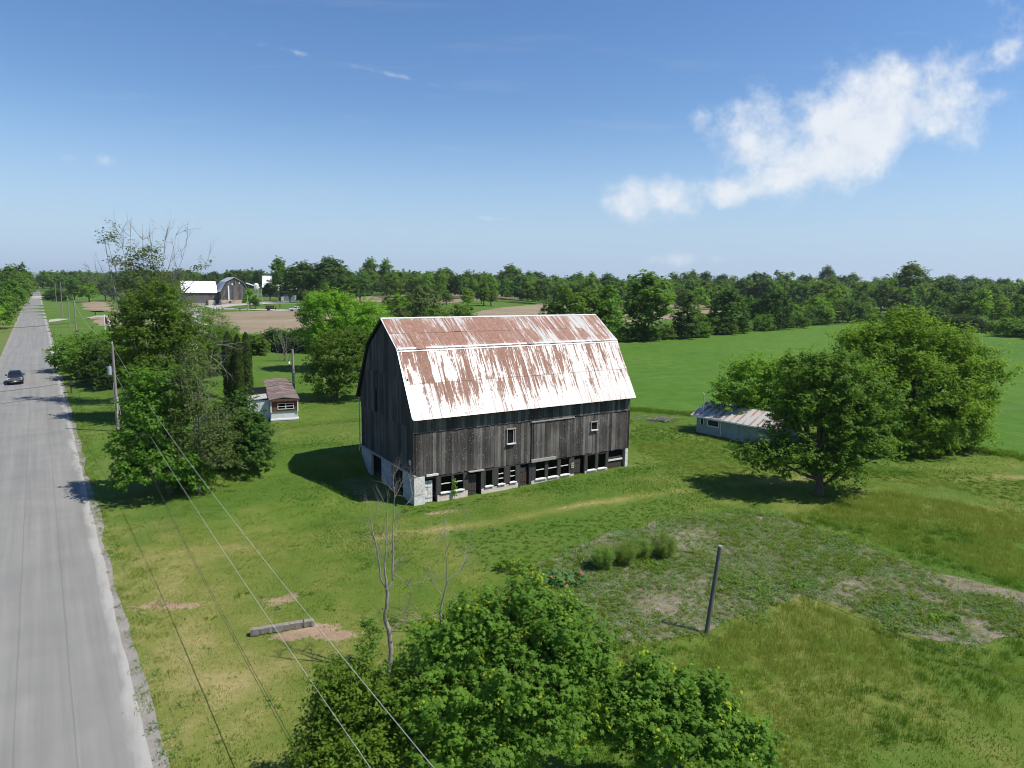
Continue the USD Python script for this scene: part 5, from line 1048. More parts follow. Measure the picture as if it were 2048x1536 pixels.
obj('wall', MB().box(0, 0, -.3, SL, .14, SE), M_SHEDWALL, sh); obj('wall', MB().prism([(.142, -.3), (SW, -.3), (SW, SE), (SW / 2, SR - .12), (.142, SE)], 0, .14, 0), M_SHEDWALL, sh); obj('wall', MB().prism([(.142, -.3), (SW, -.3), (SW, SE), (SW / 2, SR - .12), (.142, SE)], SL - .14, SL, 0), M_SHEDWALL, sh); obj('wall', MB().box(.142, SW - .14, -.3, SL - .142, SW, SE), M_SHEDWALL, sh)
sr = obj('roof', MB().prism([(-.42, SE - .16), (SW / 2, SR - .06), (SW + .42, SE - .16), (SW + .42, SE - .10), (SW / 2, SR), (-.42, SE - .10)], -.5, SL + .4, 0), M_SHEDROOF, sh)
sl = (SR - SE + .10) / (SW / 2 + .42)
for k in range(13):
    x = -.48 + k * .80; obj('roof_rib', MB().hexa([(x, -.42, SE - .098), (x + .05, -.42, SE - .098), (x + .05, SW / 2, SR + .002), (x, SW / 2, SR + .002), (x, -.42, SE - .058), (x + .05, -.42, SE - .058), (x + .05, SW / 2, SR + .042), (x, SW / 2, SR + .042)]), M_SHEDROOF, sr)
obj('fascia', MB().box(-.5, -.45, SE - .24, SL + .4, -.42, SE - .08), M_WHITE, sr); obj('verge', MB().beam((-.52, -.42, SE - .12), (-.52, SW / 2, SR - .02), .04, .12, up=(1, 0, 0)), M_WHITE, sr)
w_ = obj('window', MB().box(1.45, -.05, .95, 1.53, .0, 1.75).box(2.85, -.05, .95, 2.93, 0, 1.75).box(1.53, -.05, 1.67, 2.85, 0, 1.75).box(1.53, -.05, .95, 2.85, 0, 1.03), M_WHITE, sh); obj('pane', MB().box(1.53, -.02, 1.03, 2.85, -.006, 1.67), M_CARGLASS, w_)
w_ = obj('window', MB().box(.55, -.05, 1.0, .60, 0, 1.78).box(.90, -.05, 1.0, .95, 0, 1.78), M_WHITE, sh); obj('pane', MB().box(.60, -.02, 1.0, .90, -.006, 1.78), M_CARGLASS, w_)
obj('door', MB().box(4.55, -.05, -.2, 5.35, -.003, 1.75), paint('grey_green_door_look', (.24, .30, .29), .7, .1, 3), sh)
obj('corner_strip', MB().box(3.12, -.03, -.2, 3.18, -.003, 1.9), M_WHITE, sh)
obj('pipe', MB().tube([(1.0, -.30, 1.9), (1.0, -.30, 4.5), (.9, -.30, 4.68), (.72, -.30, 4.70)], .045, 8), M_METALPIPE, sh, label='tall thin metal pipe with a hooked top')

# ------------------------------------------------------------------ the distant farm
c1, c2 = at(443, 610), at(497, 607); dd = c2 - c1; yaw = math.atan2(dd[1], dd[0]) + .12; GW = 14.0
fb = thing('distant_gambrel_barn', 'grey board gambrel barn on the far rise, with a stone base', 'barn', (c1[0], c1[1], float(c1[2]) - .2), yaw)
M_STONE = paint('fieldstone_look', (.36, .31, .25), .9, .35, .9, .1); M_FARROOF = paint('grey_metal_roof_look', (.40, .42, .45), .5, .12, .5, .4, .2); M_FARBOARD = wood('far_board_look', (.055, .050, .046), (.088, .080, .074), (.14, .13, .122), 0, .8); M_TAN = paint('tan_door_look', (.42, .30, .21), .8, .15, 1.5, .2); M_PALEMETAL = paint('bright_metal_roof_look', (.74, .75, .77), .45, .05, .5, .4, .1)
ez, bz, rz_, DP = 7.4, 12.3, 14.7, 18.0; gp = [(0, 2.9), (0, ez), (2.6, bz), (GW / 2, rz_), (GW - 2.6, bz), (GW, ez), (GW, 2.9)]
obj('stone_base', MB().box(-.05, -.05, -1.5, GW + .05, DP, 2.9), M_STONE, fb); fw2 = obj('gable_wall', MB().prism(gp, .06, .3, 1), M_DARK, fb); obj('side_wall', MB().box(-.02, .3, 2.9, .25, DP, ez), M_FARBOARD, fb)
def fgz(x): x = min(x, GW - x); return ez + (bz - ez) * x / 2.6 if x < 2.6 else bz + (rz_ - bz) * (x - 2.6) / (GW / 2 - 2.6)
rng = np.random.default_rng(8); x = 0.0
while x < GW - .1:
    w = min(rng.uniform(.55, .8), GW - x)
    for z0, z1 in ((2.85, 10.4), (10.45, 20)):
        ta, tb = min(z1, fgz(x + .01) - .15), min(z1, fgz(x + w - .01) - .15)
        if min(ta, tb) > z0 + .2: obj('board', MB().hexa([(x + .01, -.02, z0), (x + w - .01, -.02, z0), (x + w - .01, .055, z0), (x + .01, .055, z0), (x + .01, -.02, ta), (x + w - .01, -.02, tb), (x + w - .01, .055, tb), (x + .01, .055, ta)]), M_PALEMETAL if (abs(x - 3.4) < .5 and z0 < 5) else M_FARBOARD, fw2)
    x += w
fr = obj('roof', MB().prism([(-.5, ez - .3), (2.6, bz + .1), (GW / 2, rz_ + .05), (GW - 2.6, bz + .1), (GW + .5, ez - .3), (GW + .5, ez - .05), (GW - 2.6, bz + .3), (GW / 2, rz_ + .28), (2.6, bz + .3), (-.5, ez - .05)], -.5, DP + .4, 1), M_FARROOF, fb)
for x0, x1, h, m_ in ((.8, 2.6, 2.5, M_TAN), (3.9, 5.0, 2.2, M_DARK), (6.2, 9.6, 2.5, M_TAN), (11.2, 12.0, 2.2, M_DARK)): obj('door' if m_ is M_TAN else 'window', MB().box(x0, -.12, (0.2 if m_ is M_TAN else 1.2), x1, -.06, h), m_, fb)
for x0, h0 in ((9.3, 12.6), (5.6, 11.9)): obj('hay_hatch', MB().box(x0, -.06, h0 - 1.2, x0 + .5, -.03, h0), M_PALEMETAL, fb)
# its white-roofed wing to the left
wg = obj('wing_wall', MB().box(-17.5, 7.5, 1.0, -.06, 16.5, 6.6), M_FARBOARD, fb); obj('wing_base', MB().box(-17.6, 7.4, -1.5, -.06, 16.6, 1.0), M_STONE, fb)
obj('wing_roof', MB().prism([(6.9, 6.4), (9.6, 10.6), (12.0, 12.4), (14.4, 10.6), (17.1, 6.4), (17.1, 6.65), (14.4, 10.9), (12.0, 12.7), (9.6, 10.9), (6.9, 6.65)], -18.2, -.55, 0), M_PALEMETAL, fb); obj('wing_gable', MB().prism([(7.5, 6.6), (16.5, 6.6), (14.2, 10.5), (12, 12.1), (9.8, 10.5)], -17.5, -17.3, 0), M_FARBOARD, fb)
obj('lean_to_wall', MB().box(-5.8, 3.5, -1.0, -2.4, 7.38, 2.6), paint('lean_to_look', (.45, .40, .32), .85, .1, 1.5), fb)
# conveyor, tank, shed, far white-roofed barn, posts
p0 = at_depth(492, 566, at(495, 605)); p1 = at_depth(514, 575, at(512, 604))
cv = thing('conveyor', 'long pale conveyor sloping down from the distant grey barn', 'conveyor', p0); v = p1 + [0, 4, 0] - p0; obj('trough', MB().beam((0, 0, 0), v, .7, .5), M_PALEMETAL, cv); obj('leg', MB().beam(v * .9, v * .9 * [1, 1, 0] + [0, 0, float(hgt(*(p0 + v * .9)[:2])) - p0[2]], .25), M_METALPIPE, cv)
b = at(514, 604); tk = thing('feed_tank', 'small white feed tank beside the distant grey barn', 'tank', b); hh = height_at(b, 566); obj('tank', MB().tube([(0, 0, hh - 4), (0, 0, hh - 3), (0, 0, hh - .8), (0, 0, hh)], [.5, 1.3, 1.3, .4], 14), M_WHITE, tk, 40)
for a_ in range(4): obj('leg', MB().beam((math.cos(a_ * 1.57) * 1.1, math.sin(a_ * 1.57) * 1.1, -.3), (math.cos(a_ * 1.57) * 1.1, math.sin(a_ * 1.57) * 1.1, hh - 3), .18), M_METALPIPE, tk)
b = at(566, 601); hh = height_at(b, 579); s2 = thing('grey_shed', 'blue-grey shed half hidden by trees at the distant farm', 'shed', b, .1); obj('wall', MB().box(-2.5, 0, -1, 7, 6, hh - .5), paint('blue_grey_look', (.26, .30, .35), .7, .1, 1.0), s2); obj('roof', MB().hexa([(-2.9, -.4, hh - .5), (7.4, -.4, hh - .5), (7.4, 6.4, hh + .3), (-2.9, 6.4, hh + .3), (-2.9, -.4, hh - .2), (7.4, -.4, hh - .2), (7.4, 6.4, hh + .6), (-2.9, 6.4, hh + .6)]), M_PALEMETAL, s2); obj('door', MB().box(-1.2, -.08, -.5, .6, -.02, hh - 1.2), M_PALEMETAL, s2)
b = at(548, 594); hh = height_at(b, 553); s3 = thing('white_roof_barn', 'far barn with a bright white roof behind the trees', 'barn', b, .25); K = 1 / px_per_m(b); wd = 44 * K
obj('wall', MB().box(-wd / 2, 0, -2, wd / 2, 12, hh * .45), M_FARBOARD, s3); obj('roof', MB().prism([(-.8, hh * .42), (6, hh), (12.8, hh * .42), (12.8, hh * .42 + .4), (6, hh + .4), (-.8, hh * .42 + .4)], -wd / 2, wd / 2, 0), M_PALEMETAL, s3); obj('gable', MB().prism([(0, hh * .45), (12, hh * .45), (6, hh - .3)], -wd / 2 + .4, -wd / 2 + .6, 0), M_FARBOARD, s3)
for px_, py_, tp_, lb in ((496, 622, 590, 'pale pole in front of the small tree beside the distant barn'), (524, 608, 578, 'pale pole between the feed tank and the grey shed')):
    b = at(px_, py_); t = thing('farm_pole', lb, 'pole', b); hh = height_at(b, tp_); obj('shaft', MB().tube([(0, 0, -.5), (0, 0, hh)], [.24, .18], 8), M_GREYWOOD, t); obj('cross_arm', MB().beam((-.8, 0, hh - .5), (.8, 0, hh - .5), .14), M_GREYWOOD, t)
b = at(540, 621); t = thing('farm_implement', 'dark piece of farm machinery standing at the field edge', 'farm machine', b, .3)
obj('frame', MB().box(-2.2, -.3, .7, 2.2, .3, 1.0).box(-.3, -1.4, .8, .3, 1.4, 1.0).beam((2.2, 0, .9), (4.0, 0, .5), .2), M_WIRE_D, t); obj('hopper', MB().prism([(-1.6, 1.0), (1.6, 1.0), (2.0, 2.2), (-2.0, 2.2)], -.7, .7, 1), M_POST, t)
for s in (-1, 1): obj('wheel', trimesh.creation.cylinder(.65, .3, sections=16, transform=trimesh.transformations.translation_matrix((-.6, s * 1.45, .65)) @ trimesh.transformations.rotation_matrix(np.pi / 2, [1, 0, 0])), M_TYRE, t)
for px_, py_, lb in ((428, 622, 'leftmost of three fence posts on the grass before the distant barn'), (434, 621, 'middle of three fence posts on the grass before the distant barn'), (438, 622, 'right one of three fence posts on the grass before the distant barn'), (480, 623, 'fence post left of the pale pole at the distant field edge'), (551, 620, 'fence post just right of the dark farm machine'), (560, 615, 'fence post between the dark farm machine and the white pickup'), (191, 630, 'leftmost fence post at the stubble field near the flag'), (223, 629, 'fence post right behind the flag'), (247, 632, 'right fence post at the stubble field beyond the flag')):
    b = at(px_, py_); t = thing('fence_post', lb, 'fence post', b, 0, 'fence posts at the distant field edges'); obj('post', MB().box(-.14, -.14, -.4, .14, .14, 1.6), M_POST, t)
b = at(45, 556); t = thing('radio_mast', 'thin radio mast above the trees left of the road end', 'mast', (b[0] * .5, b[1] * .5, 0)); bb = np.array([b[0] * .5, b[1] * .5, 0]); hh = height_at(bb, 512); obj('mast', MB().tube([(0, 0, 0), (0, 0, hh)], [.35, .12], 6), M_METALPIPE, t); obj('antenna', MB().beam((-1.2, 0, hh * .93), (1.2, 0, hh * .93), .15).beam((-.8, 0, hh * .97), (.8, 0, hh * .97), .15), M_METALPIPE, t)
# brush pile at the field edge
b = at(1318, 842); t = thing('brush_pile', 'low pile of dead branches at the edge of the crop field', 'brush pile', b); rng = np.random.default_rng(9); mb = MB()
for k in range(70):
    a_ = rng.uniform(0, 3.14); c_ = rng.normal(size=2) * [.9, .5]; l_ = rng.uniform(.6, 1.7); e_ = np.array([math.cos(a_), math.sin(a_), rng.uniform(-.1, .3)]); p_ = np.array([c_[0], c_[1], rng.uniform(.05, .45)]); mb.tube([p_ - e_ * l_ / 2, p_ + e_ * l_ / 2], [.04, .02], 4)
obj('sticks', mb, M_DEADWOOD, t, kind='stuff')
# ------------------------------------------------------------------ bare young trees in the foreground
def bare_tree(label, base, stems, seed, leafbits, m=M_DEADWOOD):
    """stems: polylines seen as (px, py, away) with start and end radius"""
    rng = np.random.default_rng(seed); t = thing('bare_tree', label, 'tree', base); mb = MB(); b = np.array(base); 
    for pts, r0, r1, tw in stems:
        P = []
        for px, py, dy in pts:
            q = at_depth(px, py, base); q = np.array([0, 0, CAM_H]) + (q - np.array([0, 0, CAM_H])) * (1 + dy / np.linalg.norm(q - np.array([0, 0, CAM_H]))); P.append(q - b)
        P = np.array(P); k = np.linspace(0, len(P) - 1, 4 * len(P)); P = np.stack([np.interp(k, np.arange(len(P)), P[:, i]) for i in range(3)], 1) + rng.normal(size=(len(k), 3)) * .012
        mb.tube(P, np.linspace(r0, r1, len(P)), 6, cap=False)
        for _ in range(tw):
            i = rng.integers(len(P) // 3, len(P)); twigs(mb, P[i], unit(P[i] - P[i - 1]) + rng.normal(size=3) * .7, rng.uniform(.5, 1.3), .013, rng, 2, sides=3, spread=.45, kids=(3, 5))
    obj('branches', mb, m, t, True)
    lp = []
    for px, py in leafbits: q = at_depth(px, py, base) - b; lp.append(q + rng.normal(size=(26, 3)) * [.13, .13, .11])
    if lp: lp = np.vstack(lp); obj('leaf_tufts', leaves_mesh(lp, unit(rng.normal(size=lp.shape) + [0, 0, .8]), .10 * rng.uniform(.6, 1.3, len(lp)), 'diamond', rng), L_BRIGHT, t)
    return t
b = at(777, 1352)
bare_tree('tall bare young tree with forked grey stems left of the largest maple', b, [([(777, 1352, 0), (782, 1300, 0), (779, 1262, 0), (770, 1240, 0), (774, 1205, 0), (775, 1180, 0)], .115, .075, 0), ([(775, 1180, 0), (762, 1160, 0), (755, 1100, -.2), (745, 1060, -.3), (738, 1020, -.3)], .05, .010, 7), ([(775, 1180, 0), (769, 1130, 0), (773, 1080, .1), (774, 1010, .2)], .055, .010, 9), ([(775, 1180, 0), (785, 1160, .1), (786, 1100, .2), (787, 1040, .3), (790, 985, .3)], .06, .012, 12), ([(786, 1145, .2), (815, 1170, .3), (840, 1165, .5)], .022, .006, 4), ([(788, 1040, .3), (812, 1010, .4), (830, 985, .5)], .016, .005, 3), ([(778, 1268, 0), (790, 1255, .1), (800, 1240, .3)], .04, .012, 4)], 61, [(810, 1170), (815, 1185), (800, 1250), (775, 1220), (850, 1160), (838, 1135), (775, 1232)])
b = at(885, 1262)
bare_tree('smaller bare young tree with two thin forks behind the largest maple', b, [([(885, 1262, 0), (880, 1225, 0), (888, 1190, 0), (896, 1160, 0)], .07, .045, 0), ([(894, 1162, 0), (893, 1110, 0), (889, 1055, .2)], .035, .007, 5), ([(896, 1160, 0), (920, 1145, .2), (938, 1110, .3), (947, 1050, .4)], .03, .007, 6), ([(880, 1228, 0), (855, 1235, -.2), (825, 1240, -.3), (792, 1232, -.4)], .04, .012, 6), ([(898, 1175, 0), (920, 1200, .2), (932, 1215, .2)], .022, .008, 2), ([(830, 1240, -.3), (838, 1262, -.4)], .025, .01, 1), ([(884, 1190, 0), (860, 1160, .2), (850, 1145, .2)], .016, .006, 3)], 62, [(820, 1225), (845, 1215), (883, 1120), (868, 1128), (875, 1210), (860, 1140)])
b = at(735, 1330)
tree('sapling', 'small thin sapling beside the bare tree trunk at lower left', b, lobes_px(b, [(740, 1265, 18, 30, 0), (735, 1300, 24, 26, 0)]), L_MID, 60, 16, .2, .10, 'diamond', 63, .03, shell=.1)
b = at(855, 1345)
tree('shrub', 'undergrowth bush with dead sticks between the bare tree and largest maple', b, lobes_px(b, [(845, 1300, 36, 26, 0), (870, 1330, 40, 30, .3), (820, 1330, 30, 24, 0), (840, 1262, 22, 18, .2)]), L_BRIGHT, 170, 18, .26, .12, 'diamond', 64, .05, shell=.2)
rng = np.random.default_rng(64); mb = MB(); t = thing('dead_branch', 'tangle of dead grey sticks in the undergrowth bush', 'dead branch', at(870, 1350))
for k in range(16):
    q = at_depth(860 + rng.normal() * 22, 1310 + rng.normal() * 16, at(870, 1350)) - at(870, 1350); twigs(mb, q + [0, -.5, .1], (rng.normal(), rng.normal() * .3, rng.uniform(-.5, .5)), 1.0, .014, rng, 1, sides=3)
obj('sticks', mb, M_DEADWOOD, t, kind='stuff')
# ------------------------------------------------------------------ garden plants
def fern(px, py, hw, top, seed, label):
    b = at(px, py); h = height_at(b, top); w = _px(hw, b); rng = np.random.default_rng(seed); t = thing('fern_bush', label, 'bush', b, 0, None)
    mb = MB(); P, N = [], []
    for k in range(44):
        a = rng.uniform(0, 6.283); r_ = w * rng.random() ** .5; tipp = np.array([math.cos(a) * r_, math.sin(a) * r_, h * rng.uniform(.72, 1.0) * (1 - .30 * (r_ / w) ** 2)]); st = tipp * [.25, .25, 0]
        tt = np.linspace(0, 1, 6)[:, None]; pts = st + (tipp - st) * tt + [0, 0, .0]; mb.tube(pts, np.linspace(.010, .003, 6), 3, cap=False)
        n = 190; f = rng.uniform(.22, 1.05, n)[:, None]; q = st + (tipp - st) * f + rng.normal(size=(n, 3)) * (.15 * (1.15 - f * .6)) * [1, 1, .8]; P.append(q); N.append(rng.normal(size=(n, 3)))
    P = np.vstack(P); N = unit(np.vstack(N)); ok = P[:, 2] > .12
    obj('stems', mb, L_FERN, t); obj('fronds', leaves_mesh(P[ok], N[ok], .16 * rng.uniform(.6, 1.4, ok.sum()), 'needle', rng), L_FERN, t)
fern(1206, 1138, 25, 1086, 71, 'leftmost wispy asparagus bush in the garden')
fern(1246, 1128, 30, 1078, 72, 'second wispy asparagus bush from the left in the garden')
fern(1282, 1116, 22, 1074, 73, 'third wispy asparagus bush, just left of the largest')
fern(1328, 1114, 29, 1060, 74, 'largest asparagus bush, right end of the wispy row')
def bigleaf(px, py, r_, n, seed, label, size, m=None, hmax=.6):
    b = at(px, py); rng = np.random.default_rng(seed); t = thing('leafy_plant', label, 'plant', b); mb = MB(); P = []
    for k in range(n):
        a = rng.uniform(0, 6.283); q = r_ * rng.random() ** .5; p = np.array([math.cos(a) * q * 1.5, math.sin(a) * q, hmax * rng.uniform(.4, 1) * (1 - .5 * (q / r_) ** 2)]); P.append(p); mb.tube([p * [.8, .8, 0], p], [.012, .008], 3, cap=False)
    P = np.array(P); obj('stalks', mb, L_WEED, t); obj('leaves', leaves_mesh(P, unit(rng.normal(size=P.shape) * .5 + [0, 0, 1]), size * rng.uniform(.6, 1.25, n), 'maple', rng), m or L_MAPLE, t)
    return t
t = bigleaf(1120, 1165, 1.0, 150, 81, 'clump of large rhubarb-like leaves with dying orange leaves in the garden', .42, leaf_material('rhubarb_leaf_look', (.05, .11, .035), (.085, .165, .05), (.13, .22, .075), .25))
rng = np.random.default_rng(82); P = np.array([(-.45, -.25, .45), (-.4, -.3, .4), (1.2, .35, .35), (1.15, .3, .4), (.25, -.75, .3), (.2, -.8, .25), (.35, -.7, .3), (.6, -.5, .25)]); obj('dying_leaves', leaves_mesh(P, unit(rng.normal(size=P.shape) * .5 + [0, -.6, .8]), np.full(len(P), .36), 'maple', rng), leaf_material('dying_leaf_look', (.30, .12, .04), (.42, .22, .08), (.5, .36, .15), .2), t)
bigleaf(1030, 1140, .8, 120, 83, 'bright leafy weeds at the left end of the garden', .24, L_BRIGHT, .8)
bigleaf(1872, 1240, .28, 26, 84, 'left one of two small leafy plants on the bare garden soil', .26, L_BRIGHT, .4); bigleaf(1907, 1243, .24, 22, 85, 'right one of two small leafy plants on the bare garden soil', .26, L_MAPLE, .4)
bigleaf(1598, 1176, .25, 26, 86, 'small leafy plant at the corner where tall grass meets the garden', .24, L_MAPLE, .4)
b = at(1185, 1133); rng = np.random.default_rng(87); t = thing('flowering_plant', 'small plant with many white flowers beside the asparagus bushes', 'plant', b); P = np.column_stack([rng.normal(size=140) * .42, rng.normal(size=140) * .25, rng.uniform(.15, .5, 140)])
obj('flowers', leaves_mesh(P, unit(rng.normal(size=P.shape) * .5 + [0, 0, 1]), .06 * rng.uniform(.6, 1.3, 140), 'diamond', rng), L_FLOWER, t); P2_ = np.column_stack([rng.normal(size=300) * .45, rng.normal(size=300) * .3, rng.uniform(.05, .4, 300)]); obj('leaves', leaves_mesh(P2_, unit(rng.normal(size=P2_.shape) + [0, 0, .6]), .12 * rng.uniform(.6, 1.3, 300), 'diamond', rng), L_DARK, t)
u_, v_ = 3.35, -.18; p_ = BARN_O + BARN_U * u_ + BARN_V * v_; t = thing('climbing_weed', 'young weed growing up in front of the first stable window', 'plant', (p_[0], p_[1], 0)); rng = np.random.default_rng(88)
P = np.column_stack([rng.normal(size=150) * .11, rng.normal(size=150) * .06, rng.uniform(.1, 1.5, 150)]); obj('stem', MB().tube([(0, 0, -.1), (.02, 0, .8), (0, 0, 1.5)], [.02, .015, .006], 5), L_MID, t); obj('leaves', leaves_mesh(P, unit(rng.normal(size=P.shape) + [0, -.5, .6]), .13 * rng.uniform(.6, 1.3, 150), 'diamond', rng), L_BRIGHT, t)

# ------------------------------------------------------------------ trees far off: a few kinds, copied
def kind_of_tree(name, lobes, m, clumps, per, cr, leaf, seed, tr=.28, shell=.55, up=.35, flat=.65, rough=.25, shape='sprig', fork=.25):
    """class prim: a ten metre tree with trunk and crown"""
    p = '/World/' + name; stage.CreateClassPrim(p); x = stage.GetPrimAtPath(p); x.SetTypeName('Xform')
    rng = np.random.default_rng(seed); pt, n, c = crown_points(lobes, clumps, per, cr, rng, shell, up, flat, rough, seed); sz = leaf * rng.uniform(.6, 1.4, len(pt)); ok = pt[:, 2] > .1
    L = np.asarray(lobes, float); tb = limbs(MB(), (0, 0, -.6), [l[:3] + np.array([0, 0, l[5] * .4]) for l in L], tr, rng, fork, 5)
    usdkit.mesh(stage, p + '/trunk', tb.get(), M_BARK, smooth=True); usdkit.mesh(stage, p + '/crown', leaves_mesh(pt[ok], n[ok], sz[ok], shape, rng), m)
    return p
K = {
 'round': kind_of_tree('round_tree_kind', [(0, 0, 6.0, 3.4, 3.4, 3.6), (-1.4, .6, 4.6, 2.6, 2.6, 2.8), (1.5, -.4, 4.8, 2.6, 2.6, 2.8), (0, 0, 7.9, 2.1, 2.1, 2.0)], L_DARK, 210, 16, .75, .62, 101),
 'tall': kind_of_tree('tall_tree_kind', [(0, 0, 6.2, 2.2, 2.2, 3.4), (.9, 0, 4.2, 1.9, 1.9, 2.6), (-.9, .4, 5.0, 1.8, 1.8, 2.4), (.2, 0, 8.6, 1.1, 1.1, 1.5)], L_MID, 180, 16, .7, .6, 102),
 'loose': kind_of_tree('loose_tree_kind', [(-1.6, 0, 5.2, 1.9, 1.9, 2.2), (1.4, .5, 5.8, 2.0, 2.0, 2.4), (0, 0, 7.8, 1.6, 1.6, 1.9), (2.4, 0, 3.6, 1.4, 1.4, 1.5), (-2.3, 0, 3.2, 1.5, 1.5, 1.6), (0, 0, 3.4, 2.2, 2.2, 2.0)], L_MID, 190, 15, .8, .6, 103, shell=.4),
 'light': kind_of_tree('light_tree_kind', [(0, 0, 5.4, 3.3, 3.3, 3.4), (1.6, 0, 3.6, 2.4, 2.4, 2.6), (-1.7, 0, 3.8, 2.4, 2.4, 2.6), (.4, 0, 8.0, 1.6, 1.6, 1.7)], L_BRIGHT, 190, 16, .8, .6, 104),
 'willow': kind_of_tree('willow_kind', [(0, 0, 5.0, 4.4, 4.0, 3.6), (2.6, 0, 3.4, 2.6, 2.6, 2.6), (-2.6, 0, 3.4, 2.6, 2.6, 2.6), (.6, 0, 7.6, 2.2, 2.2, 2.0)], L_GREYG, 230, 16, .8, .6, 105, flat=1.0),
 'bush': kind_of_tree('bush_kind', [(0, 0, 4.2, 4.6, 4.4, 5.0), (3.2, 0, 2.8, 3.2, 3.0, 3.2), (-3.2, .4, 3.0, 3.2, 3.0, 3.6), (0, -2.0, 2.6, 3.4, 2.6, 3.0)], L_MID, 230, 16, 1.1, .75, 106),
 'darkbush': kind_of_tree('dark_bush_kind', [(0, 0, 4.6, 4.2, 4.0, 4.8), (2.8, 0, 3.0, 3.0, 3.0, 3.4), (-2.8, .4, 3.2, 3.0, 3.0, 3.6), (0, -2.0, 2.8, 3.2, 2.6, 3.2)], L_DARK, 230, 16, 1.1, .75, 107),
 'spire': kind_of_tree('spire_tree_kind', [(0, 0, 2.6, 2.1, 2.1, 2.4), (0, 0, 4.8, 1.6, 1.6, 2.2), (0, 0, 6.8, 1.15, 1.15, 2.0), (0, 0, 8.8, .6, .6, 1.5)], L_DARK, 170, 15, .6, .5, 108),
}
rngF = np.random.default_rng(2024)
def put(kind, name, px, py, top, label, cat, group=None, wide=1.0, minh=2.0):
    b = at(px, py); h = max(minh, height_at(b, top)); s = h / 10.0; s = s * 1.0
    w = s * wide * rngF.uniform(.88, 1.15)
    return copy_of(K[kind], name, (b[0], b[1], b[2] - .1), rngF.uniform(0, 6.28), (w, w, s), label, cat, group)
# single trees one can point at
for kind, name, px, py, top, wide, lab, cat in (
    ('round', 'round_tree', 663, 606, 519, 1.25, 'big round dark tree left of the barn roof, at the distant farm', 'tree'),
    ('tall', 'tall_tree', 560, 603, 521, 1.0, 'tall tree with an uneven top right of the far white-roofed barn', 'tree'),
    ('round', 'round_tree', 608, 605, 527, 1.1, 'tree between the tall farm tree and the big round one', 'tree'),
    ('tall', 'tall_tree', 742, 590, 521, 1.2, 'left one of two tall trees standing together above the barn gable', 'tree'),
    ('tall', 'tall_tree', 773, 591, 523, .9, 'right one of two tall trees standing together above the barn gable', 'tree'),
    ('round', 'round_tree', 720, 604, 555, 1.2, 'lower tree just right of the big round dark tree', 'tree'),
    ('light', 'leafy_tree', 500, 617, 576, 1.0, 'small bright tree in front of the distant grey barn', 'tree'),
    ('loose', 'leafy_tree', 512, 618, 590, 1.0, 'small loose tree just right of the bright tree at the distant barn', 'tree'),
    ('round', 'round_tree', 540, 602, 566, 1.1, 'dark tree by the lane right of the feed tank', 'tree'),
    ('willow', 'willow_tree', 852, 655, 568, 1.0, 'wide bushy tree rising behind the left half of the barn roof', 'tree'),
    ('light', 'bushy_tree', 800, 650, 585, 1.2, 'lighter bushy tree left of the wide one behind the barn roof', 'tree'),
    ('willow', 'willow_tree', 795, 665, 612, 1.3, 'low greyish bush close behind the left end of the barn ridge', 'tree'),
    ('bush', 'bush', 925, 655, 604, 1.2, 'low bush at the right of the wide bushy tree behind the roof', 'bush'),
    ('bush', 'bush', 880, 662, 612, 1.3, 'low green bush hugging the barn ridge from behind', 'bush'),
    ('willow', 'willow_tree', 1070, 604, 574, 1.2, 'pale grey-green tree alone in the distant field above the roof', 'tree'),
    ('loose', 'leafy_tree', 968, 612, 562, 1.1, 'leafy tree in the distant field left of the pale one', 'tree'),
    ('tall', 'tall_tree', 1020, 594, 533, 1.2, 'tallest tree of the distant wood behind the barn ridge', 'tree'),
    ('loose', 'leafy_tree', 888, 596, 536, 1.5, 'broad tree with a ragged top in the distant wood', 'tree'),
    ('loose', 'leafy_tree', 1125, 694, 572, 1.0, 'leafy tree at the barn ridge, leftmost of the field-edge trees', 'tree'),
    ('tall', 'tall_tree', 1172, 690, 586, 1.1, 'second tree from the left along the crop field edge', 'tree'),
    ('loose', 'leafy_tree', 1215, 688, 566, 1.15, 'broad tree just right of the barn ridge end', 'tree'),
    ('tall', 'tall_tree', 1288, 682, 554, 1.35, 'tall full tree above the right end of the barn roof', 'tree'),
    ('spire', 'pointed_tree', 1372, 678, 582, 1.3, 'pointed tree in the row along the crop field', 'tree'),
    ('round', 'round_tree', 1452, 668, 582, 1.25, 'wide round dark tree along the crop field edge', 'tree'),
    ('round', 'round_tree', 1548, 660, 580, 1.2, 'second round dark tree along the crop field edge', 'tree'),
    ('light', 'bushy_tree', 1635, 648, 592, 1.3, 'light green bushy tree where the field edge bends away', 'tree'),
    ('tall', 'tall_tree', 1815, 622, 532, 1.45, 'tallest tree on the right horizon, with a ragged top', 'tree'),
    ('round', 'round_tree', 1650, 600, 535, .8, 'round-topped tree standing out on the right skyline', 'tree'),
    ('loose', 'leafy_tree', 48, 596, 526, 1.0, 'ragged dark tree standing out left of the road end', 'tree')):
    put(kind, name, px, py, top, lab, cat, None, wide)
def interp(x, pts): a = np.array(pts, float); return np.interp(x, a[:, 0], a[:, 1])
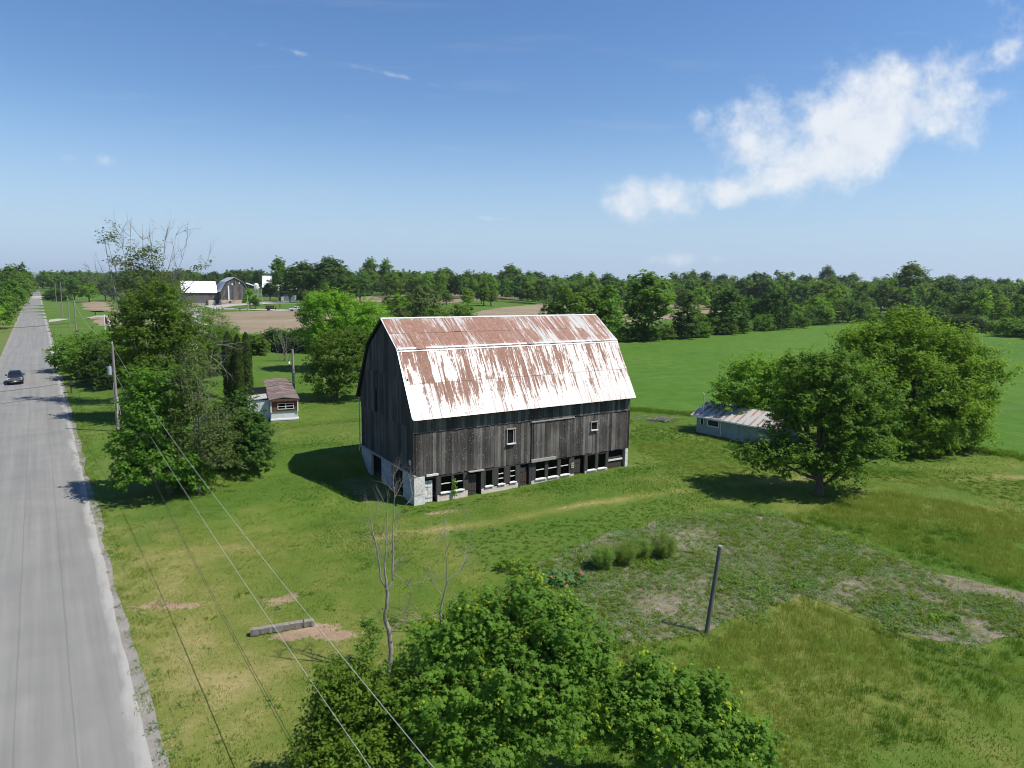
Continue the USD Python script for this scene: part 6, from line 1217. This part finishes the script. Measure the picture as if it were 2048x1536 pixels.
LANDMARKS = [(-40, 'at the left picture edge'), (40, 'left of the far road end'), (120, 'by the far row of utility poles'), (190, 'behind the flag'), (250, 'left of the half-dead tree'), (330, 'behind the half-dead tree'), (440, 'left of the columnar cedars'), (530, 'behind the mobile home roof'), (590, 'behind the yard light pole'), (670, 'above the tree beside the gable'), (760, 'above the barn gable peak'), (860, 'above the left third of the ridge'), (960, 'above the middle of the ridge'), (1070, 'above the right third of the ridge'), (1180, 'above the right end of the ridge'), (1270, 'just right of the barn roof'), (1370, 'left of the metal-roofed shed'), (1460, 'straight above the metal-roofed shed'), (1550, 'above the tree behind the shed'), (1640, 'above the tree with leaning trunk'), (1730, 'left of the largest bright tree top'), (1820, 'above the largest bright tree'), (1920, 'right of the largest bright tree top'), (2010, 'near the right picture edge'), (2090, 'at the right picture edge')]
LOOKS = {'round': 'round dark', 'tall': 'tall narrow', 'loose': 'loose-crowned', 'light': 'light green', 'bush': 'broad green', 'darkbush': 'dark green', 'willow': 'greyish', 'spire': 'pointed'}
def row(x0, x1, step, base, top, kinds, name, label, cat, group, jit=6, tj=8, wide=1.15):
    x = x0; items = []
    while x < x1:
        px = x + rngF.uniform(-.4, .4) * step; py = interp(px, base) + rngF.uniform(-jit, jit * .3); tp = interp(px, top) + rngF.normal() * tj
        if tp < py - 6: items.append((px, py, tp, kinds[rngF.integers(len(kinds))]))
        x += step * rngF.uniform(.75, 1.25)
    items.sort(); key = [(LOOKS[k], min(LANDMARKS, key=lambda l: abs(l[0] - px))[1]) for px, py, tp, k in items]
    for i, (px, py, tp, k) in enumerate(items):
        n = key.count(key[i]); r = key[:i].count(key[i]); lk, lm = key[i]
        o = '' if n == 1 else (('left ', 'right ')[r] if n == 2 else ('leftmost ', 'middle ', 'rightmost ')[r] if n == 3 else ('leftmost ', 'second-from-left ', 'third-from-left ', 'fourth-from-left ', 'fifth-from-left ')[r] if r < n - 1 else 'rightmost ')
        put(k, name, px, py, tp, f'{o}{lk} {label} {lm}', cat, group, wide)
EDGE = [(1080, 698), (1240, 686), (1400, 675), (1560, 658), (1720, 643), (1850, 655), (2048, 676), (2120, 684)]
row(1085, 2110, 24, EDGE, [(a, b - 36) for a, b in EDGE], ['bush', 'darkbush', 'bush'], 'hedge_bush', 'bush of the crop field hedgerow', 'bush', 'bushes in the hedgerow along the crop field', 3, 6, 1.25)
row(1390, 1760, 34, [(1390, 668), (1560, 652), (1720, 634), (1760, 632)], [(1390, 612), (1560, 600), (1760, 590)], ['round', 'loose', 'light', 'tall'], 'hedgerow_tree', 'tree just behind the crop hedge', 'tree', 'trees just behind the crop field hedge', 4, 8)
row(1860, 2110, 32, [(1860, 645), (2110, 668)], [(1860, 585), (2110, 590)], ['round', 'loose', 'light', 'tall'], 'hedgerow_tree', 'tree behind the far right hedge', 'tree', 'trees behind the hedge at far right', 4, 9)
row(1720, 2110, 36, [(1720, 628), (1880, 628), (2110, 640)], [(1720, 572), (1880, 565), (2110, 570)], ['round', 'tall', 'loose'], 'wood_tree', 'tree in the right-hand wood', 'tree', 'trees in the wood at right', 5, 8)
row(1330, 2110, 34, [(1330, 622), (2110, 618)], [(1330, 566), (1600, 562), (2110, 566)], ['round', 'tall', 'loose', 'light'], 'wood_tree', 'tree deeper in the wood', 'tree', 'second line of trees in the right-hand wood', 5, 8)
row(1100, 2110, 28, [(1100, 603), (2110, 606)], [(1100, 552), (1400, 546), (1700, 552), (2110, 556)], ['round', 'tall', 'loose'], 'skyline_tree', 'tree on the wood skyline', 'tree', 'skyline trees right of the barn', 4, 3.5)
row(690, 1110, 27, [(690, 594), (1110, 592)], [(690, 552), (790, 545), (880, 547), (1110, 548)], ['round', 'tall', 'loose'], 'skyline_tree', 'tree on the wood skyline', 'tree', 'skyline trees behind the barn roof', 3, 3.5)
row(770, 1010, 40, [(770, 618), (1010, 612)], [(770, 582), (1010, 576)], ['light', 'loose', 'round'], 'field_tree', 'tree in the distant fields', 'tree', 'trees in the fields behind the barn roof', 6, 7)
row(560, 700, 30, [(560, 603), (700, 612)], [(560, 572), (700, 570)], ['round', 'darkbush', 'loose'], 'farm_tree', 'tree of the distant farm clump', 'tree', 'tree clump around the distant farm', 4, 8)
row(105, 345, 24, [(105, 601), (230, 603), (345, 600)], [(105, 572), (180, 566), (345, 568)], ['bush', 'round', 'loose', 'light'], 'field_edge_tree', 'tree behind the stubble field', 'tree', 'trees behind the stubble field', 3, 6)
row(-30, 62, 13, [(-30, 668), (0, 646), (30, 626), (64, 597)], [(-30, 585), (0, 578), (30, 570), (64, 566)], ['light', 'loose', 'bush', 'tall'], 'roadside_tree', 'tree at the left road verge', 'tree', 'trees along the left side of the road', 3, 6)
row(-30, 66, 12, [(-30, 612), (30, 602), (66, 592)], [(-30, 548), (66, 546)], ['round', 'tall', 'loose'], 'roadside_tree', 'tree deep in the left wood', 'tree', 'deeper trees left of the road', 3, 5)
row(98, 135, 9, [(98, 600), (135, 604)], [(98, 580), (135, 572)], ['bush', 'darkbush'], 'roadside_bush', 'bush at the right road verge', 'bush', 'bushes at the far end of the road', 2, 4)
row(505, 605, 15, [(505, 703), (605, 703)], [(505, 668), (550, 655), (605, 662)], ['darkbush', 'bush'], 'hedge_bush', 'bush in the meadow hedge', 'bush', 'hedge between the meadow and the ploughed field', 2, 4, 1.1)
row(600, 760, 18, [(600, 705), (760, 705)], [(600, 650), (760, 640)], ['darkbush', 'round'], 'hedge_bush', 'bush in the meadow hedge', 'bush', 'dark hedge behind the trees beside the barn', 2, 5)
row(425, 510, 16, [(425, 716), (510, 710)], [(425, 640), (470, 652), (510, 668)], ['bush', 'light'], 'hedge_bush', 'bush in the meadow hedge', 'bush', 'bright bushes left of the cedars', 3, 5)
for px, py, top, kd, lab in ((150, 742, 662, 'bush', 'large bush by the road, nearest the driveway entrance'), (178, 756, 668, 'bush', 'large bush in the middle of the roadside clump'), (205, 768, 680, 'darkbush', 'dark bush at the front of the roadside clump'), (232, 775, 700, 'darkbush', 'dark bush right behind the nearest utility pole'), (190, 735, 655, 'bush', 'tallest bush at the back of the roadside clump'), (225, 745, 662, 'light', 'light green bush below the flag'), (262, 770, 680, 'round', 'bushy tree at the right end of the roadside clump')):
    put(kd, 'roadside_bush', px, py, top, lab, 'bush', None, .95)
for px, py, top, lab in ((440, 742, 660, 'bush right behind the blossoming tree'), (330, 780, 690, 'bush under the half-dead tall tree')):
    put('bush', 'bush', px, py, top, lab, 'bush', None, 1.0)
b = at(572, 722); t = thing('bare_sapling', 'thin bare sapling in front of the ploughed field', 'tree', b); mb = MB(); rr = np.random.default_rng(6)
for k in range(9): twigs(mb, (rr.normal() * .5, 0, 0), (rr.normal() * .25, rr.normal() * .2, 1), height_at(b, 645) * .75, .06, rr, 2)
obj('twigs', mb, M_DEADWOOD, t)

# ------------------------------------------------------------------ stuff: far wood, grass, weeds
def scatter(name, protos, pos, yaw, scale, which, label):
    pi = UsdGeom.PointInstancer.Define(stage, path_for(name, None)); base = pi.GetPath().pathString
    for k, (mesh, m) in enumerate(protos):
        usdkit.mesh(stage, f'{base}/{("tuft", "tuft_001", "tuft_002", "tuft_003")[k]}', mesh, m)
    pi.CreatePrototypesRel().SetTargets([Sdf.Path(f'{base}/{("tuft", "tuft_001", "tuft_002", "tuft_003")[k]}') for k in range(len(protos))])
    pi.CreatePositionsAttr(Vt.Vec3fArray.FromNumpy(np.asarray(pos, np.float32))); pi.CreateProtoIndicesAttr(Vt.IntArray.FromNumpy(np.asarray(which, np.int32)))
    o = Vt.QuathArray([Gf.Quath(math.cos(a / 2), 0, 0, math.sin(a / 2)) for a in np.asarray(yaw, float)]); pi.CreateOrientationsAttr(o)
    sc = np.asarray(scale, np.float32); sc = np.repeat(sc[:, None], 3, 1) if sc.ndim == 1 else sc
    pi.CreateScalesAttr(Vt.Vec3fArray.FromNumpy(sc)); return tag(pi.GetPrim(), label, None, None, 'stuff')
# far wood filling the distance
def wood_proto(seed, m):
    rng = np.random.default_rng(seed); lob = [(0, 0, 6, 3.4, 3.4, 3.8), (1.5, 0, 4, 2.6, 2.6, 3.2), (-1.6, .3, 4.4, 2.5, 2.5, 3.2), (.2, 0, 8.2, 1.8, 1.8, 1.7)]
    p, n, c = crown_points(lob, 90, 9, 1.0, rng, .55, .4, .7, .3, seed); return leaves_mesh(p, n, 1.15 * rng.uniform(.6, 1.4, len(p)), 'sprig', rng), m
rng = np.random.default_rng(31); P = []
for D0, D1, n, x0, x1 in ((470, 640, 420, -.30, .82), (640, 950, 700, -.78, .82), (950, 1700, 1100, -.82, .82), (1700, 3800, 1500, -.85, .85)):
    d = rng.uniform(D0, D1, n); a = rng.uniform(x0, x1, n); P.append(np.column_stack([d * a, d]))
P = np.vstack(P); al, s = road_coords(P[:, 0], P[:, 1]); keep = (np.abs(s - 4) > np.where(al < 900, 16, 6)); keep &= ~((P[:, 0] > -230) & (P[:, 0] < -90) & (P[:, 1] < 560)); P = P[keep]
z = hgt(P[:, 0], P[:, 1]); d = np.hypot(*P.T); hh = rng.uniform(13, 21, len(P)) + 3 * fbm(P[:, 0], P[:, 1], 160, 3) * S(500, 900, d)
scatter('distant_wood', [wood_proto(1, L_DARK), wood_proto(2, L_MID), wood_proto(3, L_MID)], np.column_stack([P, z - .5]), rng.uniform(0, 6.28, len(P)), hh / 10, rng.integers(0, 3, len(P)), 'far-off wood merging into one green mass along the horizon')
# grass
def blades(n, radius, h0, h1, w, seed, lean=.35, seg=1):
    rng = np.random.default_rng(seed); a = rng.uniform(0, 6.283, n); r_ = radius * np.sqrt(rng.random(n)); c = np.stack([r_ * np.cos(a), r_ * np.sin(a), np.full(n, -.02)], 1)
    nt = max(3, n // 9); tc = rng.normal(size=(nt, 2)) * radius * .55; k = rng.integers(0, nt, n); m_ = rng.random(n) < .6; c[m_, :2] = tc[k[m_]] + rng.normal(size=(m_.sum(), 2)) * .07
    h = rng.uniform(h0, h1, n); b = rng.uniform(0, 6.283, n); s = np.stack([np.cos(b), np.sin(b), np.zeros(n)], 1) * (w * rng.uniform(.6, 1.4, n))[:, None]; l = rng.normal(size=(n, 2)) * lean * h[:, None]
    tip = c + np.column_stack([l, h]); mid = c + np.column_stack([l * .35, h * .55])
    v = np.stack([c - s, c + s, mid + s * .7, mid - s * .7, tip], 1).reshape(-1, 3); f = np.array([[0, 1, 2], [0, 2, 3], [3, 2, 4]])[None] + 5 * np.arange(n)[:, None, None]
    return v, f.reshape(-1, 3)
def strew(x0, x1, y0, y1, step, seed, jitter=.5):
    rng = np.random.default_rng(seed); X, Y = np.meshgrid(np.arange(x0, x1, step), np.arange(y0, y1, step)); p = np.stack([X.ravel(), Y.ravel()], 1); return p + rng.uniform(-jitter, jitter, p.shape) * step, rng
def visible(p, m=1.5):
    d = np.column_stack([p, hgt(p[:, 0], p[:, 1])]) - np.array([0, 0, CAM_H]); w = d @ C_F; px = 1024 + FPX * (d @ C_R) / w; py = 768 - FPX * (d @ C_U) / w; k = m / w * FPX; return (w > 5) & (px > -k) & (px < 2048 + k) & (py > 500) & (py < 1536 + 2 * k)
def offroad(p, a=-.5): return road_coords(p[:, 0], p[:, 1])[1] < a
def offbarn(p, m=.25):
    u, v = barn_coords(p[:, 0], p[:, 1]); return ~((u > -m) & (u < BL + m) & (v > -m) & (v < BW + m))
def z_of(p, lift=0): return np.column_stack([p, hgt(p[:, 0], p[:, 1]) + lift])
def inzones(p, zones, grow=0.0):
    k = np.zeros(len(p), bool); p = p + 2.6 * np.column_stack([fbm(p[:, 0], p[:, 1], 1.6, 201, 2) - .5, fbm(p[:, 0], p[:, 1], 1.6, 207, 2) - .5])
    for zn in zones: k |= inpoly(p[:, 0], p[:, 1], zn)
    return k
# mown lawn
for (x0, x1, y0, y1, st, sd) in ((-26, 46, 19, 62, .95, 1), (-60, 60, 62, 112, 1.6, 2)):
    p, rng = strew(x0, x1, y0, y1, st, sd); k = visible(p) & offroad(p, -.35) & offbarn(p, .5) & ~inzones(p, [GARDEN, MEADOW, MEADOW_R, CROP]) & (segdist(p[:, 0], p[:, 1], TRACK[1:5]) > .7) & (segdist(p[:, 0], p[:, 1], SAND_BEAM[:3]) > .8)
    u, v = barn_coords(p[:, 0], p[:, 1]); k &= ~((u > -4.2) & (u < 0) & (v > -1) & (v < 9.5)); p = p[k]; n = len(p)
    dryk = fbm(p[:, 0], p[:, 1], 7, 21, 3); w = np.where(dryk > .56, 1, np.where(dryk < .42, 2, 0))
    scatter('lawn_grass', [(blades(150, .95 * st, .03, .10, .012 * (1 + .5 * (sd > 1)), 5), L_GRASS), (blades(120, .95 * st, .03, .09, .012 * (1 + .5 * (sd > 1)), 6), L_LAWND), (blades(170, .95 * st, .04, .13, .013 * (1 + .5 * (sd > 1)), 7), L_LUSH)], z_of(p), rng.uniform(0, 6.28, n), rng.uniform(.85, 1.25, n), w, 'short mown grass of the lawn near the barn and road' if sd == 1 else 'short grass of the meadow farther behind the barn')
# tall grass
BFR = [tuple(BARN_O + BARN_U * u + BARN_V * v) for u, v in ((-1.6, -1.6), (22.6, -1.9), (23.5, 12), (22, 13.5), (22, -.7), (.6, -.8), (-.3, -.5), (-1.9, -.2))]
p, rng = strew(-20, 52, 18, 84, .52, 3); k = visible(p) & offroad(p, -2) & offbarn(p, .12) & (inzones(p, [MEADOW, MEADOW_R, MEADOW_B, MEADOW_M, BFR])) & ~inzones(p, [GARDEN]); p = p[k]; n = len(p)
f = fbm(p[:, 0], p[:, 1], 5, 51, 3); w = np.where(inzones(p, [BFR, MEADOW_M]) | (f < .45), 2, np.where(f > .52, 1, 0)); sc = rng.uniform(.6, 1.2, n) * np.where(inzones(p, [BFR]), .36, np.where(inzones(p, [MEADOW_B]), .5, np.where(inzones(p, [MEADOW_M]), .33, .85))) * (.7 + .6 * f)
scatter('tall_grass', [(blades(105, .6, .16, .40, .009, 15, .30), L_GRASS), (blades(105, .6, .18, .46, .0085, 16, .28), L_GRASSD), (blades(105, .6, .16, .40, .011, 17, .36), L_LUSH)], z_of(p), rng.uniform(0, 6.28, n), sc, w, 'tall rough grass around the garden, barn wall and field edge')
EDGE_C = CROP[:7]; p, rng = strew(8, 72, 48, 98, .6, 33); k = visible(p) & (segdist(p[:, 0], p[:, 1], EDGE_C) < .5 + 1.1 * fbm(p[:, 0], p[:, 1], 2.2, 71, 3)); p = p[k]; n = len(p)
scatter('field_margin_grass', [(blades(100, .6, .14, .42, .014, 35, .3), L_LUSH), (blades(100, .6, .16, .46, .013, 36, .3), L_GRASS)], z_of(p, .02), rng.uniform(0, 6.28, n), rng.uniform(.6, 1.3, n), rng.integers(0, 2, n), 'rough grass margin between the crop field and the barnyard')
# weeds on the garden bed
def weed_patch(n, r_, seed, size, h):
    rng = np.random.default_rng(seed); nt = max(3, n // 14); tc = rng.normal(size=(nt, 2)) * r_ * .6; k = rng.integers(0, nt, n); P = np.column_stack([tc[k] + rng.normal(size=(n, 2)) * .10, rng.uniform(.02, h, n)]); return leaves_mesh(P, unit(rng.normal(size=P.shape) * .6 + [0, 0, 1]), size * rng.uniform(.5, 1.4, n), 'diamond', rng)
p, rng = strew(-1, 40, 26, 56, .40, 4); k = visible(p) & inzones(p, [GARDEN]); p = p[k]
f = fbm(p[:, 0], p[:, 1], 2.6, 61, 4); edge = S(20, 12, p[:, 0]); k = f > .36 - .07 * S(26, 8, p[:, 0]); p, f = p[k], f[k]; n = len(p)
scatter('garden_weeds', [(weed_patch(120, .5, 21, .085, .14), L_WEED), (weed_patch(110, .5, 22, .07, .10), L_WEED), (weed_patch(110, .5, 23, .10, .20), L_GRASS)], z_of(p, .02), rng.uniform(0, 6.28, n), rng.uniform(.7, 1.2, n) * (.75 + .6 * (f - .4) / .3), rng.integers(0, 3, n), 'low green weeds spreading over the garden bed')
p, rng = strew(-1, 40, 26, 56, .42, 14); k = visible(p) & inzones(p, [GARDEN]) & (rng.random(len(p)) < .72); p = p[k]; n = len(p)
scatter('garden_seedlings', [(weed_patch(46, .42, 24, .05, .05), L_WEED), (weed_patch(46, .42, 25, .055, .07), L_GRASSD)], z_of(p, .02), rng.uniform(0, 6.28, n), rng.uniform(.7, 1.2, n), rng.integers(0, 2, n), 'tiny seedlings and dry stubble over the garden soil')
# roadside broad-leaved weeds and the green fringe on the gravel edge
al = np.arange(-14, 120, .28); rng = np.random.default_rng(9); s = .22 - np.abs(rng.normal(size=len(al))) * .8; p = ROAD_P + ROAD_D * al[:, None] + ROAD_N * s[:, None]; k = visible(p) & (rng.random(len(p)) < .85); p = p[k]; n = len(p)
scatter('roadside_weeds', [(weed_patch(60, .4, 31, .07, .10), L_WEED), (blades(90, .5, .05, .2, .012, 32, .5), L_GRASSD)], z_of(p, .035), rng.uniform(0, 6.28, n), rng.uniform(.5, 1.1, n), rng.integers(0, 2, n), 'weeds and dry grass along the gravel road edge')
p, rng = strew(-14, 14, 20, 46, 1.6, 12); k = visible(p) & offroad(p, -1) & (rng.random(len(p)) < .30) & ~inzones(p, [GARDEN, MEADOW]); p = p[k]; n = len(p)
scatter('lawn_weeds', [(weed_patch(40, .22, 41, .11, .10), L_WEED), (weed_patch(46, .28, 42, .10, .09), L_MID)], z_of(p, .0), rng.uniform(0, 6.28, n), rng.uniform(.5, 1.2, n), rng.integers(0, 2, n), 'scattered broad-leaved weeds in the roadside lawn')
# ------------------------------------------------------------------ the air: faint haze over the whole countryside
M_HAZE = usdkit.material(stage, '/World/Looks/haze_look', {'v': ('principled_volume', {'color': (.80, .88, .97), 'density': .00006, 'anisotropy': .25})}, [], volume='v.volume')
obj('haze', MB().box(-9600, -700, -26, 9600, 14600, 160), M_HAZE, None, False, 'thin blue summer haze over the countryside', None, None, 'stuff')
